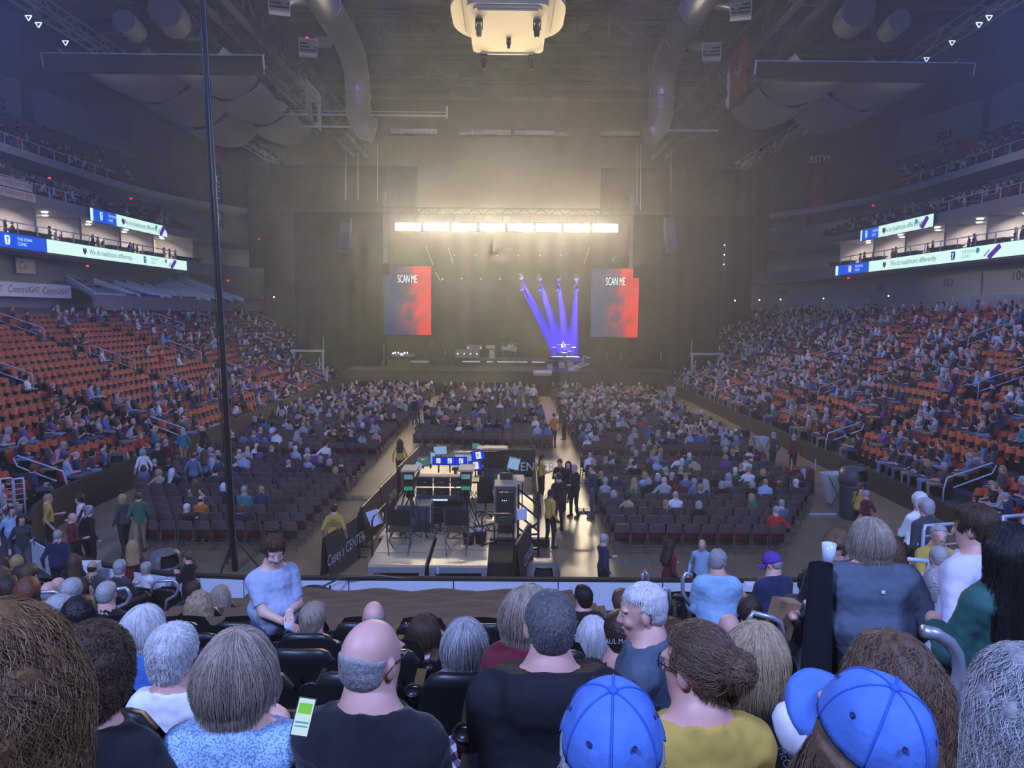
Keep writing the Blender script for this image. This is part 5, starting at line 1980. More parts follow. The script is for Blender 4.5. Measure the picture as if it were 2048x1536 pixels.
ribbon(-1, 30.85, 10.42, 11.30, 40.0, 68.9, (42.0, 48.2), [('logo', 45.0, True, 1.0), ('heart', 52.4, 1.0), ('text', 56.0, 1.0), ('logo', 61.6, False, 0.9), ('stick', 66.1, 1.0)], 'long lower LED ribbon on the left, blue panel then white with healthcare slogan')
ribbon(1, 30.85, 10.42, 11.30, 40.0, 67.4, (61.2, 66.9), [('logo', 63.9, True, 1.0), ('heart', 58.6, 1.0), ('text', 54.6, 1.05), ('logo', 49.0, False, 1.0), ('stick', 45.3, 1.2)], 'long lower LED ribbon on the right, white with healthcare slogan and purple stroke')
ribbon(-1, 33.4, 13.72, 14.72, 57.8, 70.6, (58.2, 61.6), [('logo', 59.9, True, 0.72), ('heart', 62.6, 0.9), ('text', 65.7, 0.88), ('stick', 69.5, 0.8)], 'short upper LED ribbon on the left with blue logo panel')
ribbon(1, 33.4, 13.72, 14.72, 56.6, 68.2, (64.9, 67.9), [('logo', 66.4, True, 0.66), ('heart', 63.9, 0.9), ('text', 61.1, 0.86), ('stick', 57.6, 0.9)], 'short upper LED ribbon on the right with blue logo panel')

# ---------------------------------------------------------------- suites: dividers, counters, televisions, ceiling lights
suite_div = mat('suite_divider', (0.34, 0.32, 0.36), 0.7)
dark_wood = mat('suite_counter', (0.02, 0.02, 0.03), 0.5)
tvm = glow('tv_picture', (0.06, 0.20, 0.75), 1.5)
tv2 = glow('tv_highlight', (0.55, 0.85, 1.0), 1.6)
downl = glow('downlight', (1.0, 0.93, 0.80), 14.0)
bar_red = glow('bar_neon', (0.9, 0.08, 0.05), 1.2)
for sx, nm in ((-1, 'left'), (1, 'right')):
    div = [47.5, 53, 58.5, 64.4, 70, 76] if sx < 0 else [47, 52, 57, 62.6, 68, 73.5]
    bp_ = lambda d, y, z: Vector((*bowl(sx, d, usplit(d, y))[0][:2], z))
    for k, y in enumerate(div):
        u = usplit(24.2, y)
        w = MB()
        a, _ = bowl(sx, 20.6, usplit(20.6, y))
        b, _ = bowl(sx, 24.4, u)
        w.bar((a.x, a.y, 12.55), (b.x, b.y, 12.55), 0.25, 2.8)
        struct(w.build('suite_divider_wall', suite_div))
    for k in range(len(div) - 1):
        ym = (div[k] + div[k + 1]) / 2
        lamp('suite_light', 'AREA', bp_(22.2, ym, 13.8), bp_(23.4, ym, 11), 520, (1.0, 0.86, 0.64), 2.5, 1.6)
        for q, (dx, dy) in enumerate(((35.0, -1.0), (36.2, 0.9))):
            o = MB().lathe([(0.02, 0), (0.2, -0.01), (0.22, -0.04), (0.02, -0.05)], 12, bp_(dx - 14, ym + dy, 13.93)).build('ceiling_light', downl)
            tag(o, f'round ceiling light in the {TH[k]} suite from the camera on the {nm}, {"front" if q == 0 else "rear"} one', 'light', 'suite ceiling lights')
        if k in (0, 1, 2, 3):
            e = empty('television', bp_(24.2, ym + 0.6 * sx, 12.85), (sx * (usplit(24.2, ym) - 2) * PI / 2 if ym > 67.1 else 0), f'wall television glowing blue in the {TH[k]} suite from the camera on the {nm}', 'television', 'suite televisions')
            MB().box((0, 0, 0), (0.12, 1.7, 1.0)).build('bezel', blackp, e)
            x = -sx * 0.07
            MB().add([(x, -0.8, -0.45), (x, 0.8, -0.45), (x, 0.8, 0.45), (x, -0.8, 0.45)], [(0, 1, 2, 3)]).build('screen', tvm, e)
            MB().add([(x * 1.1, -0.6, -0.05), (x * 1.1, 0.5, -0.1), (x * 1.1, 0.55, 0.1), (x * 1.1, -0.1, 0.3), (x * 1.1, -0.6, 0.12)], [(0, 1, 2, 3, 4)]).build('title_shape', tv2, e)
        # counter and lounge chairs
        o = MB().box((0, 0, -0.35), (0.5, (div[k + 1] - div[k]) * 0.66, 0.7)).box((0, 0, 0.03), (0.75, (div[k + 1] - div[k]) * 0.7, 0.07)).build('suite_counter', dark_wood, None, False, bp_(19.2, ym, 11.9))
        o.rotation_euler.z = sx * (usplit(24.2, ym) - 2) * PI / 2 if ym > 67.1 else 0
        tag(o, f'dark counter at the front of the {TH[k]} suite from the camera on the {nm}', 'counter', 'suite counters')
        # guests, dark against the cream walls
        for q in range(3 if sx < 0 else 2):
            p = dressup(dict(pose=rng.choice(['stand', 'stand_hip', 'stand_bent']), shirt=rng.choice(['black', 'charcoal', 'navy']), hc='dark brown', scale=0.98))
            p['loc'] = tuple(bp_(20.6 + 0.4 * q, div[k] + (div[k + 1] - div[k]) * (0.28 + 0.24 * q), 11.15))
            p['yaw'] = sx * rng.uniform(0.6, 1.5)
            o, J = put_person(p, 2)
            tag(o, f'dark figure standing in the {TH[k]} {nm} suite, {TH[q]} from its near wall', 'person', 'suite guests')
    # glass front rail of the suite level
    rl = MB()
    a, b = Vector((sx * 31.25, 40, 0)), Vector((sx * 31.25, 67.5, 0))
    e = empty('guard_railing', (0, 0, 0), 0, f'thin steel railing along the front of the suite level on the {nm}', 'railing', 'front railings of the decks')
    MB().bar((a.x, a.y, 12.1), (b.x, b.y, 12.1), 0.06).build('top_rail', rail_m, e)
    for q in range(15):
        y = 40.3 + 1.94 * q
        MB().bar((a.x, y, 11.2), (a.x, y, 12.1), 0.05).build('post', rail_m, e)
    # upper deck and club railings
    for z, X, ya, yb, lb in ((18.62, 36.75, 42, 68, 'upper'), (14.75, 33.65, 40, 57, 'club')):
        e = empty('guard_railing', (0, 0, 0), 0, f'thin pale railing along the front edge of the {lb} deck on the {nm}', 'railing', 'front railings of the decks')
        MB().bar((sx * X, ya, z + 0.75), (sx * X, yb, z + 0.75), 0.05).build('top_rail', rail_m, e)
        n_ = int((yb - ya) / 1.9)
        for q in range(n_ + 1):
            MB().bar((sx * X, ya + 1.9 * q, z - 0.1), (sx * X, ya + 1.9 * q, z + 0.75), 0.06).build('post', rail_m, e)


def picket(pts, z0, z1, label, m=rail_m, gap=0.16, group='white picket railings'):
    """railing with upright bars along a polyline of (x,y)"""
    e = empty('picket_railing', (pts[0][0], pts[0][1], z0), 0, label, 'railing', group)
    o0 = Vector((pts[0][0], pts[0][1], z0))
    r, bl = MB(), MB()
    for a, b in zip(pts, pts[1:]):
        A, B = Vector((a[0], a[1], 0)), Vector((b[0], b[1], 0))
        for z in (z0 + 0.08, z1):
            r.bar(A + Vector((0, 0, z)) - o0, B + Vector((0, 0, z)) - o0, 0.055)
        n = max(1, round((B - A).length / gap))
        for i in range(n + 1):
            p = A.lerp(B, i / n)
            (r if i % 9 == 0 else bl).bar(p + Vector((0, 0, z0)) - o0, p + Vector((0, 0, z1)) - o0, 0.055 if i % 9 == 0 else 0.028)
    r.build('frame', m, e)
    bl.build('pickets', m, e)['kind'] = 'stuff'
    return e


def along(sx, d, ya, yb, n=4):
    return [tuple(bowl(sx, d, usplit(d, ya + (yb - ya) * i / n))[0][:2]) for i in range(n + 1)]


top_z = rowz(N_ROW)
picket(along(1, 18.6, 52.3, 44.0), top_z + 0.35, top_z + 1.45, 'white picket railing on the right concourse edge below 104')
picket(along(1, 18.6, 82.0, 64.3, 8), top_z + 0.35, top_z + 1.45, 'long white picket railing below numbers 101 and 102 on the right')
picket(along(-1, 18.8, 81.2, 88.0, 6), top_z + 0.35, top_z + 1.45, 'white picket railing below number 119 on the left')
for k, (ya, yb) in enumerate(((57.0, 60.0), (60.4, 64.0), (64.5, 69.0))):
    picket(along(-1, 25.6, ya, yb, 2), 16.7, 17.75, f'white picket railing at the back of the left club deck, {TH[k]} stretch from the camera')
picket(along(1, 25.6, 54, 59.5, 2), 16.7, 17.75, 'white picket railing at the back of the right club deck, nearer stretch')
picket(along(1, 25.0, 71, 84, 6), 15.9, 16.95, 'white picket railing below number 201 on the right')
# bases under the picket platforms
for sx, ya, yb in ((1, 52.3, 44.0), (1, 82.0, 64.3), (-1, 81.2, 88.0)):
    pth = [(sx, usplit(18.7, ya + (yb - ya) * i / 6)) for i in range(7)]
    struct(sweep('concourse_platform', [(18.6, top_z - 1.0), (18.6, top_z + 0.38), (20.0, top_z + 0.38)], greywall, pth))
txt('202', Vector((39.9, 61, 17.5)), (0, -1, 0), (0, 0, 1), 0.62, numdark, None, 1.1, name='section_number')['kind'] = 'structure'
txt('201', bowl(1, 25.9, usplit(25.9, 74.5))[0] + Vector((0, 0, 17.4)), (0.22, -1, 0), (0, 0, 1), 0.62, numdark, None, 1.1, name='section_number')['kind'] = 'structure'

# ---------------------------------------------------------------- left concourse: beer banners, loge boxes with sloped walls
ban_w = mat('banner_pale', (0.58, 0.60, 0.68), 0.7, var=0.10, scale=1.5)
r_ink = mat('red_ink', (0.45, 0.03, 0.05), 0.7)
n_ink = mat('navy_ink', (0.03, 0.04, 0.09), 0.7)
def lbanner(y0, y1, z0, z1, d, m, label, texts, sx=-1):
    a, n0 = bowl(sx, d, usplit(d, y0))
    b, n1 = bowl(sx, d, usplit(d, y1))
    t = (b - a).normalized()
    e = empty('banner', ((a + b) / 2) + Vector((0, 0, (z0 + z1) / 2)), 0, label, 'banner', 'advertising banners on the stands')
    MB().box((0, 0, 0), ((b - a).length, 0.06, z1 - z0), Matrix.Rotation(math.atan2(t.y, t.x), 3, 'Z')).build('cloth', m, e)
    for s, f, h, mm, sxx, sh_ in texts:
        p = a.lerp(b, f) - n0 * 0.06
        xd = t if sx < 0 else -t
        txt(s, (p.x, p.y, (z0 + z1) / 2), xd, (0, 0, 1), h, mm, e, sxx, sh_)
    return e


lbanner(44.6, 53.0, 7.45, 8.4, 18.3, ban_w, 'white beer banner along the top of the left stand', [('HT', 0.11, 0.42, n_ink, 0.9, 0), ('Coors', 0.29, 0.50, r_ink, 0.9, 0.3), ('LIGHT', 0.49, 0.42, n_ink, 0.9, 0), ('Coors', 0.70, 0.50, r_ink, 0.9, 0.3), ('LIGHT', 0.895, 0.42, n_ink, 0.9, 0)])
lbanner(53.8, 64.4, 6.75, 7.95, 17.2, blue_b, 'blue banner below the loge boxes on the left, white at its near end', [('emc', 0.16, 0.36, n_ink, 1.1, 0), ('keeping insurance human', 0.75, 0.16, white_ink, 0.8, 0)])
lbanner(53.8, 58.4, 6.76, 7.94, 17.12, ban_w, 'white end of the blue banner with dark lettering', [('emc', 0.5, 0.36, n_ink, 1.1, 0)])
lbanner(66.0, 71.6, 6.75, 7.95, 17.2, red_b, 'red banner below the loge boxes left of the black pole', [('ROOFING', 0.3, 0.3, white_ink, 0.8, 0)])
lbanner(74.6, 80.0, 6.75, 7.95, 17.2, red_b, 'red banner below the loge boxes right of the black pole', [('LASHIER', 0.28, 0.42, white_ink, 0.8, 0), ('REMODEL & DESIGN', 0.75, 0.18, white_ink, 0.8, 0)])
lbanner(46.2, 51.0, 14.78, 15.35, 19.45, ban_w, 'white grocery banner with red lettering on the left club front', [('AREWAY', 0.25, 0.3, r_ink, 1, 0), ('FAREWAY FAR', 0.7, 0.34, r_ink, 0.9, 0)])
lbanner(46.2, 51.3, 14.1, 14.68, 19.4, ban_w, 'lower white grocery banner with red lettering on the left club front', [('WAY FAREWAY FAR', 0.55, 0.34, r_ink, 0.9, 0)])
lbanner(46.0, 49.2, 15.6, 16.5, 19.6, black, 'black grocery sign with white lettering at the left picture edge', [('AREWAY', 0.55, 0.34, white_ink, 0.9, 0)])
lbanner(49.3, 51.3, 9.1, 10.15, 19.7, ban_w, 'pale wall poster with a red script on the left concourse', [('Co', 0.3, 0.6, r_ink, 0.8, 0.3)])
lg_top = [108, 137, 172, 203, 247, 265, 290, 312, 333, 362, 375]
lg_bot = [197, 286, 331, 347, 368, 389, 407, 425, 444, 470, 490]
def lgp(u, X, z): return Vector((-X, X * 1420 / (1015 - u), z))
for k in range(11):
    cx = 1.0 if k < 6 else 1 - 0.018 * (k - 5)
    A, B = lgp(lg_top[k], 36 * cx, 9.85), lgp(lg_bot[k], 31 * cx, 7.75)
    w = MB()
    w.bar(A, B, 0.24, 0.42)
    w.box(A + Vector((0.15, 0, 0)), (0.5, 0.3, 0.62))
    e = tag(w.build('loge_wall', whitepl), f'pale sloped low wall between loge boxes, {ordw(k + 1)} from the camera on the left', 'wall', 'loge box walls')
    r = MB()
    r.tube([A + Vector((0, 0, 0.3)), A.lerp(B, 0.5) + Vector((0, 0, 0.55)), B + Vector((0, 0, 0.5)), B + Vector((0, 0, -0.4))], 0.035, 6)
    r.build('handrail', rail_m, e)
    if k < 10:
        A2, B2 = lgp(lg_top[k + 1], 36 * cx, 9.85), lgp(lg_bot[k + 1], 31 * cx, 7.75)
        w = MB()
        for q in range(4):
            f = (q + 0.6) / 4.4
            p = A.lerp(B, f).lerp(A2.lerp(B2, f), 0.5)
            w.box(p + Vector((0, 0, -0.35)), (0.5, max(0.4, (A2 - A).length * 0.7), 0.5))
        tag(w.build('loge_seats', seat_shell), f'dark lounge seats in the loge box, {ordw(k + 1)} from the camera on the left', 'seats', 'loge box seats', 'stuff')
# slope under the loge boxes and ramp wall
V = MB()
for ya, yb in ((53.6, 80.5),):
    pth = [(-1, usplit(17, ya + (yb - ya) * i / 10)) for i in range(11)]
    struct(sweep('loge_slope', [(16.85, 6.6), (16.85, 7.7), (22.2, 9.55)], fascia_m, pth))

# ---------------------------------------------------------------- aisle handrails in the stands
def slope_rail(sx, u, i0, i1, label, loop=False, grp='white aisle handrails'):
    pa, n = bowl(sx, rowd(i0) - 0.45, u)
    pb, _ = bowl(sx, rowd(i1) - 0.45, u)
    a, b = Vector((pa.x, pa.y, rowz(i0))), Vector((pb.x, pb.y, rowz(i1)))
    up = Vector((0, 0, 0.92))
    d = (b - a).normalized()
    e = empty('handrail', a, 0, label, 'handrail', grp)
    if loop:
        pts = [a, a + up * 0.55, a + up * 0.95 + d * 0.1, b + up * 0.95 - d * 0.15, b + up * 0.8, b + up * 0.55 - d * 0.12, a + up * 0.5 + d * 0.35]
        MB().tube([p - a for p in pts], 0.027, 7).build('loop_tube', rail_m, e, True)
    else:
        MB().tube([p - a for p in (a, a + up * 0.95, a + up + d * 0.12, b + up - d * 0.12, b + up * 0.95, b)], 0.027, 7).build('tube', rail_m, e, True)
        MB().tube([p - a for p in (a + up * 0.5, b + up * 0.5)], 0.022, 6).build('middle_bar', rail_m, e, True)
    return e


cnt = 0
for sx, nm in ((-1, 'left'), (1, 'right')):
    for q, u in enumerate([0.66, 1.0, 1.2, 1.4, 1.6, 1.8, 2.0, 2.26]):
        for j, (i0, i1, lp_) in enumerate(((0, 2, True), (4, 6, True), (8, 11, False), (14, 17, False))):
            if (q + j) % 4 == 3: continue
            slope_rail(sx, u, i0, i1, f'white handrail in the {nm} stand, {TH[q]} aisle from the camera, {TH[j]} rail up', lp_)
# platform rails at the far ends of the lower stands
for sx, nm in ((-1, 'left'), (1, 'right')):
    P = Vector((sx * 17.6, 64.5, 3.3))
    picket([(P.x - sx * 1.4, P.y - 2.0), (P.x - sx * 1.4, P.y + 1.8), (P.x + sx * 1.6, P.y + 1.8)], 3.3, 4.4, f'white railed platform at the stage end of the {nm} stand')
    struct(MB().box((P.x, P.y - 0.1, 3.2), (3.0, 4.0, 0.2)).box((P.x - sx * 1.3, P.y - 1.9, 1.6), (0.25, 0.25, 3.2)).box((P.x + sx * 1.3, P.y - 1.9, 1.6), (0.25, 0.25, 3.2)).build('platform_base', greywall))
    for k in range(3):
        picket([(sx * (14.6 + 0.9 * k), 57.5 + 2.2 * k), (sx * (15.3 + 0.9 * k), 59.3 + 2.2 * k)], 0.9 + 0.35 * k, 1.9 + 0.35 * k, f'short white railing by the stage end of the {nm} stand, {TH[k]} step up', gap=0.45)
# phone lights on the right-hand railing
spark = glow('phone_torch', (1, 1, 1), 20)
for k, (u, v) in enumerate(((1470, 601), (1519, 600), (1561, 599), (1647, 597), (548, 594), (596, 595), (1777, 592))):
    o = MB().lathe([(0.01, -0.05), (0.06, 0), (0.01, 0.05)], 8, at(u, v, 64 if k != 6 else 60)).build('phone_light', spark)
    tag(o, f'tiny white phone light at the top of the {"left" if k in (4, 5) else "right"} stand, {TH[k]} listed', 'light', 'phone lights')
exit_m = glow('exit_red', (1.0, 0.05, 0.10), 1.1)
for k, (u, v, Y) in enumerate(((99, 356, 60), (262, 397, 66), (518, 478, 80), (175, 532, 55), (456, 561, 70), (611, 565, 80), (1746, 411, 70), (1697, 556, 66), (1437, 571, 78), (614, 75, 60))):
    o = MB().box(at(u, v, Y), (0.22, 0.08, 0.14)).build('exit_sign', exit_m)
    tag(o, f'small red exit light, {"left" if u < 1000 else "right"} side, {TH[k]} listed from the upper left', 'sign', 'red exit lights')
# triangular lamps on the side lighting trusses
tri_m = glow('triangle_lamp', (0.75, 0.95, 1.0), 1.2)
for sx, nm in ((-1, 'left'), (1, 'right')):
    for k, (u, v, Y) in enumerate(((57, 36, 46), (77, 50, 46), (131, 86, 50), (182, 119, 56))):
        P = at(u if sx < 0 else 2035 - u, v, Y)
        b = MB()
        s = 0.2
        c = [P + Vector((-s, 0, s * 0.7)), P + Vector((s, 0, s * 0.7)), P + Vector((0, 0, -s * 0.8))]
        for i in range(3): b.bar(c[i], c[(i + 1) % 3], 0.05)
        tag(b.build('triangle_lamp', tri_m), f'small glowing triangular lamp on the {nm} lighting truss, {TH[k]} from the outer edge', 'lamp', 'triangular truss lamps')
# ---------------------------------------------------------------- stage gear seen small and far
gear = mat('gear_grey', (0.20, 0.20, 0.24), 0.5, var=0.3, scale=4)
dullw = mat('dull_white', (0.5, 0.5, 0.56), 0.5)


def gearbox(name, u, v, Y, w, h, m, label, cat, group=None, d=0.6, legs=False, bits=0):
    P = at(u, v, Y)
    e = empty(name, P, 0, label, cat, group)
    MB().box((0, 0, h / 2), (w, d, h)).build('body', m, e)
    if legs:
        for q in (-1, 1): MB().bar((q * w * 0.42, 0, 0), (q * w * 0.42, 0, -0.85), 0.05).build('leg', blackp, e)
    for k in range(bits):
        MB().box((-w * 0.4 + w * 0.8 * k / max(1, bits - 1), -d / 2 - 0.02, h * 0.5), (0.07, 0.04, 0.07)).build('lit_knob', pin, e)
    return e


gearbox('keyboard', 806, 713, 60, 1.9, 0.22, gear, 'keyboard rig with a row of small lamps at the left of the stage', 'keyboard', legs=True)
gearbox('keyboard', 840, 725, 59.5, 1.5, 0.14, dullw, 'pale second keyboard right of the lamp-lit keyboard rig', 'keyboard', legs=True)
for k, (u, v) in enumerate(((786, 706.5), (790.5, 705.5), (796.5, 705.5), (809, 705.5), (814.5, 705.5))):
    o = MB().lathe([(0.01, -0.06), (0.06, 0), (0.01, 0.06)], 8, at(u, v, 59.8)).build('keyboard_lamp', glow('keyboard_lamp_white', (1, 0.98, 0.95), 9))
    tag(o, f'tiny white lamp on the left keyboard rig, {TH[k]} from the left', 'lamp', 'keyboard lamps')
gearbox('laptop', 803.5, 711, 59.4, 0.28, 0.2, glow('small_screen', (0.5, 0.75, 1.0), 1.0), 'small lit screen on the left keyboard rig', 'laptop', d=0.05)
gearbox('amplifier', 935, 715, 63, 2.1, 0.7, gear, 'dark rack desk left of centre on the stage', 'amplifier', 'stage amplifiers', bits=4)
gearbox('amplifier', 949, 700, 64, 1.4, 0.45, gear, 'smaller rack on the desk left of centre on the stage', 'amplifier', 'stage amplifiers', bits=2)
gearbox('amplifier', 984, 716, 63, 0.45, 0.7, dullw, 'narrow pale speaker cabinet centre stage', 'amplifier', 'stage amplifiers')
gearbox('amplifier', 981, 697, 64, 0.8, 0.3, dullw, 'low pale amplifier head behind the narrow cabinet', 'amplifier', 'stage amplifiers')
P = at(1019, 700, 64.5)
e = empty('drum_kit', P, 0, 'pale drum kit at the middle of the stage', 'drum kit', 'drum kits')
drumw = mat('drum_shell', (0.45, 0.38, 0.42), 0.4)
for x, y, r, h, z in ((-0.25, -0.2, 0.3, 0.3, 0), (0.35, -0.25, 0.3, 0.4, -0.1), (-0.05, 0, 0.18, 0.2, 0.3), (0.25, 0, 0.18, 0.2, 0.3), (-0.55, 0.1, 0.2, 0.3, 0)):
    MB().lathe([(r, 0), (r, h)], 12, (x, y, z)).build('drum', drumw, e, True)
for x, z in ((-0.6, 0.55), (0.55, 0.6), (0.1, 0.65)):
    MB().lathe([(0.02, 0.04), (0.26, 0.0), (0.02, 0.015)], 12, (x, 0.1, z)).build('cymbal', galv, e)
    MB().bar((x, 0.1, z), (x, 0.1, -0.5), 0.03).build('stand', galv, e)
# drum riser under the blue beams
P = at(1128, 735, 65.0)
e = empty('drum_riser', Vector((P.x, 65.3, 1.9)), 0, 'dark round-fronted drum riser washed in blue light', 'riser')
MB().lathe([(1.5, 0), (1.5, 0.75), (1.45, 0.8)], 24).build('base', deck, e)
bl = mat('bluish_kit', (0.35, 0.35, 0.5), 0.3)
kt = empty('drum_kit', Vector((P.x, 65.3, 2.7)), 0, 'drum kit on the blue-lit riser', 'drum kit', 'drum kits')
for x, y, r, h, z in ((0, -0.4, 0.3, 0.35, 0.05), (-0.55, -0.3, 0.22, 0.4, 0.1), (0.55, -0.3, 0.22, 0.4, 0.1), (-0.2, -0.35, 0.16, 0.2, 0.55), (0.2, -0.35, 0.16, 0.2, 0.55)):
    MB().lathe([(r, 0), (r, h)], 12, (x, y, z)).build('drum', bl, kt, True)
for x, z in ((-0.9, 0.85), (0.9, 0.85), (-0.5, 1.1), (0.5, 1.1)):
    MB().lathe([(0.02, 0.05), (0.28, 0.0), (0.02, 0.015)], 12, (x, 0, z)).build('cymbal', galv, kt)
    MB().bar((x, 0, z), (x, 0, 0), 0.03).build('stand', galv, kt)
p = dressup(dict(loc=(P.x, 65.9, 2.75), yaw=PI, pose='sit_cross', hair='short', hc='dark brown', shirt='light grey', tr='trousers_black', female=False, girth=1.0, sleeve='short', skin='skin_fair', scale=1.0))
o, J = put_person(p, 2)
tag(o, 'drummer seated behind the blue-lit drum kit', 'person')
# stage-edge wedges, rails and ramps catching blue light
for k, (u, v, Y, w, d_, h) in enumerate(((1085, 746, 58, 1.5, 0.5, 0.25), (1143, 741, 58.5, 0.5, 0.5, 0.3), (1152, 736, 59, 0.5, 0.5, 0.3), (1123, 730, 60, 0.5, 0.5, 0.3), (1100, 734, 60, 0.45, 0.5, 0.3), (1140, 729, 61, 0.45, 0.4, 0.3))):
    P = at(u, v, Y)
    o = MB().box((P.x, P.y, P.z), (w, d_, h), Matrix.Rotation(0.4, 3, 'X')).build('floor_wedge', bl)
    tag(o, f'low stage wedge lit blue below the drum riser, {TH[k]} from the stage front', 'monitor', 'stage wedges')
o = MB()
for a, b in (((1135, 745), (1180, 727)), ((1140, 739), (1175, 727)), ((1150, 732), (1168, 725)), ((1166, 725), (1166, 712)), ((1166, 712), (1180, 716))):
    o.bar(at(*a, 59), at(*b, 60.5), 0.10)
tag(o.build('stage_ramp_rail', bl), 'blue-lit zigzag rail on the right front of the stage', 'rail')
for k, (u, v0, v1) in enumerate(((768, 690, 735), (890, 697, 712), (864, 683, 692), (1214, 705, 722), (1242, 706, 722), (1322, 705, 722), (765, 720, 736))):
    A, B = at(u, v0, 60), at(u, v1, 60)
    e = empty('microphone_stand', B, 0, f'thin microphone stand on the stage, {TH[k]} counted from the keyboards', 'stand', 'microphone stands')
    MB().bar((0, 0, 0), A - B, 0.04).build('pole', galv, e)
    MB().lathe([(0.2, 0), (0.2, 0.03), (0.03, 0.06)], 10).build('base', blackp, e)
# barricade along the stage foot
e = empty('barricade', (0, 56.6, 0), 0, 'black crowd barricade along the foot of the stage', 'barricade')
for k in range(20):
    MB().box((-11.4 + 1.2 * k, 0, 0.58), (1.16, 0.08, 1.12)).build('panel', black, e)
# yellow-shirted staff before the stage
for k, (u, v, yw) in enumerate(((728, 733, PI), (765, 735, PI), (846, 734, PI), (898, 745, 0), (1164, 743, PI), (1189, 738, 0.2), (1219, 741, PI), (1238, 741, PI), (1273, 742, PI), (1283, 745, PI), (871, 733, PI))):
    sh_ = {3: 'gold', 5: 'light blue', 10: 'black'}.get(k, 'gold')
    stander(u, v, 'stand', yw, f'{"staff member in yellow" if sh_ == "gold" else "person in " + sh_} before the stage, {TH[k]} from the left stand' if k < 10 else 'person in black before the stage near the keyboards', 'short', 'brown', sh_, 'trousers_black', z=0, lod=2, group='people before the stage')

# ---------------------------------------------------------------- mixing position in the middle of the floor
ply = mat('deck_ply', (0.55, 0.42, 0.25), 0.34, var=0.12, scale=18, bump=0.15)
alu = mat('deck_aluminium', (0.40, 0.43, 0.50), 0.35, metal=0.6)
caseb = mat('flight_case_grey', (0.055, 0.06, 0.08), 0.5)
lit_tan = mat('warm_lit_tan', (0.45, 0.36, 0.24), 0.6)  # warm stage light on top faces is put into this tan
blk_banner = mat('barricade_drape', (0.085, 0.070, 0.05), 0.85, var=0.25, scale=2)
scr_blue = glow('monitor_blue', (0.0, 0.02, 0.85), 0.9)
scr_wht = glow('monitor_picture', (0.75, 0.85, 0.9), 1.0)
scr_lap = glow('monitor_pale', (0.22, 0.38, 0.62), 1.0)
scr_teal = glow('monitor_teal', (0.05, 0.14, 0.14), 1.0)
scr_green = glow('monitor_green', (0.05, 0.50, 0.34), 0.5)
scr_off = mat('monitor_dark', (0.02, 0.025, 0.03), 0.25)


def xz(u, Y): return (u - 1015) / 1420 * Y


ZD = 0.55
for k, (x0, x1) in enumerate(((-3.37, -1.98), (-1.88, -0.46))):
    e = empty('riser_deck', ((x0 + x1) / 2, 18.1, 0), 0, f'low plywood camera riser with aluminium edge, {"left" if k == 0 else "right"} one of the pair', 'riser', 'camera risers')
    w = x1 - x0
    MB().box((0, 0, ZD - 0.03), (w, 2.6, 0.06)).build('top', ply, e)
    MB().box((0, -1.3, ZD - 0.12), (w, 0.05, 0.14)).build('front_rail', alu, e)
    for q in (-1, 1):
        MB().box((q * (w / 2 - 0.03), 0, ZD - 0.12), (0.05, 2.6, 0.13)).build('side_rail', alu, e)
        MB().box((q * (w / 2 - 0.08), -1.24, ZD - 0.22), (0.14, 0.12, 0.2)).build('corner', alu, e)
        for y in (-1.2, 1.2):
            MB().bar((q * (w / 2 - 0.1), y, ZD - 0.2), (q * (w / 2 - 0.1), y, 0.1), 0.05).build('leg', alu, e)
            MB().lathe([(0.03, -0.02), (0.07, -0.02), (0.07, 0.02), (0.03, 0.02)], 12, (q * (w / 2 - 0.1), y, 0.07), Matrix.Rotation(PI / 2, 3, 'Y')).build('caster', blackp, e)
    MB().box((0, 1.1, 0.3), (w * 0.9, 0.1, 0.4)).build('under_skirt', black, e)
    tape = MB().box((0, -0.42 + 0.25 * k, ZD + 0.004), (w * 0.94, 0.025, 0.006)).build('floor_tape', mat('red_tape', (0.35, 0.03, 0.03), 0.6) if k else mat('green_tape', (0.1, 0.2, 0.12), 0.6), e)
o = MB().lathe([(0.0325, 0), (0.034, 0.01), (0.034, 0.15), (0.014, 0.19), (0.014, 0.215)], 12, (-1.66, 16.74, 0.36)).build('water_bottle', mat('clear_bottle', (0.45, 0.52, 0.66), 0.15), smooth=True)
tag(o, 'small clear water bottle hanging at the edge of the right camera riser', 'bottle')
PF = empty('mixing_platform', (-1.2, 24.4, 0), 0, 'wide low wooden platform under the mixing desks', 'platform')
for k in range(4):
    for j in range(4):
        MB().box((-1.86 + 1.24 * k, -3.45 + 2.3 * j, 0.27), (1.22, 2.28, 0.06)).build('deck_panel', ply, PF)
MB().box((0, -4.55, 0.13), (4.9, 0.05, 0.24)).build('front_skirt', black, PF)


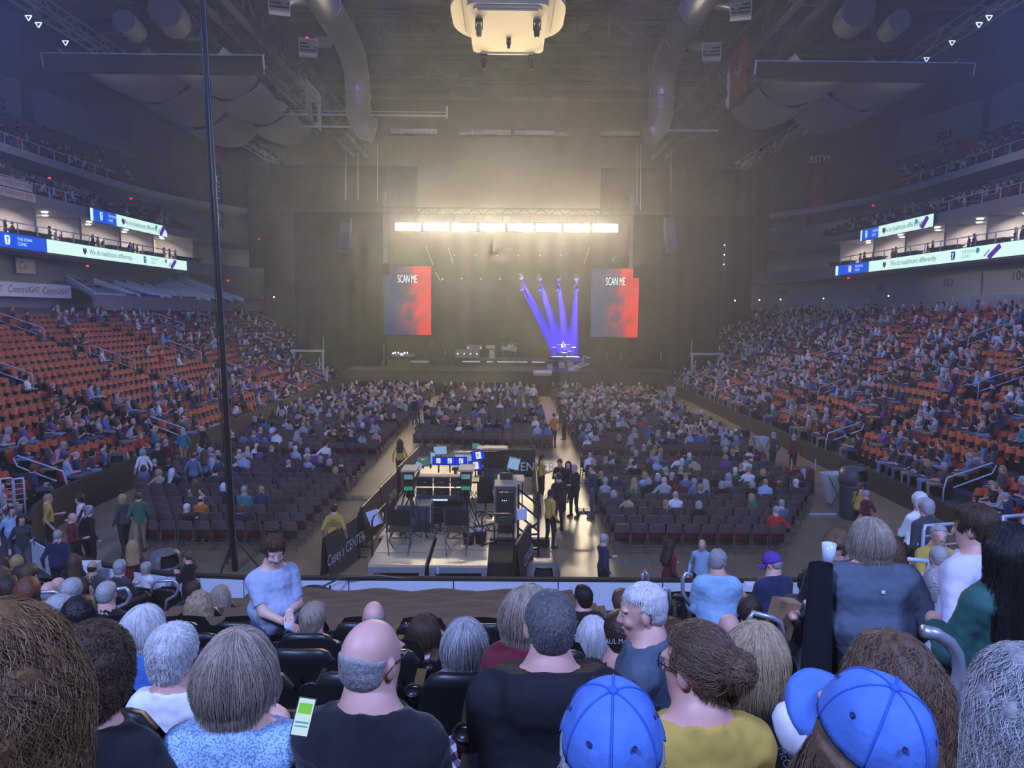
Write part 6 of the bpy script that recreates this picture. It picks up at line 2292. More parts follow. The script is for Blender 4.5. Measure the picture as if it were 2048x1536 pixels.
def opchair(x, y, z, label, nm='operator_chair', w=0.62):
    """tall folding chair with a black cloth back, seen from behind"""
    e = empty(nm, (x, y, z), 0, label, 'chair', 'operator chairs')
    MB().grid(lambda a, b: ((a - 0.5) * w, -0.25 - 0.03 * (1 - (2 * a - 1) ** 2), 0.78 + 0.42 * b), 6, 3).build('backrest', black, e)
    MB().grid(lambda a, b: ((a - 0.5) * w * 0.94, -0.25 + 0.5 * b, 0.62 - 0.03 * (1 - (2 * a - 1) ** 2)), 6, 3).build('seat', black, e)
    for q in (-1, 1):
        MB().tube([(q * w / 2, -0.25, 1.2), (q * w / 2, -0.24, 0.62), (q * w * 0.38, -0.36, 0.02)], 0.016, 6).build('leg', steel, e)
        MB().tube([(q * w * 0.40, 0.24, 0.62), (q * w * 0.46, -0.05, 0.3), (q * w * 0.34, 0.22, 0.02)], 0.016, 6).build('leg', steel, e)
        MB().bar((q * w / 2, -0.25, 0.84), (q * w / 2, 0.2, 0.84), 0.035).build('armrest', blackp, e)
    MB().bar((-w * 0.42, 0.22, 0.3), (w * 0.42, 0.22, 0.3), 0.03).build('footrest', steel, e)
    return e


opchair(xz(797, 17.7), 17.75, ZD, 'tall black cloth-backed operator chair on the left camera riser')
opchair(xz(914, 17.7), 17.75, ZD, 'tall black cloth-backed operator chair on the right camera riser')


def tripod_camera(x, y, z, label, zc=1.55):
    e = empty('broadcast_camera', (x, y, z), 0, label, 'camera', 'broadcast cameras')
    t = empty('tripod', (0, 0, 0), 0)
    t.parent = e
    for k, a in enumerate((-0.5, PI + 0.5, PI / 2)):
        d = Vector((math.cos(a), math.sin(a), 0)) * 0.62
        MB().tube([(d.x, d.y, 0.02), (d.x * 0.5, d.y * 0.5, zc * 0.42), (0, 0, zc - 0.32)], 0.022, 6).build('leg', blackp, t)
        MB().tube([(d.x * 0.6, d.y * 0.6, 0.25), (0, 0, 0.35)], 0.012, 5).build('spreader', blackp, t)
    MB().lathe([(0.10, zc - 0.36), (0.12, zc - 0.3), (0.09, zc - 0.16), (0.13, zc - 0.12)], 12).build('fluid_head', blackp, t, True)
    MB().box((0, 0.05, zc + 0.06), (0.26, 0.62, 0.30)).build('body', blackp, e)
    MB().box((0, 0.62, zc + 0.08), (0.22, 0.55, 0.22)).lathe([(0.10, -0.1), (0.13, 0.2)], 12, (0, 0.95, zc + 0.08), Matrix.Rotation(-PI / 2, 3, 'X')).build('lens', blackp, e)
    MB().box((0, 0.1, zc + 0.44), (0.42, 0.75, 0.05)).build('sun_hood', lit_tan, e)
    MB().box((0, -0.25, zc + 0.30), (0.3, 0.16, 0.2)).build('viewfinder', blackp, e)
    MB().box((0, -0.335, zc + 0.30), (0.24, 0.012, 0.13)).build('viewfinder_screen', glow('viewfinder_cyan', (0.25, 0.55, 0.75), 0.4), e)
    MB().box((0, -0.27, zc - 0.02), (0.28, 0.1, 0.13)).build('control_panel', blackp, e)
    MB().box((0, -0.325, zc - 0.02), (0.24, 0.012, 0.10)).build('control_screen', scr_green, e)
    for q in (-1, 1): MB().tube([(q * 0.12, 0, zc - 0.15), (q * 0.34, -0.5, zc - 0.32)], 0.014, 6).build('pan_bar', blackp, e)
    cb = MB()
    for k in range(5):
        a0 = k * 1.3
        cb.tube([(0.1 * math.cos(a0), -0.2, zc - 0.05), (0.3 * math.cos(a0), -0.35, zc - 0.7), (0.35 * math.cos(a0 + 1), -0.2, 0.25), (0.5 * math.cos(a0 + 2), 0.4 * math.sin(a0), 0.03)], 0.012, 5)
    cb.build('camera_cables', blackp, e)['kind'] = 'stuff'
    return e


tripod_camera(xz(818, 19.2), 19.2, 0.45, 'broadcast camera on a tripod with lit viewfinder, left one, behind the black chair', 1.50)
tripod_camera(xz(933, 19.2), 19.2, 0.45, 'broadcast camera on a tripod with lit viewfinder, right one, beside the grey desk', 1.52)
cb = MB()
r2 = random.Random(3)
for k in range(26):
    x, y = xz(r2.uniform(775, 965), 18.9), r2.uniform(18.6, 19.5)
    pts = [(x + r2.uniform(-0.35, 0.35), y + r2.uniform(-0.2, 0.2), ZD + r2.uniform(0.02, 0.35)) for _ in range(5)]
    cb.tube(pts, 0.012, 5)
tag(cb.build('cable_tangle', blackp), 'tangle of black cables and hoses between the two operator chairs', 'cables', None, 'stuff')
for k, (u, y) in enumerate(((938, 18.4), (962, 18.5))):
    e = empty('waste_bin', (xz(u, y), y, ZD), 0, f'small black waste bin with white papers on the right riser, {"left" if k == 0 else "right"} one', 'bin', 'waste bins')
    MB().lathe([(0.13, 0), (0.17, 0.36), (0.155, 0.36), (0.13, 0.1)], 14).build('bucket', blackp, e, True)
    MB().lathe([(0.14, 0.33), (0.10, 0.39), (0.02, 0.37)], 10).build('papers', dullw, e)


def monitor(x, y, z, w, h, m, label, yaw=0.0, tilt=0.0, roll=0.0, stand=0.3, pic=None, group='mixing-desk monitors', nm='monitor'):
    e = empty(nm, (x, y, z), yaw, label, 'monitor', group)
    q = Matrix.Rotation(roll, 3, 'Y') @ Matrix.Rotation(tilt, 3, 'X')
    MB().box((0, 0, 0), (w + 0.04, 0.05, h + 0.04), q).build('bezel', blackp, e)
    v = [q @ Vector(c) for c in ((-w / 2, -0.03, -h / 2), (w / 2, -0.03, -h / 2), (w / 2, -0.03, h / 2), (-w / 2, -0.03, h / 2))]
    MB().add(v, [(0, 1, 2, 3)]).build('screen', m, e)
    if pic:
        for (cx, cz, pw, ph, pm) in pic:
            v = [q @ Vector(c) for c in ((cx - pw / 2, -0.034, cz - ph / 2), (cx + pw / 2, -0.034, cz - ph / 2), (cx + pw / 2, -0.034, cz + ph / 2), (cx - pw / 2, -0.034, cz + ph / 2))]
            MB().add(v, [(0, 1, 2, 3)]).build('picture', pm, e)
    if stand: MB().bar((0, 0.05, -h * 0.3), (0, 0.08, -h / 2 - stand), 0.05).build('stand', blackp, e)
    return e


dk = mat('monitor_figure', (0.05, 0.05, 0.06), 0.6)
def pz(v, Y): return H - (v - 625) / 1420 * Y
YB = 24.0
for k, u in enumerate((876, 899, 922)):
    w, h = 0.37, 0.25
    monitor(xz(u, YB), YB, pz(926, YB), w, h, scr_blue, f'blue screen with a pale picture, {("left", "middle", "right")[k]} of the row of three on the desk', pic=[(0, 0.01, 0.14, 0.17, scr_wht), (-0.02, -0.02, 0.05, 0.08, dk), (0.02, 0.05, 0.07, 0.03, dk)])
monitor(xz(956, YB), YB, pz(914, YB), 0.42, 0.30, scr_blue, 'upper of the two tilted blue screens right of the desk', roll=-0.16, stand=0.0, pic=[(0.02, 0, 0.18, 0.24, scr_wht), (0.0, 0.0, 0.06, 0.12, dk)])
monitor(xz(951, YB), YB - 0.05, pz(934, YB), 0.42, 0.30, scr_blue, 'lower of the two tilted blue screens right of the desk', roll=-0.13, stand=0.5, pic=[(0.02, 0, 0.18, 0.24, scr_wht), (-0.02, 0.02, 0.07, 0.10, dk)])
e = empty('mixing_console', (xz(937, 25.6), 25.6, 0.3), 0, 'digital mixing console with bright panels behind the blue screens', 'mixing console')
wv = 1.05
MB().box((0, 0, 0.75), (wv + 0.12, 0.7, 0.12)).build('base', blackp, e)
for q in (-1, 1): MB().box((q * wv * 0.45, 0, 0.35), (0.08, 0.6, 0.7)).build('leg', blackp, e)
MB().box((0, 0.34, 1.0), (wv, 0.06, 0.42), Matrix.Rotation(-0.35, 3, 'X')).build('meter_bridge', dullw, e)
for k in range(3): MB().box((-0.35 + 0.35 * k, 0.27, 1.02), (0.28, 0.03, 0.2), Matrix.Rotation(-0.35, 3, 'X')).build('meter_screen', scr_lap, e)
MB().box((0, -0.02, 0.83), (wv, 0.45, 0.03), Matrix.Rotation(0.12, 3, 'X')).build('fader_bank', glow('fader_glow', (0.25, 0.55, 0.75), 0.7), e)
MB().box((0, 0.45, 1.22), (wv + 0.1, 0.35, 0.03)).build('lid', lit_tan, e)
o = gearbox('laptop', 952, 897, 26.2, 0.26, 0.2, scr_green, 'small laptop with a green screen on top of the console lid', 'laptop', d=0.04)
monitor(xz(880, 24.6), 24.6, pz(904, 24.6), 0.46, 0.27, scr_lap, 'pale blue screen at the rear left of the desk', yaw=-0.1, roll=-0.08, stand=0.4)
monitor(xz(845, 23.6), 23.6, pz(928, 23.6), 0.42, 0.30, scr_teal, 'dark teal laptop screen at the left of the desk', yaw=0.2, roll=-0.1, stand=0.1, pic=[(0, 0.09, 0.1, 0.02, scr_wht)])
monitor(xz(863, 24.2), 24.2, pz(920, 24.2), 0.22, 0.36, scr_lap, 'narrow pale screen edge beside the dark teal laptop', yaw=0.9, stand=0.2)
monitor(xz(833, 23.2), 23.2, pz(938, 23.2), 0.24, 0.30, scr_lap, 'slanted bluish tablet at the far left end of the desk', yaw=0.5, roll=0.5, stand=0.0)
DT = empty('mixing_desk', (xz(888, 23.6), 23.8, 0.3), 0, 'long black desk carrying the blue screens and papers', 'desk')
MB().box((0, 0, 0.72), (2.5, 0.9, 0.06)).build('top', blackp, DT)
for q in (-1, 1): MB().box((q * 1.15, 0, 0.35), (0.08, 0.8, 0.7)).build('leg', blackp, DT)
for k, (x, y, m) in enumerate(((-0.95, -0.2, dullw), (-0.75, 0.1, mat('red_paper', (0.4, 0.05, 0.05), 0.7)), (-0.6, -0.25, dullw))):
    o = MB().box((DT.location.x + x, DT.location.y + y, 1.06), (0.22, 0.16, 0.02), Matrix.Rotation(0.4 * k, 3, 'Z')).build('paper_sheet', m)
    tag(o, ('white paper at the left end of the mixing desk', 'red folder on the mixing desk', 'white paper near the middle of the mixing desk')[k], 'paper', 'papers on the desk')
# grey rack desk with six dark monitors
YG = 21.2
e = empty('rack_desk', (xz(882, YG), YG, 0.3), 0, 'grey-fronted video desk with two rows of dark monitors', 'desk')
W6 = 1.55
MB().box((0, 0.25, 0.42), (W6, 0.6, 0.84)).build('cabinet', caseb, e)
MB().box((0, 0.1, 1.42), (W6 + 0.05, 0.35, 0.04)).build('top', caseb, e)
for k in range(3):
    for j in range(2):
        MB().box((-0.52 + 0.52 * k, 0.08, 1.23 - 0.31 * j), (0.49, 0.06, 0.27)).build('monitor_frame', blackp, e)
        MB().box((-0.52 + 0.52 * k, 0.045, 1.23 - 0.31 * j), (0.45, 0.012, 0.235)).build('dark_screen', scr_off, e)
        MB().box((-0.52 + 0.52 * k, 0.036, 1.23 - 0.31 * j), (0.05, 0.01, 0.018)).build('logo_plate', dullw, e)
MB().box((0, -0.15, 0.72), (W6 * 0.95, 0.35, 0.04)).build('switcher_shelf', blackp, e)
MB().box((-0.05, -0.2, 0.75), (0.5, 0.12, 0.02)).build('lit_buttons', glow('button_glow', (0.5, 0.6, 0.9), 1.4), e)
# flight case left of the chairs
def case(x, y, z, w, d, h, label, m=caseb, lid=None, nm='flight_case', leds=False):
    e = empty(nm, (x, y, z), 0, label, 'case', 'flight cases')
    MB().box((0, 0, h / 2), (w, d, h)).build('body', m, e)
    for q in (-1, 1):
        for r_ in (-1, 1): MB().box((q * w / 2, r_ * d / 2, h / 2), (0.035, 0.035, h)).build('edge', alu, e)
    MB().box((0, 0, h + 0.01), (w + 0.02, d + 0.02, 0.03)).build('lid', lid or m, e)
    if leds:
        MB().box((0, -d / 2 - 0.01, h * 0.5), (w * 0.8, 0.02, h * 0.8)).build('rack_front', scr_off, e)
        for k in range(9):
            MB().box((-w * 0.3 + w * 0.075 * k, -d / 2 - 0.025, h * (0.86 - 0.02 * (k % 2))), (0.03, 0.01, 0.02)).build('led', (scr_green if k > 6 else (scr_wht if k % 3 else exit_m)), e)
        for k in range(3): MB().box((-0.1 + 0.06 * k, -d / 2 - 0.025, h * 0.62), (0.02, 0.01, 0.025)).build('led', glow('led_point', (0.5, 0.6, 1.0), 3), e)
    return e


case(xz(818, 18.9), 19.9, 0.3, 0.95, 0.6, 0.95, 'grey flight case behind the left operator chair', lid=lit_tan)
case(xz(1013, 21.3), 21.5, 0.3, 0.66, 0.75, 1.15, 'tall grey rack case with coloured lamps right of the mixing desk', lid=lit_tan, leds=True, nm='rack_case')
case(xz(993, 25.5), 25.6, 0.3, 0.95, 0.6, 0.7, 'wide grey flight case behind the high-backed chair')
tb = empty('side_table', (xz(1023, 22.2), 22.3, 0.3), 0, 'small lit table beside the tall rack case', 'table')
MB().box((0, 0, 1.12), (0.85, 0.9, 0.04)).build('top', lit_tan, tb)
for q in (-1, 1): MB().bar((q * 0.38, 0.3, 0), (q * 0.38, 0.3, 1.1), 0.04).build('leg', blackp, tb)
monitor(xz(1014, 21.9), 21.9, pz(960, 21.9), 0.36, 0.28, scr_off, 'black back of a laptop standing on the rack case', stand=0.0, nm='laptop')
monitor(xz(1029, 22.6), 22.7, pz(932, 22.6), 0.36, 0.36, scr_lap, 'tilted pale blue screen on a pole right of the mixing desk', roll=0.22, stand=0.45)
o = empty('console_tent', (xz(985, 25.0), 25.4, 0.3), 0, 'black open equipment frame with a tan top right of the console', 'frame')
for q in (-1, 1): MB().box((q * 0.5, 0, 0.75), (0.06, 0.5, 1.5)).build('side', blackp, o)
MB().box((0, 0, 1.52), (1.1, 0.55, 0.05)).build('top', lit_tan, o)
MB().box((0, 0.2, 0.9), (1.0, 0.04, 0.9)).build('back_panel', scr_off, o)
# high-backed office chair
e = empty('office_chair', (xz(972, 22.0), 22.0, 0.3), 0, 'black high-backed office chair on a star base', 'chair')
MB().grid(lambda a, b: ((a - 0.5) * (0.52 - 0.16 * b), -0.22 - 0.08 * (1 - (2 * a - 1) ** 2) - 0.12 * b, 0.55 + 0.78 * b), 8, 6).build('backrest', blackp, e, True)
MB().box((0, 0, 0.5), (0.52, 0.5, 0.1)).build('seat', blackp, e)
MB().bar((0, 0, 0.1), (0, 0, 0.48), 0.06).build('post', blackp, e)
for k in range(5):
    a = k * 2 * PI / 5 + 0.3
    MB().bar((0, 0, 0.12), (0.33 * math.cos(a), 0.33 * math.sin(a), 0.06), 0.045).build('base_arm', blackp, e)
    MB().lathe([(0.02, -0.02), (0.035, -0.02), (0.035, 0.02), (0.02, 0.02)], 8, (0.34 * math.cos(a), 0.34 * math.sin(a), 0.035)).build('caster', blackp, e)
for q in (-1, 1): MB().box((q * 0.3, 0, 0.72), (0.06, 0.3, 0.04)).build('armrest', blackp, e)
o = copy_tree(pc)
o.location = (xz(1013, 20.0), 20.0, 0.06)
tag(o, 'folding chair standing alone before the tall rack case', 'chair', 'folding chairs on the arena floor')
e = empty('stool', (xz(872, 20.3), 20.4, 0.3), 0, 'low black stool between the two tripods', 'stool')
MB().lathe([(0.05, 0.5), (0.22, 0.52), (0.22, 0.57), (0.05, 0.6)], 16).build('seat', blackp, e, True)
for k in range(4):
    a = k * PI / 2 + 0.5
    MB().bar((0.1 * math.cos(a), 0.1 * math.sin(a), 0.5), (0.28 * math.cos(a), 0.28 * math.sin(a), 0.0), 0.025).build('leg', blackp, e)
# black guard rails
def loop_rail(pts, label, r=0.025, group='black platform rails', mids=()):
    o0 = Vector(pts[0])
    e = empty('platform_rail', o0, 0, label, 'railing', group)
    MB().tube([Vector(p) - o0 for p in pts], r, 6).build('tube', blackp, e)
    for a, b in mids: MB().bar(Vector(a) - o0, Vector(b) - o0, 0.035).build('crossbar', blackp, e)
    return e


xr = xz(1040, 19.0)
for k, (xa, ya, xb, yb, zt, zb, lb) in enumerate(((xz(712, 18.8), 18.8, xz(765, 18.8), 20.3, 1.35, 0.0, 'left stair rail with a white notice, outer one'), (xz(735, 17.9), 18.2, xz(752, 18.4), 19.8, 1.3, 0.0, 'left stair rail, inner one'), (xz(965, 19.2), 19.2, xz(1030, 19.2), 19.2, 1.15, 0.2, 'square rail across the gap right of the right riser'), (xz(965, 18.2), 18.2, xz(990, 18.2), 18.5, 1.1, 0.1, 'bent short rail beside the right riser'), (xz(850, 19.6), 19.6, xz(880, 19.6), 19.6, 1.2, 0.3, 'short rail between the two operator chairs'))):
    loop_rail([(xa, ya, zb), (xa, ya, zt - 0.1), (xa + (xb - xa) * 0.12, ya + (yb - ya) * 0.12, zt), (xb - (xb - xa) * 0.12, yb - (yb - ya) * 0.12, zt), (xb, yb, zt - 0.1), (xb, yb, zb)], 'black tube guard: ' + lb, mids=[((xa, ya, (zt + zb) / 2), (xb, yb, (zt + zb) / 2))])
o = MB().box((xz(745, 18.9), 18.85, 1.12), (0.34, 0.02, 0.42), Matrix.Rotation(-0.35, 3, 'Y')).build('notice', mat('notice_white', (0.6, 0.64, 0.85), 0.6))
tag(o, 'white paper notice on the left stair rail', 'paper', 'paper notices')
# stair frame of zigzag trusswork on the right
e = empty('stair_frame', (xz(1060, 19), 19.0, 0), 0, 'black zigzag stair frame right of the mixing platform', 'stair frame')
x0, x1 = -0.28, 0.28
for x in (x0, x1): MB().bar((x, 0, 0), (x, 0.2 if x > 0 else 0, 2.05 if x < 0 else 1.5), 0.06).build('upright', blackp, e)
for k in range(4): MB().bar((x0, 0, 1.9 - 0.36 * k), (x1, 0.1, 1.42 - 0.36 * k), 0.05).build('slat', blackp, e)
MB().bar((x0, 0, 0.55), (x1, 0.1, 0.95), 0.05).build('brace', blackp, e)
MB().bar((x0, 0, 0.2), (x1, 0.1, 0.2), 0.06).build('lower_bar', blackp, e)
MB().bar((x0, 0, 0.62), (x1, 0.1, 0.62), 0.05).build('lower_bar', blackp, e)
o = MB().box((xz(1047, 18.9), 18.85, pz(1035, 18.9)), (0.26, 0.02, 0.30)).build('notice', MATS['notice_white'])
tag(o, 'white paper notice on the right stair frame', 'paper', 'paper notices')
MBX = MB().box((xz(1005, 17.6), 17.8, 0.25), (1.05, 1.4, 0.5)).build('black_riser_box', black)
tag(MBX, 'low black covered box right of the right camera riser', 'box')


# draped crowd barricades around the platform
def drape(a, b, h, label, text=None, side=1, th=0.9, group='draped barricades', m=blk_banner):
    A, B = Vector((*a, 0)), Vector((*b, 0))
    d = (B - A).normalized()
    n = Vector((d.y, -d.x, 0)) * side
    e = empty('draped_barricade', A, 0, label, 'barricade', group)
    L = (B - A).length
    MB().tube([(0, 0, 0), (0, 0, h), d * L + Vector((0, 0, h)), d * L], 0.03, 6).bar(d * 0.02 + n * -0.3, d * 0.02 + n * 0.3, 0.05).bar(d * L + n * -0.3, d * L + n * 0.3, 0.05).build('frame', blackp, e)
    def f(s_):
        def g(u_, v_):
            p = d * (L * u_) + Vector((0, 0, h + 0.02 - (h - 0.06) * v_))
            wv_ = 0.03 * math.sin(u_ * 22 + v_ * 3) * v_
            return p + n * (s_ * (0.035 + 0.10 * v_) + wv_)
        return g
    mb = MB().grid(f(1), 16, 6).grid(f(-1), 16, 6)
    mb.build('drape', m, e, True)
    if text:
        t = txt(text, A + d * (L * 0.5) + n * 0.16 + Vector((0, 0, h * 0.52)), d if side > 0 else -d, (0, 0, 1), h * 0.26, white_ink, None, th)
        t.parent = e
        t.matrix_parent_inverse = Matrix.Translation(-A)
    return e


drape((xz(640, 17.0), 17.0), (xz(703, 18.6), 18.9), 1.12, 'draped barricade at the left foot of the platform, lettering on its inner side', 'Casey\'s CENTER', 1, 0.8)
drape((xz(716, 19.6), 19.7), (xz(752, 21.6), 21.8), 1.15, 'draped barricade behind the left stair rail', None)
drape((xz(755, 21.9), 22.0), (xz(786, 24.0), 24.2), 1.15, 'draped barricade left of the mixing desk, nearer one', 'CENTER', 1, 0.7)
drape((xz(792, 24.6), 24.8), (xz(832, 28.0), 28.4), 1.2, 'draped barricade left of the mixing desk, farther one', 'CENTER', 1, 0.7)
drape((xz(1034, 16.6), 16.6), (xz(1062, 18.6), 18.4), 1.12, 'draped barricade right of the stair foot with white lettering', 'CENTER', 1, 0.8)
drape((xz(1079, 21.5), 21.6), (xz(1074, 26.5), 26.8), 1.15, 'draped barricade running along the right side of the platform', None)
drape((xz(985, 27.6), 27.4), (xz(1072, 27.6), 27.4), 1.35, 'black draped barricade behind the platform with white letters', 'WELL   CENTER', 1, 0.95, m=black)

# black pole with cables on a tripod base, left of the aisle
e = empty('cable_pole', (xz(457, 17.8), 17.8, 0), 0, 'tall black pole wrapped in cables rising from the floor to the roof', 'pole')
PT_ = (at(406, 0, 18.6) - e.location) * 2.2
lp_ = lambda t, dx=0.0: PT_ * t + Vector((dx, -0.06 if dx else 0, 0))
MB().tube([(0, 0, 0), lp_(0.3), lp_(1)], 0.075, 10).build('pole', blackp, e, True)
for q in (-1, 1): MB().tube([lp_(0.01, q * 0.08), lp_(0.15, q * 0.1), lp_(0.4, q * 0.07), lp_(1, q * 0.1)], 0.014, 5).build('cable', steel if q > 0 else blackp, e)
for k in range(3):
    a = k * 2 * PI / 3 + 0.2
    MB().bar((0, 0, 0.9), (0.6 * math.cos(a), 0.6 * math.sin(a), 0.02), 0.03).build('tripod_leg', blackp, e)
# ramps and floor lettering
for k, (ua, ub, v) in enumerate(((672, 742, 996), (1150, 1216, 1021))):
    A, B = onz(ua, v, 0.04), onz(ub, v, 0.04)
    ra = empty('cable_ramp', (A + B) / 2, 0, f'black cable ramp lying across the {"left" if k == 0 else "right"} aisle', 'cable ramp', 'cable ramps')
    n_ = 4
    for q in range(n_):
        MB().box(((B.x - A.x) * ((q + 0.5) / n_ - 0.5), 0, 0), ((B.x - A.x) / n_ - 0.02, 0.5, 0.07), taper=0.85).build('section', blackp, ra)
tape = mat('floor_tape_white', (0.20, 0.21, 0.25), 0.6)
t = txt('RIGHT', onz(1285, 1124, 0.012), (1, 0, 0), (0, 1, 0), 0.28, tape, None, 1.6, name='floor_lettering')
t['kind'] = 'structure'


# trash barrels and clear bag stands
barrel = mat('barrel_grey', (0.055, 0.06, 0.075), 0.45, var=0.1)
domem = mat('barrel_dome', (0.14, 0.135, 0.13), 0.4, var=0.1)
sticker = mat('round_sticker', (0.7, 0.75, 0.85), 0.5)


def trash(P, yaw, label, low=False, s=1.0, m=None):
    e = empty('trash_barrel', P, yaw, label, 'trash can', 'trash barrels')
    z1 = (0.36 if low else 0.95) * s
    MB().lathe([(0.26 * s, 0), (0.30 * s, 0.05), (0.33 * s, z1 * 0.9), (0.345 * s, z1)], 20).build('body', barrel, e, True)
    dm = MB()
    n = 20
    prof = [(0.36, 0.0), (0.37, 0.10), (0.355, 0.26), (0.30, 0.38), (0.20, 0.43), (0.03, 0.44)]
    V, F = [], []
    for i, (r, z) in enumerate(prof):
        for j in range(n):
            a = 2 * PI * j / n
            V.append((r * s * math.cos(a) * 1.05, r * s * math.sin(a), z1 + z * s))
    for i in range(len(prof) - 1):
        for j in range(n):
            if i in (1, 2) and j % 10 in (3, 4, 5, 6) : continue      # the two throw-in openings
            F.append((i * n + j, i * n + (j + 1) % n, (i + 1) * n + (j + 1) % n, (i + 1) * n + j))
    F.append(tuple((len(prof) - 1) * n + j for j in range(n)))
    d_ = mesh_obj('dome_lid', V, F, m or domem, e, True)
    md = d_.modifiers.new('t', 'SOLIDIFY'); md.thickness = 0.02
    MB().lathe([(0.25 * s, z1 * 0.95), (0.25 * s, z1 * 0.955 + 0.33 * s)], 14).build('liner', black, e)
    MB().lathe([(0.005, 0), (0.10 * s, 0.004), (0.10 * s, 0.012), (0.005, 0.014)], 16, (-0.0 * s, -0.325 * s, z1 * 0.68), Matrix.Rotation(PI / 2, 3, 'X')).build('sticker', sticker, e)
    return e


trash(onz(240, 978, 0), 0.3, 'dark trash barrel with a round sticker against the left boards', s=1.0, m=barrel)
trash(Vector((0.88, 16.35, 0)), 0.0, 'grey dome-lidded trash barrel behind the white boards right of the risers', low=True, s=1.05)
trash(onz(318, 1176, 0) + Vector((0, 0.3, 0)), 0.9, 'grey dome-lidded trash barrel behind the boards near the blonde woman in maroon', low=True, s=1.05)
trash(onz(1482, 915, 0), 0.2, 'dark trash barrel by the right boards far down the floor', s=1.0, m=barrel)
trash(onz(1702, 1036, 0), 0.6, 'large dark trash barrel with a round sticker near the right corner', s=1.25, m=barrel)
bagm = mat('clear_bag', (0.50, 0.52, 0.55), 0.35, var=0.05)
for k, (u, v, s, lb) in enumerate(((1520, 918, 1.0, 'clear recycling bag on a folding stand by the right boards'), (1662, 1012, 1.15, 'clear recycling bag on a folding stand beside the large barrel'), (429, 885, 0.9, 'pale recycling bag on a stand near the left boards'), (1342, 800, 1.0, 'pale recycling bag far down the right-hand floor'))):
    e = empty('recycling_bag', onz(u, v, 0), 0.2, lb, 'bag', 'recycling bags')
    def f(a, b):
        t = 2 * PI * a
        r = 0.36 - 0.20 * (1 - b) ** 1.4
        return (s * r * max(-0.8, min(0.8, math.cos(t))) * 1.2, s * r * max(-0.8, min(0.8, math.sin(t))) * 0.9, s * (0.12 + 0.92 * b))
    MB().grid(f, 16, 6).build('bag', bagm, e, True)
    for q in (-1, 1): MB().bar((q * 0.36 * s, -0.28 * s, 1.05 * s), (-q * 0.24 * s, -0.26 * s, 0), 0.02).build('stand_leg', steel, e)
for k, (u, v, lb) in enumerate(((1597, 985, 'maroon upholstered dolly box by the right boards'),)):
    e = empty('covered_cart', onz(u, v, 0), 0, lb, 'cart')
    MB().box((0, 0, 0.5), (0.9, 0.6, 0.9)).build('cover', mat('maroon_cover', (0.10, 0.012, 0.02), 0.8), e)
    MB().bar((-0.45, -0.3, 0.9), (-0.45, -0.3, 1.35), 0.03).bar((0.45, -0.3, 0.9), (0.45, -0.3, 1.35), 0.03).build('handle', rail_m, e)
for k, (u, v, w, lb) in enumerate(((1645, 1028, 1.0, 'low striped threshold strip on the floor by the right corner'),)):
    o = MB().box(onz(u, v, 0.03), (0.9, 0.08, 0.05)).build('threshold_strip', dullw)
    tag(o, lb, 'strip')
# ---------------------------------------------------------------- nearest rows: black seats, covered rows, rails, close-up people
def plaid_mat(name):
    m = mat(name, (0.5, 0.5, 0.6), 0.85)
    n, l = m.node_tree.nodes, m.node_tree.links
    b = n['Principled BSDF']
    tc = n.new('ShaderNodeTexCoord')
    mp = n.new('ShaderNodeMapping')
    mp.inputs['Rotation'].default_value = (0.5, 0.62, 0.3)
    mp.inputs['Scale'].default_value = (15, 15, 15)
    l.new(tc.outputs['Object'], mp.inputs[0])
    sp = n.new('ShaderNodeSeparateXYZ')
    l.new(mp.outputs[0], sp.inputs[0])
    ms = []
    for k in (0, 2):
        a = n.new('ShaderNodeMath'); a.operation = 'FRACT'
        l.new(sp.outputs[k], a.inputs[0])
        c = n.new('ShaderNodeMath'); c.operation = 'GREATER_THAN'; c.inputs[1].default_value = 0.5
        l.new(a.outputs[0], c.inputs[0])
        ms.append(c)
    s = n.new('ShaderNodeMath'); s.operation = 'ADD'
    l.new(ms[0].outputs[0], s.inputs[0]); l.new(ms[1].outputs[0], s.inputs[1])
    h = n.new('ShaderNodeMath'); h.operation = 'MULTIPLY'; h.inputs[1].default_value = 0.5
    l.new(s.outputs[0], h.inputs[0])
    r = n.new('ShaderNodeValToRGB')
    r.color_ramp.interpolation = 'CONSTANT'
    r.color_ramp.elements[0].color = (0.70, 0.72, 0.80, 1)
    r.color_ramp.elements[1].color = (0.055, 0.012, 0.030, 1); r.color_ramp.elements[1].position = 0.9
    q = r.color_ramp.elements.new(0.4); q.color = (0.19, 0.14, 0.22, 1)
    l.new(h.outputs[0], r.inputs[0]); l.new(r.outputs[0], b.inputs['Base Color'])
    return m


def floral_mat(name, base, spot, sc_=170):
    m = mat(name, base, 0.85)
    n, l = m.node_tree.nodes, m.node_tree.links
    b = n['Principled BSDF']
    tc = n.new('ShaderNodeTexCoord')
    v = n.new('ShaderNodeTexVoronoi'); v.inputs['Scale'].default_value = sc_
    l.new(tc.outputs['Object'], v.inputs['Vector'])
    r = n.new('ShaderNodeValToRGB')
    e = r.color_ramp.elements
    e[0].color = (*base, 1); e[0].position = 0.12
    e[1].color = (*base, 1); e[1].position = 0.62
    q = e.new(0.28); q.color = (*spot, 1)
    q = e.new(0.42); q.color = (*spot, 1)
    l.new(v.outputs['Distance'], r.inputs[0]); l.new(r.outputs[0], b.inputs['Base Color'])
    return m


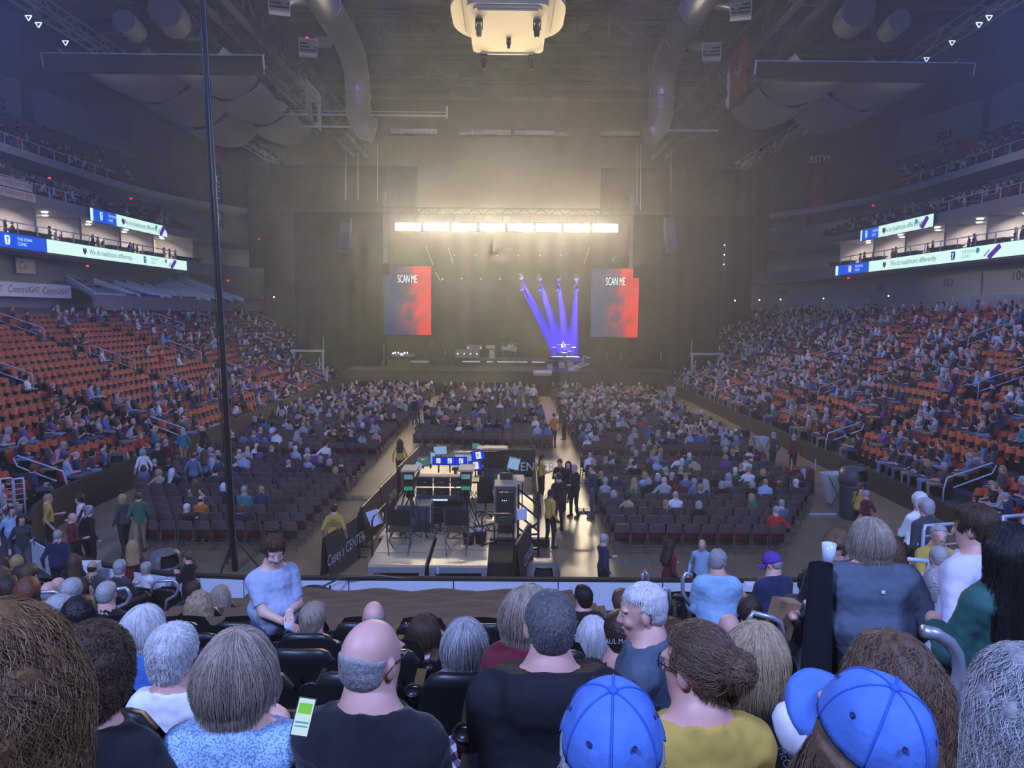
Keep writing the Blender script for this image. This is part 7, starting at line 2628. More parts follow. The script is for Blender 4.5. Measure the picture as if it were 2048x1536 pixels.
def stripe_mat(name, c1, c2, sc_=34):
    m = mat(name, c1, 0.85)
    n, l = m.node_tree.nodes, m.node_tree.links
    b = n['Principled BSDF']
    tc = n.new('ShaderNodeTexCoord')
    w = n.new('ShaderNodeTexWave'); w.inputs['Scale'].default_value = sc_; w.inputs['Distortion'].default_value = 0.6
    l.new(tc.outputs['Object'], w.inputs['Vector'])
    mx = n.new('ShaderNodeMix'); mx.data_type = 'RGBA'
    mx.inputs[6].default_value = (*c1, 1); mx.inputs[7].default_value = (*c2, 1)
    l.new(w.outputs['Fac'], mx.inputs[0]); l.new(mx.outputs[2], b.inputs['Base Color'])
    return m


plaid = plaid_mat('cloth_plaid')
floral = floral_mat('cloth_floral_blue', (0.13, 0.24, 0.42), (0.42, 0.58, 0.78))
stripe = stripe_mat('cloth_candy_stripe', (0.60, 0.48, 0.56), (0.36, 0.12, 0.17))
jacket_blk = mat('jacket_black_nylon', (0.012, 0.013, 0.018), 0.5, var=0.2, scale=5, bump=0.3, spec=0.4)
jacket_slate = mat('jacket_slate', (0.055, 0.075, 0.115), 0.7, var=0.12, bump=0.2)
knit_slate = mat('pullover_slate', (0.075, 0.095, 0.135), 0.85, var=0.10, scale=14, bump=0.2)
fleece_blue = mat('fleece_pale_blue', (0.26, 0.43, 0.62), 0.95, var=0.07, scale=30, bump=0.3)
sweat_white = mat('sweatshirt_white', (0.55, 0.53, 0.66), 0.9, var=0.05, bump=0.2)
jacket_green = mat('jacket_green', (0.025, 0.105, 0.095), 0.8, var=0.12, bump=0.2)
tee_gold = mat('tee_gold', (0.44, 0.29, 0.055), 0.85, var=0.08, bump=0.15)
polo_blue = mat('polo_heather_blue', (0.33, 0.39, 0.54), 0.85, var=0.10, scale=25)
magenta = mat('cloth_magenta', (0.20, 0.03, 0.13), 0.85)
FIG = []


def fig(label, u, v, Y, **k):
    o, J, M = figure(label, at(u, v, Y), **k)
    FIG.append((o, J, k))
    return o, J, M


SD = lambda **k: dict(seated=True, **k)
ST = lambda **k: dict(seated=False, **k)
# second row ---------------------------------------------------------------------------------------------------
fig('person with a big brown mop of hair very close at the lower left corner', -38, 1240, 1.12, hair='longcurly', hc='copper', shirt=cloth('charcoal'), female=True, seed=1, nst=9000, strand_rad=0.00055, scale=1.06)
fig('person with dark brown curls in a black top, beside the big brown mop of hair', 176, 1266, 2.02, hair='curly', hc='darkbrown', shirt=cloth('black'), female=True, seed=2, nst=4200, pose=SD(arms=('lap', 'rest')))
o, J, M = fig('person with straight blonde bob and pale blue flowered blouse, seen from behind', 474, 1258, 2.12, hair='bob', hc='ash', shirt=floral, female=True, seed=3, nst=6500, girth=1.35, neck=0.500, pose=SD(sw=0.19, hyaw=-0.08, hpitch=0.10, arms=('lap', 'phone')), strand_rad=0.0006)
o, J, M = fig('bald man with glasses and black polo shirt, head turned right', 738, 1241, 2.05, hair='fringe', hc='grey', shirt=cloth('black'), seed=4, nst=1500, girth=1.30, collar=True, yaw=-0.12, pose=SD(hyaw=-0.42, hpitch=0.05), strand_rad=0.0004)
glasses(o, J, mat('tortoise_frame', (0.06, 0.03, 0.02), 0.3))
fig('man with cropped grey hair in a black hooded jacket, seen from behind', 1102, 1186, 2.34, hair='crop', hc='salt', shirt=mat('jacket_black_matt', (0.014, 0.014, 0.018), 0.8, var=0.2, spec=0.2), wear='jacket', hood=True, seed=5, nst=5200, girth=1.6, yaw=0.02, pose=SD(sw=0.225, hyaw=0.10, arms=('lap', 'lap')), strand_rad=0.0005, fold=0.007, name_shirt='jacket')
o, J, M = fig('person with brown messy bun, glasses and mustard gold t-shirt', 1398, 1242, 2.02, hair='bun', hc='brown', shirt=tee_gold, female=True, seed=6, nst=5200, girth=1.35, yaw=0.12, neck=0.505, pose=SD(sw=0.195, hyaw=0.62, hpitch=0.10, arms=('lap', 'lap')), strand_rad=0.0006)
glasses(o, J)
o, J, M = fig('person with straight blonde hair in a black concert t-shirt, face turned right', 1520, 1244, 2.50, hair='lob', hc='blonde', shirt=cloth('black'), female=True, seed=7, nst=5200, yaw=-0.10, pose=SD(hyaw=-0.75, hpitch=0.15, lean=0.10), strand_rad=0.0006)
glasses(o, J)
tee_o = o
o, J, M = fig('person with long curly brown hair and dark jacket behind the blue cap brim', 1782, 1276, 1.98, hair='longcurly', hc='brown', shirt=cloth('charcoal'), female=True, seed=8, nst=6500, pose=SD(hpitch=0.2, lean=0.08), wear='jacket', strand_rad=0.0006)
fig('person with long grey curls in magenta at the lower right corner', 2078, 1318, 1.5, hair='longcurly', hc='grey', shirt=magenta, female=True, seed=9, nst=9000, pose=SD(hyaw=0.2, arms=('phone', 'lap')))
# first row: two blue caps
o, J, M = fig('person in a washed blue baseball cap seen from above, brim hidden', 1226, 1384, 1.30, hair='puffy', hc='grey', shirt=cloth('charcoal'), seed=10, nst=1500, capped=True, yaw=-0.16, pose=SD(hpitch=-0.22), scale=1.06)
baseball_cap(o, J, MATS['cap_blue'], MATS['cap_blue_seam'])
o, J, M = fig('person in a washed blue baseball cap with its brim pointing up left and white shirt', 1798, 1380, 1.26, hair='lob', hc='brown', shirt=cloth('white'), female=True, seed=11, nst=1500, capped=True, yaw=0.10, pose=SD(hyaw=0.24, hpitch=-0.34), scale=1.04)
baseball_cap(o, J, MATS['cap_blue'], MATS['cap_blue_seam'])
# third row and beyond -----------------------------------------------------------------------------------------
fig('person with short set white hair and white top in front of the blonde bob', 342, 1256, 3.15, hair='puffy', hc='white', shirt=cloth('white'), female=True, seed=12, nst=2600, pose=SD(hyaw=-0.15), neck=0.50)
o, J, M = fig('person with long grey-white hair and blue shirt, right arm over the next seat', 285, 1211, 4.0, hair='bob', hc='white', shirt=cloth('blue'), wear='jacket', female=True, seed=13, nst=2600, girth=1.2, pose=SD(hyaw=-0.3, arms=('lap', ((0.56, 0.14, 0.34), (0.2, -0.6, -0.5), (0.5, 0.9, -0.3), 0.5))), fine_hands=True)
fig('person with grey bob and maroon and white plaid shirt', 930, 1238, 3.55, hair='bob', hc='grey', shirt=plaid, wear='tee', female=True, seed=14, nst=3000, girth=1.15, pose=SD(sleeve='long', hyaw=-0.1))
fig('person with sleek dark brown bob and pink striped blouse', 848, 1229, 5.0, hair='bob', hc='darkbrown', shirt=stripe, female=True, seed=15, nst=2200, pose=SD(hyaw=-0.5, arms=('lap', 'face')), lod=1)
o, J, M = fig('bald man in dark shirt in front of the brown covered rows', 747, 1204, 5.1, hair='fringe', hc='grey', shirt=cloth('black'), seed=16, nst=300, lod=1, pose=SD(hyaw=0.25))
glasses(o, J)
o, J, M = fig('person with tousled grey-brown hair and beige top with a thin dark strap', 625, 1207, 5.3, hair='full', hc='ash', shirt=cloth('tan'), seed=17, nst=1800, girth=1.25, lod=1, pose=SD(hyaw=-0.2))
tp = J['tp']
MB().tube([tp(0.10, -0.10, 0.47), tp(0.04, -0.15, 0.36), tp(-0.06, -0.16, 0.22), tp(-0.15, -0.12, 0.05)], 0.008, 6).build('bag_strap', blackp, o)
fig('person with brown bob in a maroon top left of the hooded jacket', 1055, 1172, 3.15, hair='bob', hc='ash', shirt=cloth('maroon'), wear='jacket', female=True, seed=18, nst=3600, yaw=-0.2, pose=SD(hyaw=-0.35, arms=('lap', 'lap')), name_shirt='top')
o, J, M = fig('laughing grey-haired man in slate jacket, seen in profile facing left', 1284, 1162, 3.15, hair='recede', hc='white', skin='skin_pink', shirt=jacket_slate, wear='jacket', collar=True, seed=19, nst=2600, girth=1.2, yaw=1.15, face=True, fine_hands=True, hf=0.006, pose=SD(hyaw=0.35, hpitch=0.16, hroll=0.0, arms=(((-0.10, 0.36, 0.36), (-0.7, 0.0, -0.9), (0.1, 0.5, 0.9), 1.0), 'lap')), name_shirt='jacket')
eyes(o, J)
hp = J['hp']
MB().tube([hp(-0.020, 0.088, -0.068), hp(0, 0.096, -0.069), hp(0.020, 0.088, -0.068)], 0.0045, 6).build('teeth', mat('teeth', (0.8, 0.78, 0.74), 0.3), o)
fig('person with long blonde-white hair in black, two rows before the laughing man', 1187, 1233, 5.0, hair='lob', hc='white', shirt=cloth('black'), female=True, seed=20, nst=2000, lod=1)
fig('person with long brown hair and green top beside the slate jacket', 1253, 1287, 3.9, hair='long', hc='ash', shirt=cloth('green'), female=True, seed=21, nst=2600, lod=1)
o, J, M = fig('dark-haired boy in a black jacket below the white boards', 1168, 1172, 7.6, hair='full', hc='black', shirt=cloth('black'), wear='jacket', seed=22, nst=500, lod=1, pose=SD(hyaw=0.4))
fig('bald man low behind the blonde woman in the black t-shirt', 1461, 1229, 4.9, hair='fringe', hc='grey', shirt=cloth('tan'), seed=23, nst=400, lod=1)
fig('person with auburn hair low behind the laughing man', 1345, 1242, 4.3, hair='puffy', hc='auburn', shirt=cloth('charcoal'), female=True, seed=24, nst=500, lod=1)
# standing people on the right-hand steps
o, J, M = fig('large person in slate pullover standing on the steps with back turned', 1740, 1034, 4.1, hair='bob', hc='ash', shirt=knit_slate, wear='jacket', female=False, seed=25, nst=3600, girth=2.1, scale=0.98, pose=ST(sw=0.25, hyaw=0.1, hpitch=0.12, arms=('bent', 'down'), sleeve='long'), trousers=MATS['trousers_black'], hem=-0.14, name_shirt='pullover')
MB().box(J['tp'](0.0, -0.178, 0.40), (0.020, 0.004, 0.018)).build('back_logo', white_ink, o)
co = MB().grid(lambda a, b: (0.085 * math.sin(a * 6.2832) * (0.8 + b * 0.35) + 0.012 * math.sin(a * 25) * b, 0.05 * math.cos(a * 6.2832), -0.95 * b + 0.02 * math.sin(a * 12) * b), 24, 10).add([(0, 0, 0.02)], []).build('draped_coat', jacket_blk, None, True, loc=at(1642, 1128, 3.95))
tag(co, 'black coat hanging over the left arm of the person in the slate pullover', 'coat')
o, J, M = fig('young man with dark brown hair in a loose white sweatshirt, standing', 1953, 1008, 3.85, hair='full', hc='darkbrown', shirt=sweat_white, wear='jacket', seed=26, nst=3200, girth=1.15, scale=0.98, yaw=0.35, pose=ST(hyaw=0.35, hpitch=0.12, arms=('down', 'down'), sleeve='long'), trousers=MATS['trousers_black'], hem=-0.16, name_shirt='sweatshirt', fold=0.009)
fig('person with very long dark hair and green jacket over pale jeans, standing', 2024, 1046, 3.1, hair='long', hc='black', shirt=jacket_green, wear='jacket', female=True, seed=27, nst=4200, girth=1.1, scale=0.96, pose=ST(hyaw=0.2, hpitch=0.1, arms=('bent', 'bent'), sleeve='long'), trousers=mat('jeans_pale', (0.28, 0.36, 0.55), 0.85), hem=-0.16, name_shirt='jacket', fold=0.008)
fig('grey-haired man in pale blue fleece standing on the steps', 1437, 1096, 7.0, hair='short', hc='grey', shirt=fleece_blue, wear='jacket', seed=28, nst=900, girth=1.35, scale=0.98, yaw=-0.15, lod=1, pose=ST(hyaw=-0.4, hpitch=0.2, arms=('bent', 'bent'), sleeve='long'), trousers=MATS['trousers_denim'], hem=-0.12, name_shirt='fleece')
o, J, M = fig('man in a purple cap and navy jacket standing low on the steps', 1540, 1104, 7.6, hair='crop', hc='grey', shirt=cloth('navy'), wear='jacket', seed=29, nst=300, girth=1.4, scale=0.98, lod=1, capped=True, yaw=0.4, pose=ST(hyaw=0.4, hpitch=0.35, lean=0.1, arms=('bent', 'bent'), sleeve='long'), trousers=MATS['trousers_black'], name_shirt='jacket')
baseball_cap(o, J, MATS['cap_purple'], seams=False)
o, J, M = fig('dark-haired man in a black hooded top stooping on the steps', 1620, 1136, 5.6, hair='short', hc='black', shirt=cloth('charcoal'), wear='jacket', hood=True, seed=30, nst=600, girth=1.35, lod=1, yaw=-0.5, pose=ST(lean=0.55, hpitch=0.3, arms=('bent', 'bent'), sleeve='long'), trousers=MATS['trousers_black'], name_shirt='hooded_top')
pb = MB().box((0, 0, 0), (0.19, 0.09, 0.30), taper=1.05).build('paper_bag', mat('brown_paper', (0.30, 0.18, 0.11), 0.8), None, False, at(1563, 1237, 5.1))
pb.rotation_euler = (0.1, 0.2, 0.3)
tag(pb, 'brown paper bag held by the stooping man in the black hooded top', 'bag')
o, J, M = fig('brown-haired person bending over a drink in front of the slate pullover', 1672, 1064, 5.1, hair='full', hc='brown', shirt=cloth('black'), seed=31, nst=900, lod=1, yaw=2.2, pose=ST(hyaw=0.2, hpitch=0.45, arms=('phone', 'bent'), sleeve='long'), trousers=MATS['trousers_black'], face=True)
cp_ = MB().lathe([(0.035, 0), (0.048, 0.16), (0.044, 0.16), (0.032, 0.01)], 14).build('drink_cup', mat('clear_cup', (0.55, 0.62, 0.75), 0.2), None, True, at(1656, 1132, 4.75))
tag(cp_, 'clear drink cup held up by the bending brown-haired person', 'cup')
# standing man in the pale blue polo
o, J, M = fig('curly-haired man in pale blue polo and jeans standing before the brown cloth', 548, 1074, 5.85, hair='mop', hc='auburn', skin='skin_fair', shirt=polo_blue, wear='tee', collar=True, seed=32, nst=2200, girth=1.55, scale=0.95, yaw=-2.45, face=True, fine_hands=True, hf=0.008, h=0.012, neck=0.50,
           pose=ST(hyaw=-0.1, hpitch=0.3, arms=(((-0.02, 0.30, 0.17), (-0.6, -0.6, -0.4), (0.3, 0.8, -0.1), 0.7), ((0.02, 0.36, 0.10), (0.6, -0.6, -0.3), (-0.2, 0.9, 0.0), 0.6))), trousers=MATS['trousers_denim'], hem=-0.10, name_shirt='polo_shirt')
eyes(o, J)
W = J['wr'][0]
MB().lathe([(0.034, -0.012), (0.036, 0), (0.034, 0.012)], 12, W, (Vector(J['el'][0]) - Vector(W)).to_track_quat('Z', 'Y').to_matrix()).build('wristband', white_ink, o)
ph = MB().box((0, 0, 0), (0.075, 0.012, 0.15)).build('phone', whitepl, None, False, Vector(o.location) + (M @ Vector(J['wr'][1])) * 0.95 + Vector((0.06, -0.08, 0.0)))
ph.rotation_euler = (0.9, 0.3, -1.2)
tag(ph, 'white phone in the hands of the man in the pale blue polo', 'phone')

fig('person with wavy blonde hair in black right of the rail loop', 398, 1185, 7.6, hair='longcurly', hc='blonde', shirt=cloth('black'), female=True, seed=41, nst=1200, lod=1)
fig('person with long light brown hair in brown top near the white boards', 440, 1171, 8.5, hair='long', hc='ash', shirt=cloth('tan'), female=True, seed=42, nst=900, lod=1)
fig('dark-haired person beyond the wavy blonde hair', 386, 1160, 9.3, hair='short', hc='darkbrown', shirt=cloth('black'), seed=43, nst=300, lod=1)
# rows of smaller figures below, built from the shared bodies
def sitter(u, v, k, label, yaw=0.0, z=None, Y=None, **kw):
    d = dict(pose='sit_lap', female=False, girth=1.0, sleeve='long', hair='short', hc='grey', shirt='black', tr='trousers_black', skin='skin_pink', scale=1.0)
    d.update(kw)
    P = at(u, v, Y or 0.85 * k + 0.3)
    d['loc'] = (P.x, P.y, P.z - 1.335 * d['scale'])
    d['yaw'] = yaw
    o, J = put_person(dressup(d), 0)
    tag(o, label, 'person', 'people in the lower rows by the boards')
    return o, J, d


SIT = [(122, 1187, 6.2, 'staff man with grey hair and mustard jacket, arm stretched right', dict(shirt='gold', pose='sit_right', girth=1.3)), (163, 1196, 5.6, 'person with dark curls in black beside the mustard jacket', dict(hair='curly', hc='black', female=True)),
       (216, 1160, 7.6, 'grey-haired man in dark shirt by the left handrail loop', dict(girth=1.3, hc='grey')), (146, 1158, 8.2, 'person with grey-brown hair and patterned dark top left of the handrail', dict(hair='puffy', hc='grey', shirt='charcoal', female=True)),
       (100, 1160, 8.6, 'bald pink-headed man in black on the left', dict(hair='fringe')), (118, 1152, 9.4, 'second bald man beyond the pink-headed man on the left', dict(hair='fringe', shirt='navy')),
       (44, 1204, 5.2, 'person with dark auburn hair low at the left edge', dict(hair='puffy', hc='auburn', female=True)), (14, 1214, 4.6, 'black-haired person with grey streak at the left edge', dict(hair='full', hc='black')),
       (48, 1158, 7.8, 'person with reddish brown hair looking at a phone on the left', dict(hair='bob', hc='auburn', female=True, pose='sit_phone')), (20, 1150, 8.2, 'dark-haired person in maroon at the left edge by the boards', dict(hair='bob', hc='dark brown', female=True, shirt='maroon')),
       (28, 1118, 10.5, 'smiling woman with glasses leaning in at the left edge', dict(hair='long', hc='brown', female=True, shirt='teal', pose='sit_fwd', yaw_=2.6)), (165, 1160, 9.0, 'person with short dark hair and glasses turned right by the boards', dict(hair='puffy', hc='dark brown', female=True, pose='sit_right')),
       (60, 1128, 9.8, 'fair-haired person at the left by the boards', dict(hair='full', hc='brown')),
       (1498, 1188, 6.8, 'dark-haired child seated beside the pale blue fleece', dict(hair='bob', hc='dark brown', shirt='charcoal', female=True, scale=0.9)), (1243, 1178, 7.4, 'brown-haired person hidden behind the laughing man', dict(hair='full', hc='brown', shirt='white')),
       (1881, 1050, 9.0, 'grey-haired staff man in gold and navy seated behind the right railing', dict(shirt='gold', hc='grey', yaw_=2.9, pose='sit_lap', girth=1.3)), (1905, 1096, 7.4, 'person in a dark cap seated below the staff man on the right', dict(hair='crop', hc='grey', shirt='charcoal', pose='sit_fwd')),
       (1872, 1140, 6.0, 'grey-haired woman in dark patterned top behind the white sweatshirt', dict(hair='puffy', hc='grey', female=True, shirt='maroon')), (1775, 1072, 6.6, 'brown-haired person half hidden behind the slate pullover', dict(hair='long', hc='brown', female=True, shirt='light grey')),
       (1872, 998, 10.4, 'person bending with grey hair beyond the right railing', dict(hair='full', hc='grey', pose='sit_fwd', shirt='charcoal')), (1838, 985, 11.4, 'grey-haired person in the corner rows beyond the railing', dict(hair='puffy', hc='white', female=True, shirt='white'))]
for u, v, k, lab, kw in SIT:
    kw = dict(kw)
    yw = kw.pop('yaw_', 0.0)
    sitter(u, v, k, lab, yw, **kw)

# black seats of the end rows
arm_m = mat('armrest_black', (0.012, 0.012, 0.014), 0.35)
pan_red = mat('seat_pan_black', (0.016, 0.013, 0.015), 0.55)


def big_seat(open_=False):
    sh = MB()
    def f(a, b):
        e = (2 * a - 1)
        x = e * 0.235 * (1 - 0.10 * b ** 6) 
        z = 0.36 + 0.50 * b - 0.10 * max(0, b - 0.55) / 0.45 * e ** 6
        return (x, -0.19 - 0.05 * (1 - e * e) - 0.12 * b, z)
    sh.grid(f, 10, 7)
    sh.grid(lambda a, b: tuple(q + w for q, w in zip(f(1 - a, b), (0, 0.05, -0.004))), 10, 7)
    n_, m_ = 11, 8
    top = [(7 * n_ + i) for i in range(n_)]
    for i in range(10):
        a, b = 7 * n_ + i, 7 * n_ + i + 1
        c, d = n_ * m_ + 7 * n_ + (10 - i), n_ * m_ + 7 * n_ + (9 - i)
        sh.F.append((a, b, d, c)); sh.M.append(0)
    o = sh.build('arena_seat', seat_shell, None, True)
    if open_: MB().box((0, 0.05, 0.42), (0.44, 0.42, 0.07)).build('seat', pan_red, o)
    else: pn.build('seat', pan_red, o, True)
    MB().box((-0.265, 0.0, 0.60), (0.055, 0.36, 0.04)).box((-0.265, -0.06, 0.30), (0.04, 0.22, 0.60)).build('armrest', arm_m, o)
    MB().tube([(-0.265 + 0.045 * math.cos(a), -0.20 + 0.045 * math.sin(a), 0.70 + 0.01 * math.sin(a)) for a in np.linspace(0, 2 * PI, 15)], 0.009, 6, False).lathe([(0.03, 0.60), (0.04, 0.70)], 12, (-0.265, -0.20, 0)).build('cup_holder', arm_m, o, True)
    return o


bs = big_seat()
bo = big_seat(True)
first = True
first_o = True
rows_f = {}
for o, J, k in FIG:
    if (k.get('pose') or {}).get('seated', True): rows_f.setdefault(max(1, round((o.location.y - 0.3) / 0.85)), []).append(o.location.x)
n_black = 0
for k in range(1, 14):
    z = 5.25 - 0.30 * k
    y = 0.85 * k + 0.30
    xs = list(rows_f.get(k, []))
    for sec, (xa, xb) in (('left', (-9.5, -5.1)), ('middle', (-4.2, 1.25)), ('right', (2.6, 9.0))):
        n = int((xb - xa) / 0.53)
        for c in range(n):
            x = xa + 0.27 + 0.53 * c
            if any(abs(x - q) < 0.40 for q in xs): continue
            if sec == 'middle' and k >= 8: continue
            if abs(x) > 5.5: continue
            if not inframe((x, y - 0.2, z + 0.8), 10): continue
            s_ = bs if first else copy_tree(bs)
            first = False
            s_.location = (x, y, z)
            tag(s_, f'empty black arena seat, {ordw(k)} row below the camera, {ordw(c + 1)} place in the {sec} block', 'seat', 'black seats of the end rows')
            n_black += 1
    for j, x in enumerate(sorted(xs)):
        s_ = bo if first_o else copy_tree(bo)
        first_o = False
        s_.location = (x, y, z)
        tag(s_, f'black arena seat under a close-up person, {ordw(k)} row below the camera, {ordw(j + 1)} occupied', 'seat', 'black seats of the end rows')
        n_black += 1
corner_n, _ = take(corner, 70)
for p in corner_n:
    s_ = copy_tree(bo if p[5] else bs)
    s_.location = p[:3]
    s_.rotation_euler = (0, 0, p[3])
    tag(s_, ('occupied' if p[5] else 'empty') + ' black arena seat, ' + p[4], 'seat', 'black seats of the end rows')
print('black seats', n_black, len(corner_n))
# brown cloth over the seats of the closed rows
brown = mat('brown_cover_cloth', (0.115, 0.072, 0.042), 0.9, var=0.2, scale=1.5, bump=0.2)
def cov(a, b):
    y = 6.55 + 6.9 * b
    x = -4.25 + 5.5 * a
    z = 5.25 - 0.353 * y + 0.72 + 0.085 * math.sin(2 * PI * y / 0.85 + 0.6 * math.sin(x * 2)) + 0.03 * math.sin(x * 5 + y * 3)
    if b == 0: z -= 0.55
    return (x, y, z)
o = MB().grid(cov, 60, 72).build('row_cover', brown, None, True)
tag(o, 'dark brown cloth draped over the closed seat rows below the mixing platform', 'cloth')


# railings and handrails of the end stand
def hrail(pts, Y, label, r=0.021, grp='handrails of the end stand'):
    P = [at(u, v, y if isinstance(Y, (list, tuple)) else Y) for (u, v), y in zip(pts, Y if isinstance(Y, (list, tuple)) else [Y] * len(pts))]
    e = empty('handrail', P[0], 0, label, 'handrail', grp)
    MB().tube([p - P[0] for p in P], r, 10).build('tube', alu, e, True)
    return e


hrail([(1846, 1386), (1895, 1388), (1912, 1372), (1919, 1340), (1914, 1308), (1898, 1284), (1872, 1268), (1845, 1262)], 2.3, 'thick grey handrail loop at the right beside the white sweatshirt', 0.022)
hrail([(1500, 1262), (1498, 1238), (1506, 1226), (1545, 1236), (1560, 1244), (1572, 1290)], 5.0, 'grey handrail behind the blonde woman in the black t-shirt')
hrail([(1376, 1206), (1366, 1186), (1365, 1160), (1372, 1146), (1384, 1150)], 7.0, 'grey handrail hoop left of the pale blue fleece')
hrail([(1320, 1212), (1322, 1184), (1328, 1176), (1338, 1180), (1341, 1216)], 8.0, 'narrow grey handrail hoop right of the laughing man')
hrail([(1286, 1168), (1284, 1148), (1290, 1141), (1296, 1150), (1296, 1170)], 9.0, 'small grey handrail end above the laughing man')
hrail([(191, 1218), (188, 1192), (198, 1184), (252, 1176), (261, 1190), (254, 1206), (238, 1214), (206, 1222), (198, 1240)], 7.6, 'pale handrail loop at the left, nearer one')
hrail([(304, 1188), (304, 1170), (312, 1162), (348, 1161), (358, 1172), (352, 1190), (334, 1200), (330, 1226)], 9.2, 'pale handrail loop at the left, farther one by the boards')
hrail([(30, 1206), (40, 1194), (68, 1186), (108, 1183), (120, 1188)], 7.0, 'pale handrail at the far left in front of the grey heads')
def barfence(u0, v0, u1, v1, Ya, Yb, ht, label, bars=6):
    A, B = at(u0, v0, Ya), at(u1, v1, Yb)
    e = empty('bar_railing', A, 0, label, 'railing', 'bar railings by the right vomitory')
    d = B - A
    MB().tube([(0, 0, -ht), (0, 0, -0.06), d * 0.03, d * 0.97, d + Vector((0, 0, -0.06)), d + Vector((0, 0, -ht))], 0.022, 7).build('frame', rail_m, e, True)
    for k in range(bars): MB().bar(Vector((0, 0, -0.13 - 0.13 * k)), d + Vector((0, 0, -0.13 - 0.13 * k)), 0.014).build('bar', rail_m, e)
    return e


barfence(1848, 1052, 1925, 1046, 8.6, 8.8, 1.0, 'white bar railing around the seated staff man on the right')
barfence(1800, 1117, 1857, 1122, 6.4, 6.4, 1.0, 'white bar railing right of the slate pullover')
barfence(1862, 1140, 1900, 1138, 5.6, 5.6, 1.0, 'white bar railing left of the white sweatshirt')
barfence(2005, 1034, 2048, 1030, 8.6, 8.8, 1.0, 'white bar railing at the right edge beyond the green jacket')
barfence(0, 958, 24, 956, 17.2, 17.6, 0.9, 'white bar railing at the left edge by the corner opening', 5)
barfence(27, 958, 47, 956, 17.2, 17.2, 0.9, 'white bar gate next to the left-edge railing', 5)
# cable coil on the boards, white box, flyers
e = empty('cable_coil', at(628, 1186, 13.9), 0, 'coil of thick black cable hanging on the white boards', 'cable')
for k in range(6):
    rr = 0.20 + 0.022 * k
    MB().tube([(rr * 1.15 * math.cos(a), 0.02 * k - 0.05, rr * 0.62 * math.sin(a) - 0.01 * k) for a in np.linspace(0, 2 * PI, 21)], 0.014, 6, False).build('loop', blackp, e, True)
MB().tube([(0.1, 0, 0.1), (0.5, 0.3, 0.22), (1.2, 0.5, 0.18), (2.0, 0.6, 0.05)], 0.02, 6).build('lead', blackp, e)
MB().tube([(0.35, -0.1, 0.2), (0.38, -0.1, -0.1), (0.42, -0.1, -0.35)], 0.018, 6).build('hanging_end', blackp, e)
o = MB().box(at(175, 1133, 14.6), (0.42, 0.3, 0.16)).build('food_tray', whitepl)
tag(o, 'white cardboard tray on the ledge by the navy sweater man', 'tray')
o = MB().box(at(1508, 1168, 13.6), (0.34, 0.22, 0.02)).build('paper_sheet', whitepl)
tag(o, 'white sheet lying on the ledge beside the purple cap', 'paper')
# phone in the blonde woman's hand
e = empty('phone', at(607, 1434, 1.52), 0.15, 'lit phone held beside the pale blue flowered blouse', 'phone')
q = Matrix.Rotation(-0.65, 3, 'X') @ Matrix.Rotation(0.2, 3, 'Y')
MB().box((0, 0, 0), (0.040, 0.007, 0.082), q).build('body', blackp, e)
def scr(cx, cz, w, h, m, nm):
    v = [q @ Vector(c) for c in ((cx - w / 2, -0.0042, cz - h / 2), (cx + w / 2, -0.0042, cz - h / 2), (cx + w / 2, -0.0042, cz + h / 2), (cx - w / 2, -0.0042, cz + h / 2))]
    MB().add(v, [(0, 1, 2, 3)]).build(nm, m, e)
scr(0, 0.0, 0.036, 0.076, glow('phone_white', (0.6, 0.85, 0.95), 0.9), 'screen')
q = q @ Matrix.Translation((0, -0.0006, 0)).to_3x3()
for cz, hh, m in ((0.017, 0.022, glow('phone_green', (0.20, 0.65, 0.12), 0.9)), (-0.012, 0.004, glow('phone_blue', (0.12, 0.35, 0.7), 0.9)), (-0.020, 0.003, glow('phone_blue', (0.12, 0.35, 0.7), 0.9))):
    v = [q @ Vector(c) for c in ((-0.015, -0.0052, cz - hh / 2), (0.015, -0.0052, cz - hh / 2), (0.015, -0.0052, cz + hh / 2), (-0.015, -0.0052, cz + hh / 2))]
    MB().add(v, [(0, 1, 2, 3)]).build('app_picture', m, e)
# aluminium drink bottle with lettering, souvenir roll
P = at(1958, 1410, 1.85)
e = empty('drink_can', P, 0, 'white aluminium bottle with dark lettering beside the long grey curls', 'can')
q = Matrix.Rotation(0.55, 3, 'Y') @ Matrix.Rotation(-0.25, 3, 'X')
canw = mat('can_white', (0.62, 0.62, 0.72), 0.3, metal=0.3, var=0.03)
MB().lathe([(0.026, -0.075), (0.031, -0.070), (0.032, 0.035), (0.020, 0.062), (0.018, 0.075)], 24, rot=q).build('bottle', canw, e, True)
MB().lathe([(0.0185, 0.070), (0.0195, 0.074), (0.0185, 0.086), (0.012, 0.087)], 20, rot=q).build('rim', galv, e, True)
V_ = lambda x, z: q @ Vector((x, -0.0335, z))
t = txt('ULTRA', P + q @ Vector((0, -0.0345, -0.022)), q @ Vector((1, 0, 0)), q @ Vector((0, 0, 1)), 0.017, ink, e, 0.8)
# white souvenir roll
P = at(1584, 1455, 1.62)
e = empty('souvenir_roll', P, 0, 'rounded white souvenir cloth with maroon letters beside the blue cap brim', 'souvenir')
q2 = Matrix.Rotation(-0.35, 3, 'Y')
MB().lathe([(0.005, -0.075), (0.030, -0.066), (0.040, -0.03), (0.042, 0.0), (0.038, 0.035), (0.022, 0.056), (0.004, 0.061)], 20, rot=q2).build('cloth', mat('souvenir_white', (0.66, 0.64, 0.70), 0.8), e, True)
for s, z in (('C', 0.020), ('c', -0.008), ('M', -0.034)):
    txt(s, P + q2 @ Vector((0.012, -0.047, z)), (0, 0, 1), (-1, 0, 0), 0.016 if s != 'c' else 0.011, r_ink, e)
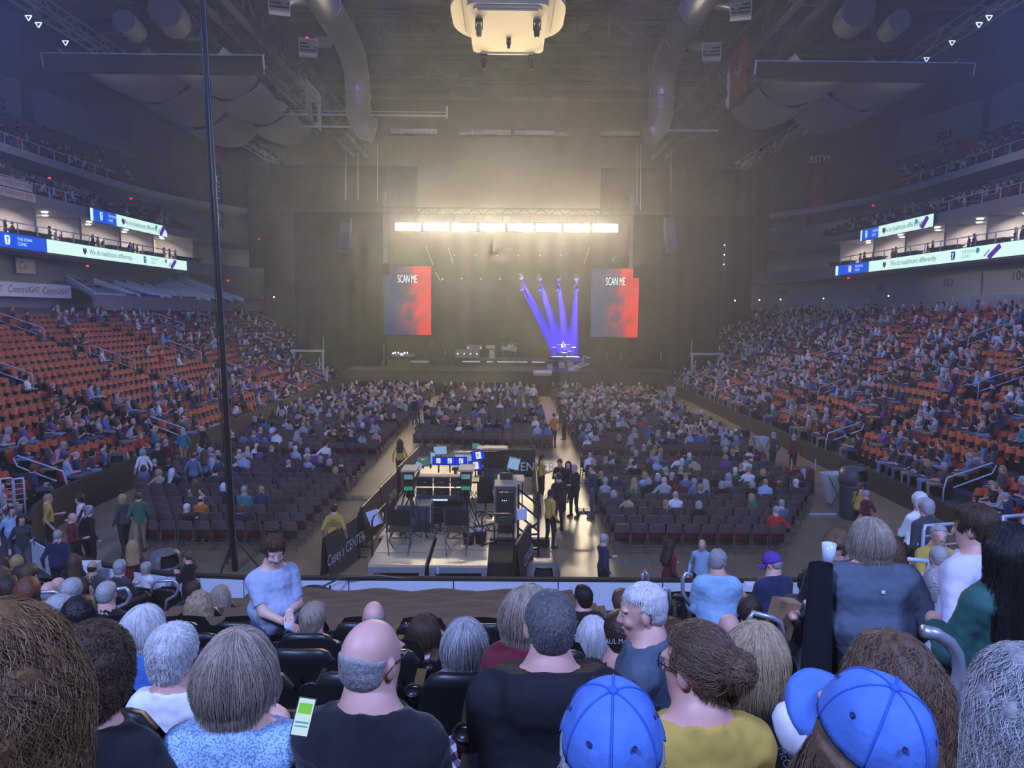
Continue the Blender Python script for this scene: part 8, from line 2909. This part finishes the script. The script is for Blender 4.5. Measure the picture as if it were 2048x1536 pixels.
# concert lettering on the black t-shirt
o = tee_o
J = [f for f in FIG if f[0] is o][0][1]
lt = mat('tee_print_pale', (0.55, 0.65, 0.75), 0.8)
lb = mat('tee_print_blue', (0.10, 0.35, 0.62), 0.8)
for s, dx, dz, m in (('Paul', 0.115, 0.40, lt), ('McCartney', 0.07, 0.33, lt), ('GOT', 0.02, 0.36, lb), ('BACK', -0.015, 0.34, lb)):
    c = J['tp'](dx, -0.150, dz)
    t = txt(s, Vector(c), Vector(J['T'] @ V3(0.35, 0, -0.94)), Vector(J['T'] @ V3(0.94, 0, 0.35)), 0.030, m, None, 0.9)
    t.parent = o
# lettering on the black shirt beside the laughing man's collar
P = at(1232, 1283, 3.3)
o, J, d = sitter(1240, 1216, 4.2, 'person in a black shirt with white name lettering, mostly hidden by the laughing man', hair='short', hc='dark brown', Y=3.6)
txt('PAUL McC', P, (1, 0, 0), (0, 0, 1), 0.028, lt, o, 0.8)

# people standing on the floor ------------------------------------------------------------------------------------
L_ = [(668, 1008, 'stand', 0.1, 'event staff member in gold and navy shirt by the left aisle, back turned', dict(hc='dark brown', shirt='gold', girth=1.2)), (800, 878, 'stand', 0.05, 'staff woman in pale yellow-green shirt on the left aisle', dict(hair='long', hc='black', shirt='gold', female=True)),
      (1083, 908, 'stand_hip', -1.2, 'woman in a yellow-green jacket right of the platform', dict(hair='pony', hc='dark brown', shirt='gold', female=True)), (1118, 945, 'stand', 0.3, 'tall man in black seen from behind in the right aisle group', dict(hair='crop', hc='dark brown', girth=1.3, hgt=1.06)),
      (1121, 917, 'stand_phone', 2.6, 'dark-haired man in black facing the group in the right aisle', dict(hc='black', girth=1.3, hgt=1.04)), (1137, 922, 'stand', 2.9, 'dark-haired woman in black in the right aisle group', dict(hair='lob', hc='black', female=True)),
      (1150, 928, 'stand_bent', 2.2, 'grey-haired man in black clasping his hands in the right aisle', dict(hc='grey', girth=1.4, hgt=1.03)), (1186, 931, 'stand_hip', 1.4, 'man in navy jacket and jeans at the right side of the aisle group', dict(hc='brown', shirt='navy', tr='trousers_denim', girth=1.2, hgt=1.02)),
      (1101, 978, 'stand_bent', -0.9, 'event staff man in gold vest and navy sleeves beside the aisle group', dict(hair='crop', hc='black', shirt='gold', skin='skin_dark')), (1208, 1068, 'stand_bent', -1.2, 'event staff man in navy and gold facing right near the boards', dict(hc='grey', shirt='navy')),
      (1340, 1080, 'stand_bent', -1.0, 'woman with long dark hair and maroon cardigan near the right boards', dict(hair='long', hc='dark brown', shirt='maroon', female=True)), (1405, 1078, 'stand', 2.7, 'bearded man in pale blue shirt facing the camera by the right boards', dict(hair='fringe', hc='grey', shirt='light blue')),
      (1108, 826, 'stand_bent', 0.4, 'man in an orange shirt standing in the right aisle', dict(hc='black', shirt='orange', girth=1.2, hgt=1.02)), (1129, 815, 'stand_bent', 0.6, 'slim man in black standing right of the orange shirt', dict(hc='brown')), (1157, 826, 'stand', 0.1, 'woman with backpack and jeans in the right aisle', dict(hair='lob', hc='blonde', shirt='navy', tr='trousers_faded_denim', female=True)),
      (1183, 826, 'stand', -0.1, 'man in dark coat and shorts right of the woman with backpack', dict(hc='brown', shirt='charcoal', tr='trousers_khaki')), (1124, 799, 'stand', 2.9, 'man in a dark numbered shirt behind the slim man in black', dict(hair='fringe', hc='grey')),
      (829, 793, 'stand', 0.1, 'man in black top and jeans in the left aisle', dict(hc='dark brown', tr='trousers_denim', girth=1.3)), (853, 801, 'stand_bent', 2.8, 'woman in black t-shirt and blue jeans in the left aisle', dict(hair='bob', hc='grey', tr='trousers_denim', female=True, sleeve='short')), (836, 790, 'stand', 2.5, 'person in pale purple behind the man in black in the left aisle', dict(hc='grey', shirt='purple')),
      (94, 988, 'stand_bent', -0.9, 'event staff man with gold shirt by the left boards', dict(hc='blonde', shirt='gold', sleeve='short')), (160, 989, 'stand_bent', 2.4, 'dark curly-haired person in a white top by the left boards', dict(hair='curly', hc='black', shirt='white')),
      (22, 1012, 'stand', -2.2, 'man with glasses in pale blue shirt at the left edge', dict(hc='dark brown', shirt='light blue', tr='trousers_denim', girth=1.3)), (42, 1028, 'stand_bent', -2.4, 'woman in grey patterned top beside the pale blue shirt', dict(hair='lob', hc='dark brown', shirt='charcoal', tr='trousers_grey', female=True)),
      (143, 1025, 'stand_wave', -1.4, 'bald man in a maroon sweater pointing right', dict(hair='fringe', hc='grey', shirt='maroon')), (176, 1012, 'stand', -0.4, 'grey-haired person in a long black coat by the left boards', dict(hair='puffy', hc='grey')),
      (114, 1060, 'stand', 0.2, 'man in navy sweater and grey cap seen from behind on the left', dict(hc='grey', shirt='navy', girth=1.5)), (245, 988, 'walk', 0.9, 'blonde woman walking in black trousers near the left chairs', dict(hair='lob', hc='blonde', shirt='charcoal', female=True)), (276, 984, 'walk', 0.5, 'man in grey-green shirt walking near the left chairs', dict(hc='brown', shirt='green', tr='trousers_khaki')),
      (264, 1081, 'stand', 0.6, 'woman with long blonde-grey hair and maroon t-shirt by the white boards', dict(hair='long', hc='blonde', shirt='maroon', female=True, girth=1.0, sleeve='short')), (377, 1102, 'stand_phone', 1.2, 'woman with tied brown hair in a black coat bending by the boards', dict(hair='pony', hc='brown', female=True)),
      (285, 897, 'stand', 0.7, 'woman in white with a small bag by the left barrel', dict(hair='bob', hc='grey', shirt='white', tr='trousers_faded_denim', female=True)), (315, 886, 'stand_phone', 0.3, 'man in dark cap and black shirt near the left chairs', dict(hc='grey', girth=1.2)), (331, 878, 'stand', 0.1, 'man in maroon shirt and cap near the left chairs', dict(hc='grey', shirt='maroon')),
      (365, 856, 'stand_bent', 1.0, 'man in green shirt and khaki trousers at the left boards', dict(hc='grey', shirt='teal', tr='trousers_khaki')), (404, 850, 'stand', 2.6, 'man in black with a lanyard at the left boards', dict(hair='fringe', hc='grey')), (386, 905, 'stand', 0.2, 'couple member in denim jacket with short hair among the left chairs', dict(hc='brown', shirt='denim blue')), (408, 900, 'stand', -0.1, 'couple member with long brown hair and denim jacket among the left chairs', dict(hair='long', hc='brown', shirt='denim blue', female=True)),
      (1589, 868, 'stand', 0.3, 'man in a maroon shirt by the right boards', dict(hc='grey', shirt='maroon', girth=1.2)), (1548, 864, 'stand', 0.5, 'man in dark suit by the recycling bag on the right', dict(hc='grey', shirt='charcoal')), (1722, 965, 'stand_bent', -1.0, 'staff woman in yellow by the large barrel', dict(hair='pony', hc='brown', shirt='gold', female=True)), (1733, 980, 'stand', 0.5, 'man in maroon t-shirt with hands behind his back by the yellow staff', dict(hair='crop', hc='grey', shirt='maroon', sleeve='short', girth=1.3)),
      (953, 768, 'stand_phone', 0.0, 'woman in pale grey raising her hands among the middle chairs', dict(hair='bob', hc='brown', shirt='light grey', female=True)), (1030, 766, 'stand', 0.0, 'man in pale blue-grey shirt among the middle chairs', dict(hc='grey', shirt='light grey', girth=1.3)), (939, 740, 'stand_hip', 0.1, 'man in pale shirt before the stage left of centre', dict(hc='grey', shirt='light blue')), (1067, 768, 'stand', 0.1, 'woman in white top at the right of the middle chairs', dict(hair='bob', hc='blonde', shirt='white', female=True)),
      (891, 762, 'stand', 0.2, 'man in black standing in the left aisle near the stage', dict(hc='brown')), (563, 800, 'stand', 0.4, 'woman in white standing at the left boards', dict(hair='long', hc='brown', shirt='white', female=True))]
FL = {}
for u, v, ps_, yw, lab, kw in L_:
    FL[lab] = stander(u, v, ps_, yw, lab, **kw)
# lettering on the staff shirt
o, J, P = FL['event staff member in gold and navy shirt by the left aisle, back turned']
for s, dz in (('CSC', 0.39), ('EVENT', 0.31), ('STAFF', 0.24)):
    t = txt(s, Vector(J['tp'](0, -0.150, dz)), (1, 0, 0), (0, 0, 1), 0.060, ink, None, 1.0)
    t.parent = o
o, J, P = FL['staff woman in pale yellow-green shirt on the left aisle']
t = txt('STAFF', Vector(J['tp'](0, -0.150, 0.30)), (1, 0, 0), (0, 0, 1), 0.055, ink, None, 0.9)
t.parent = o
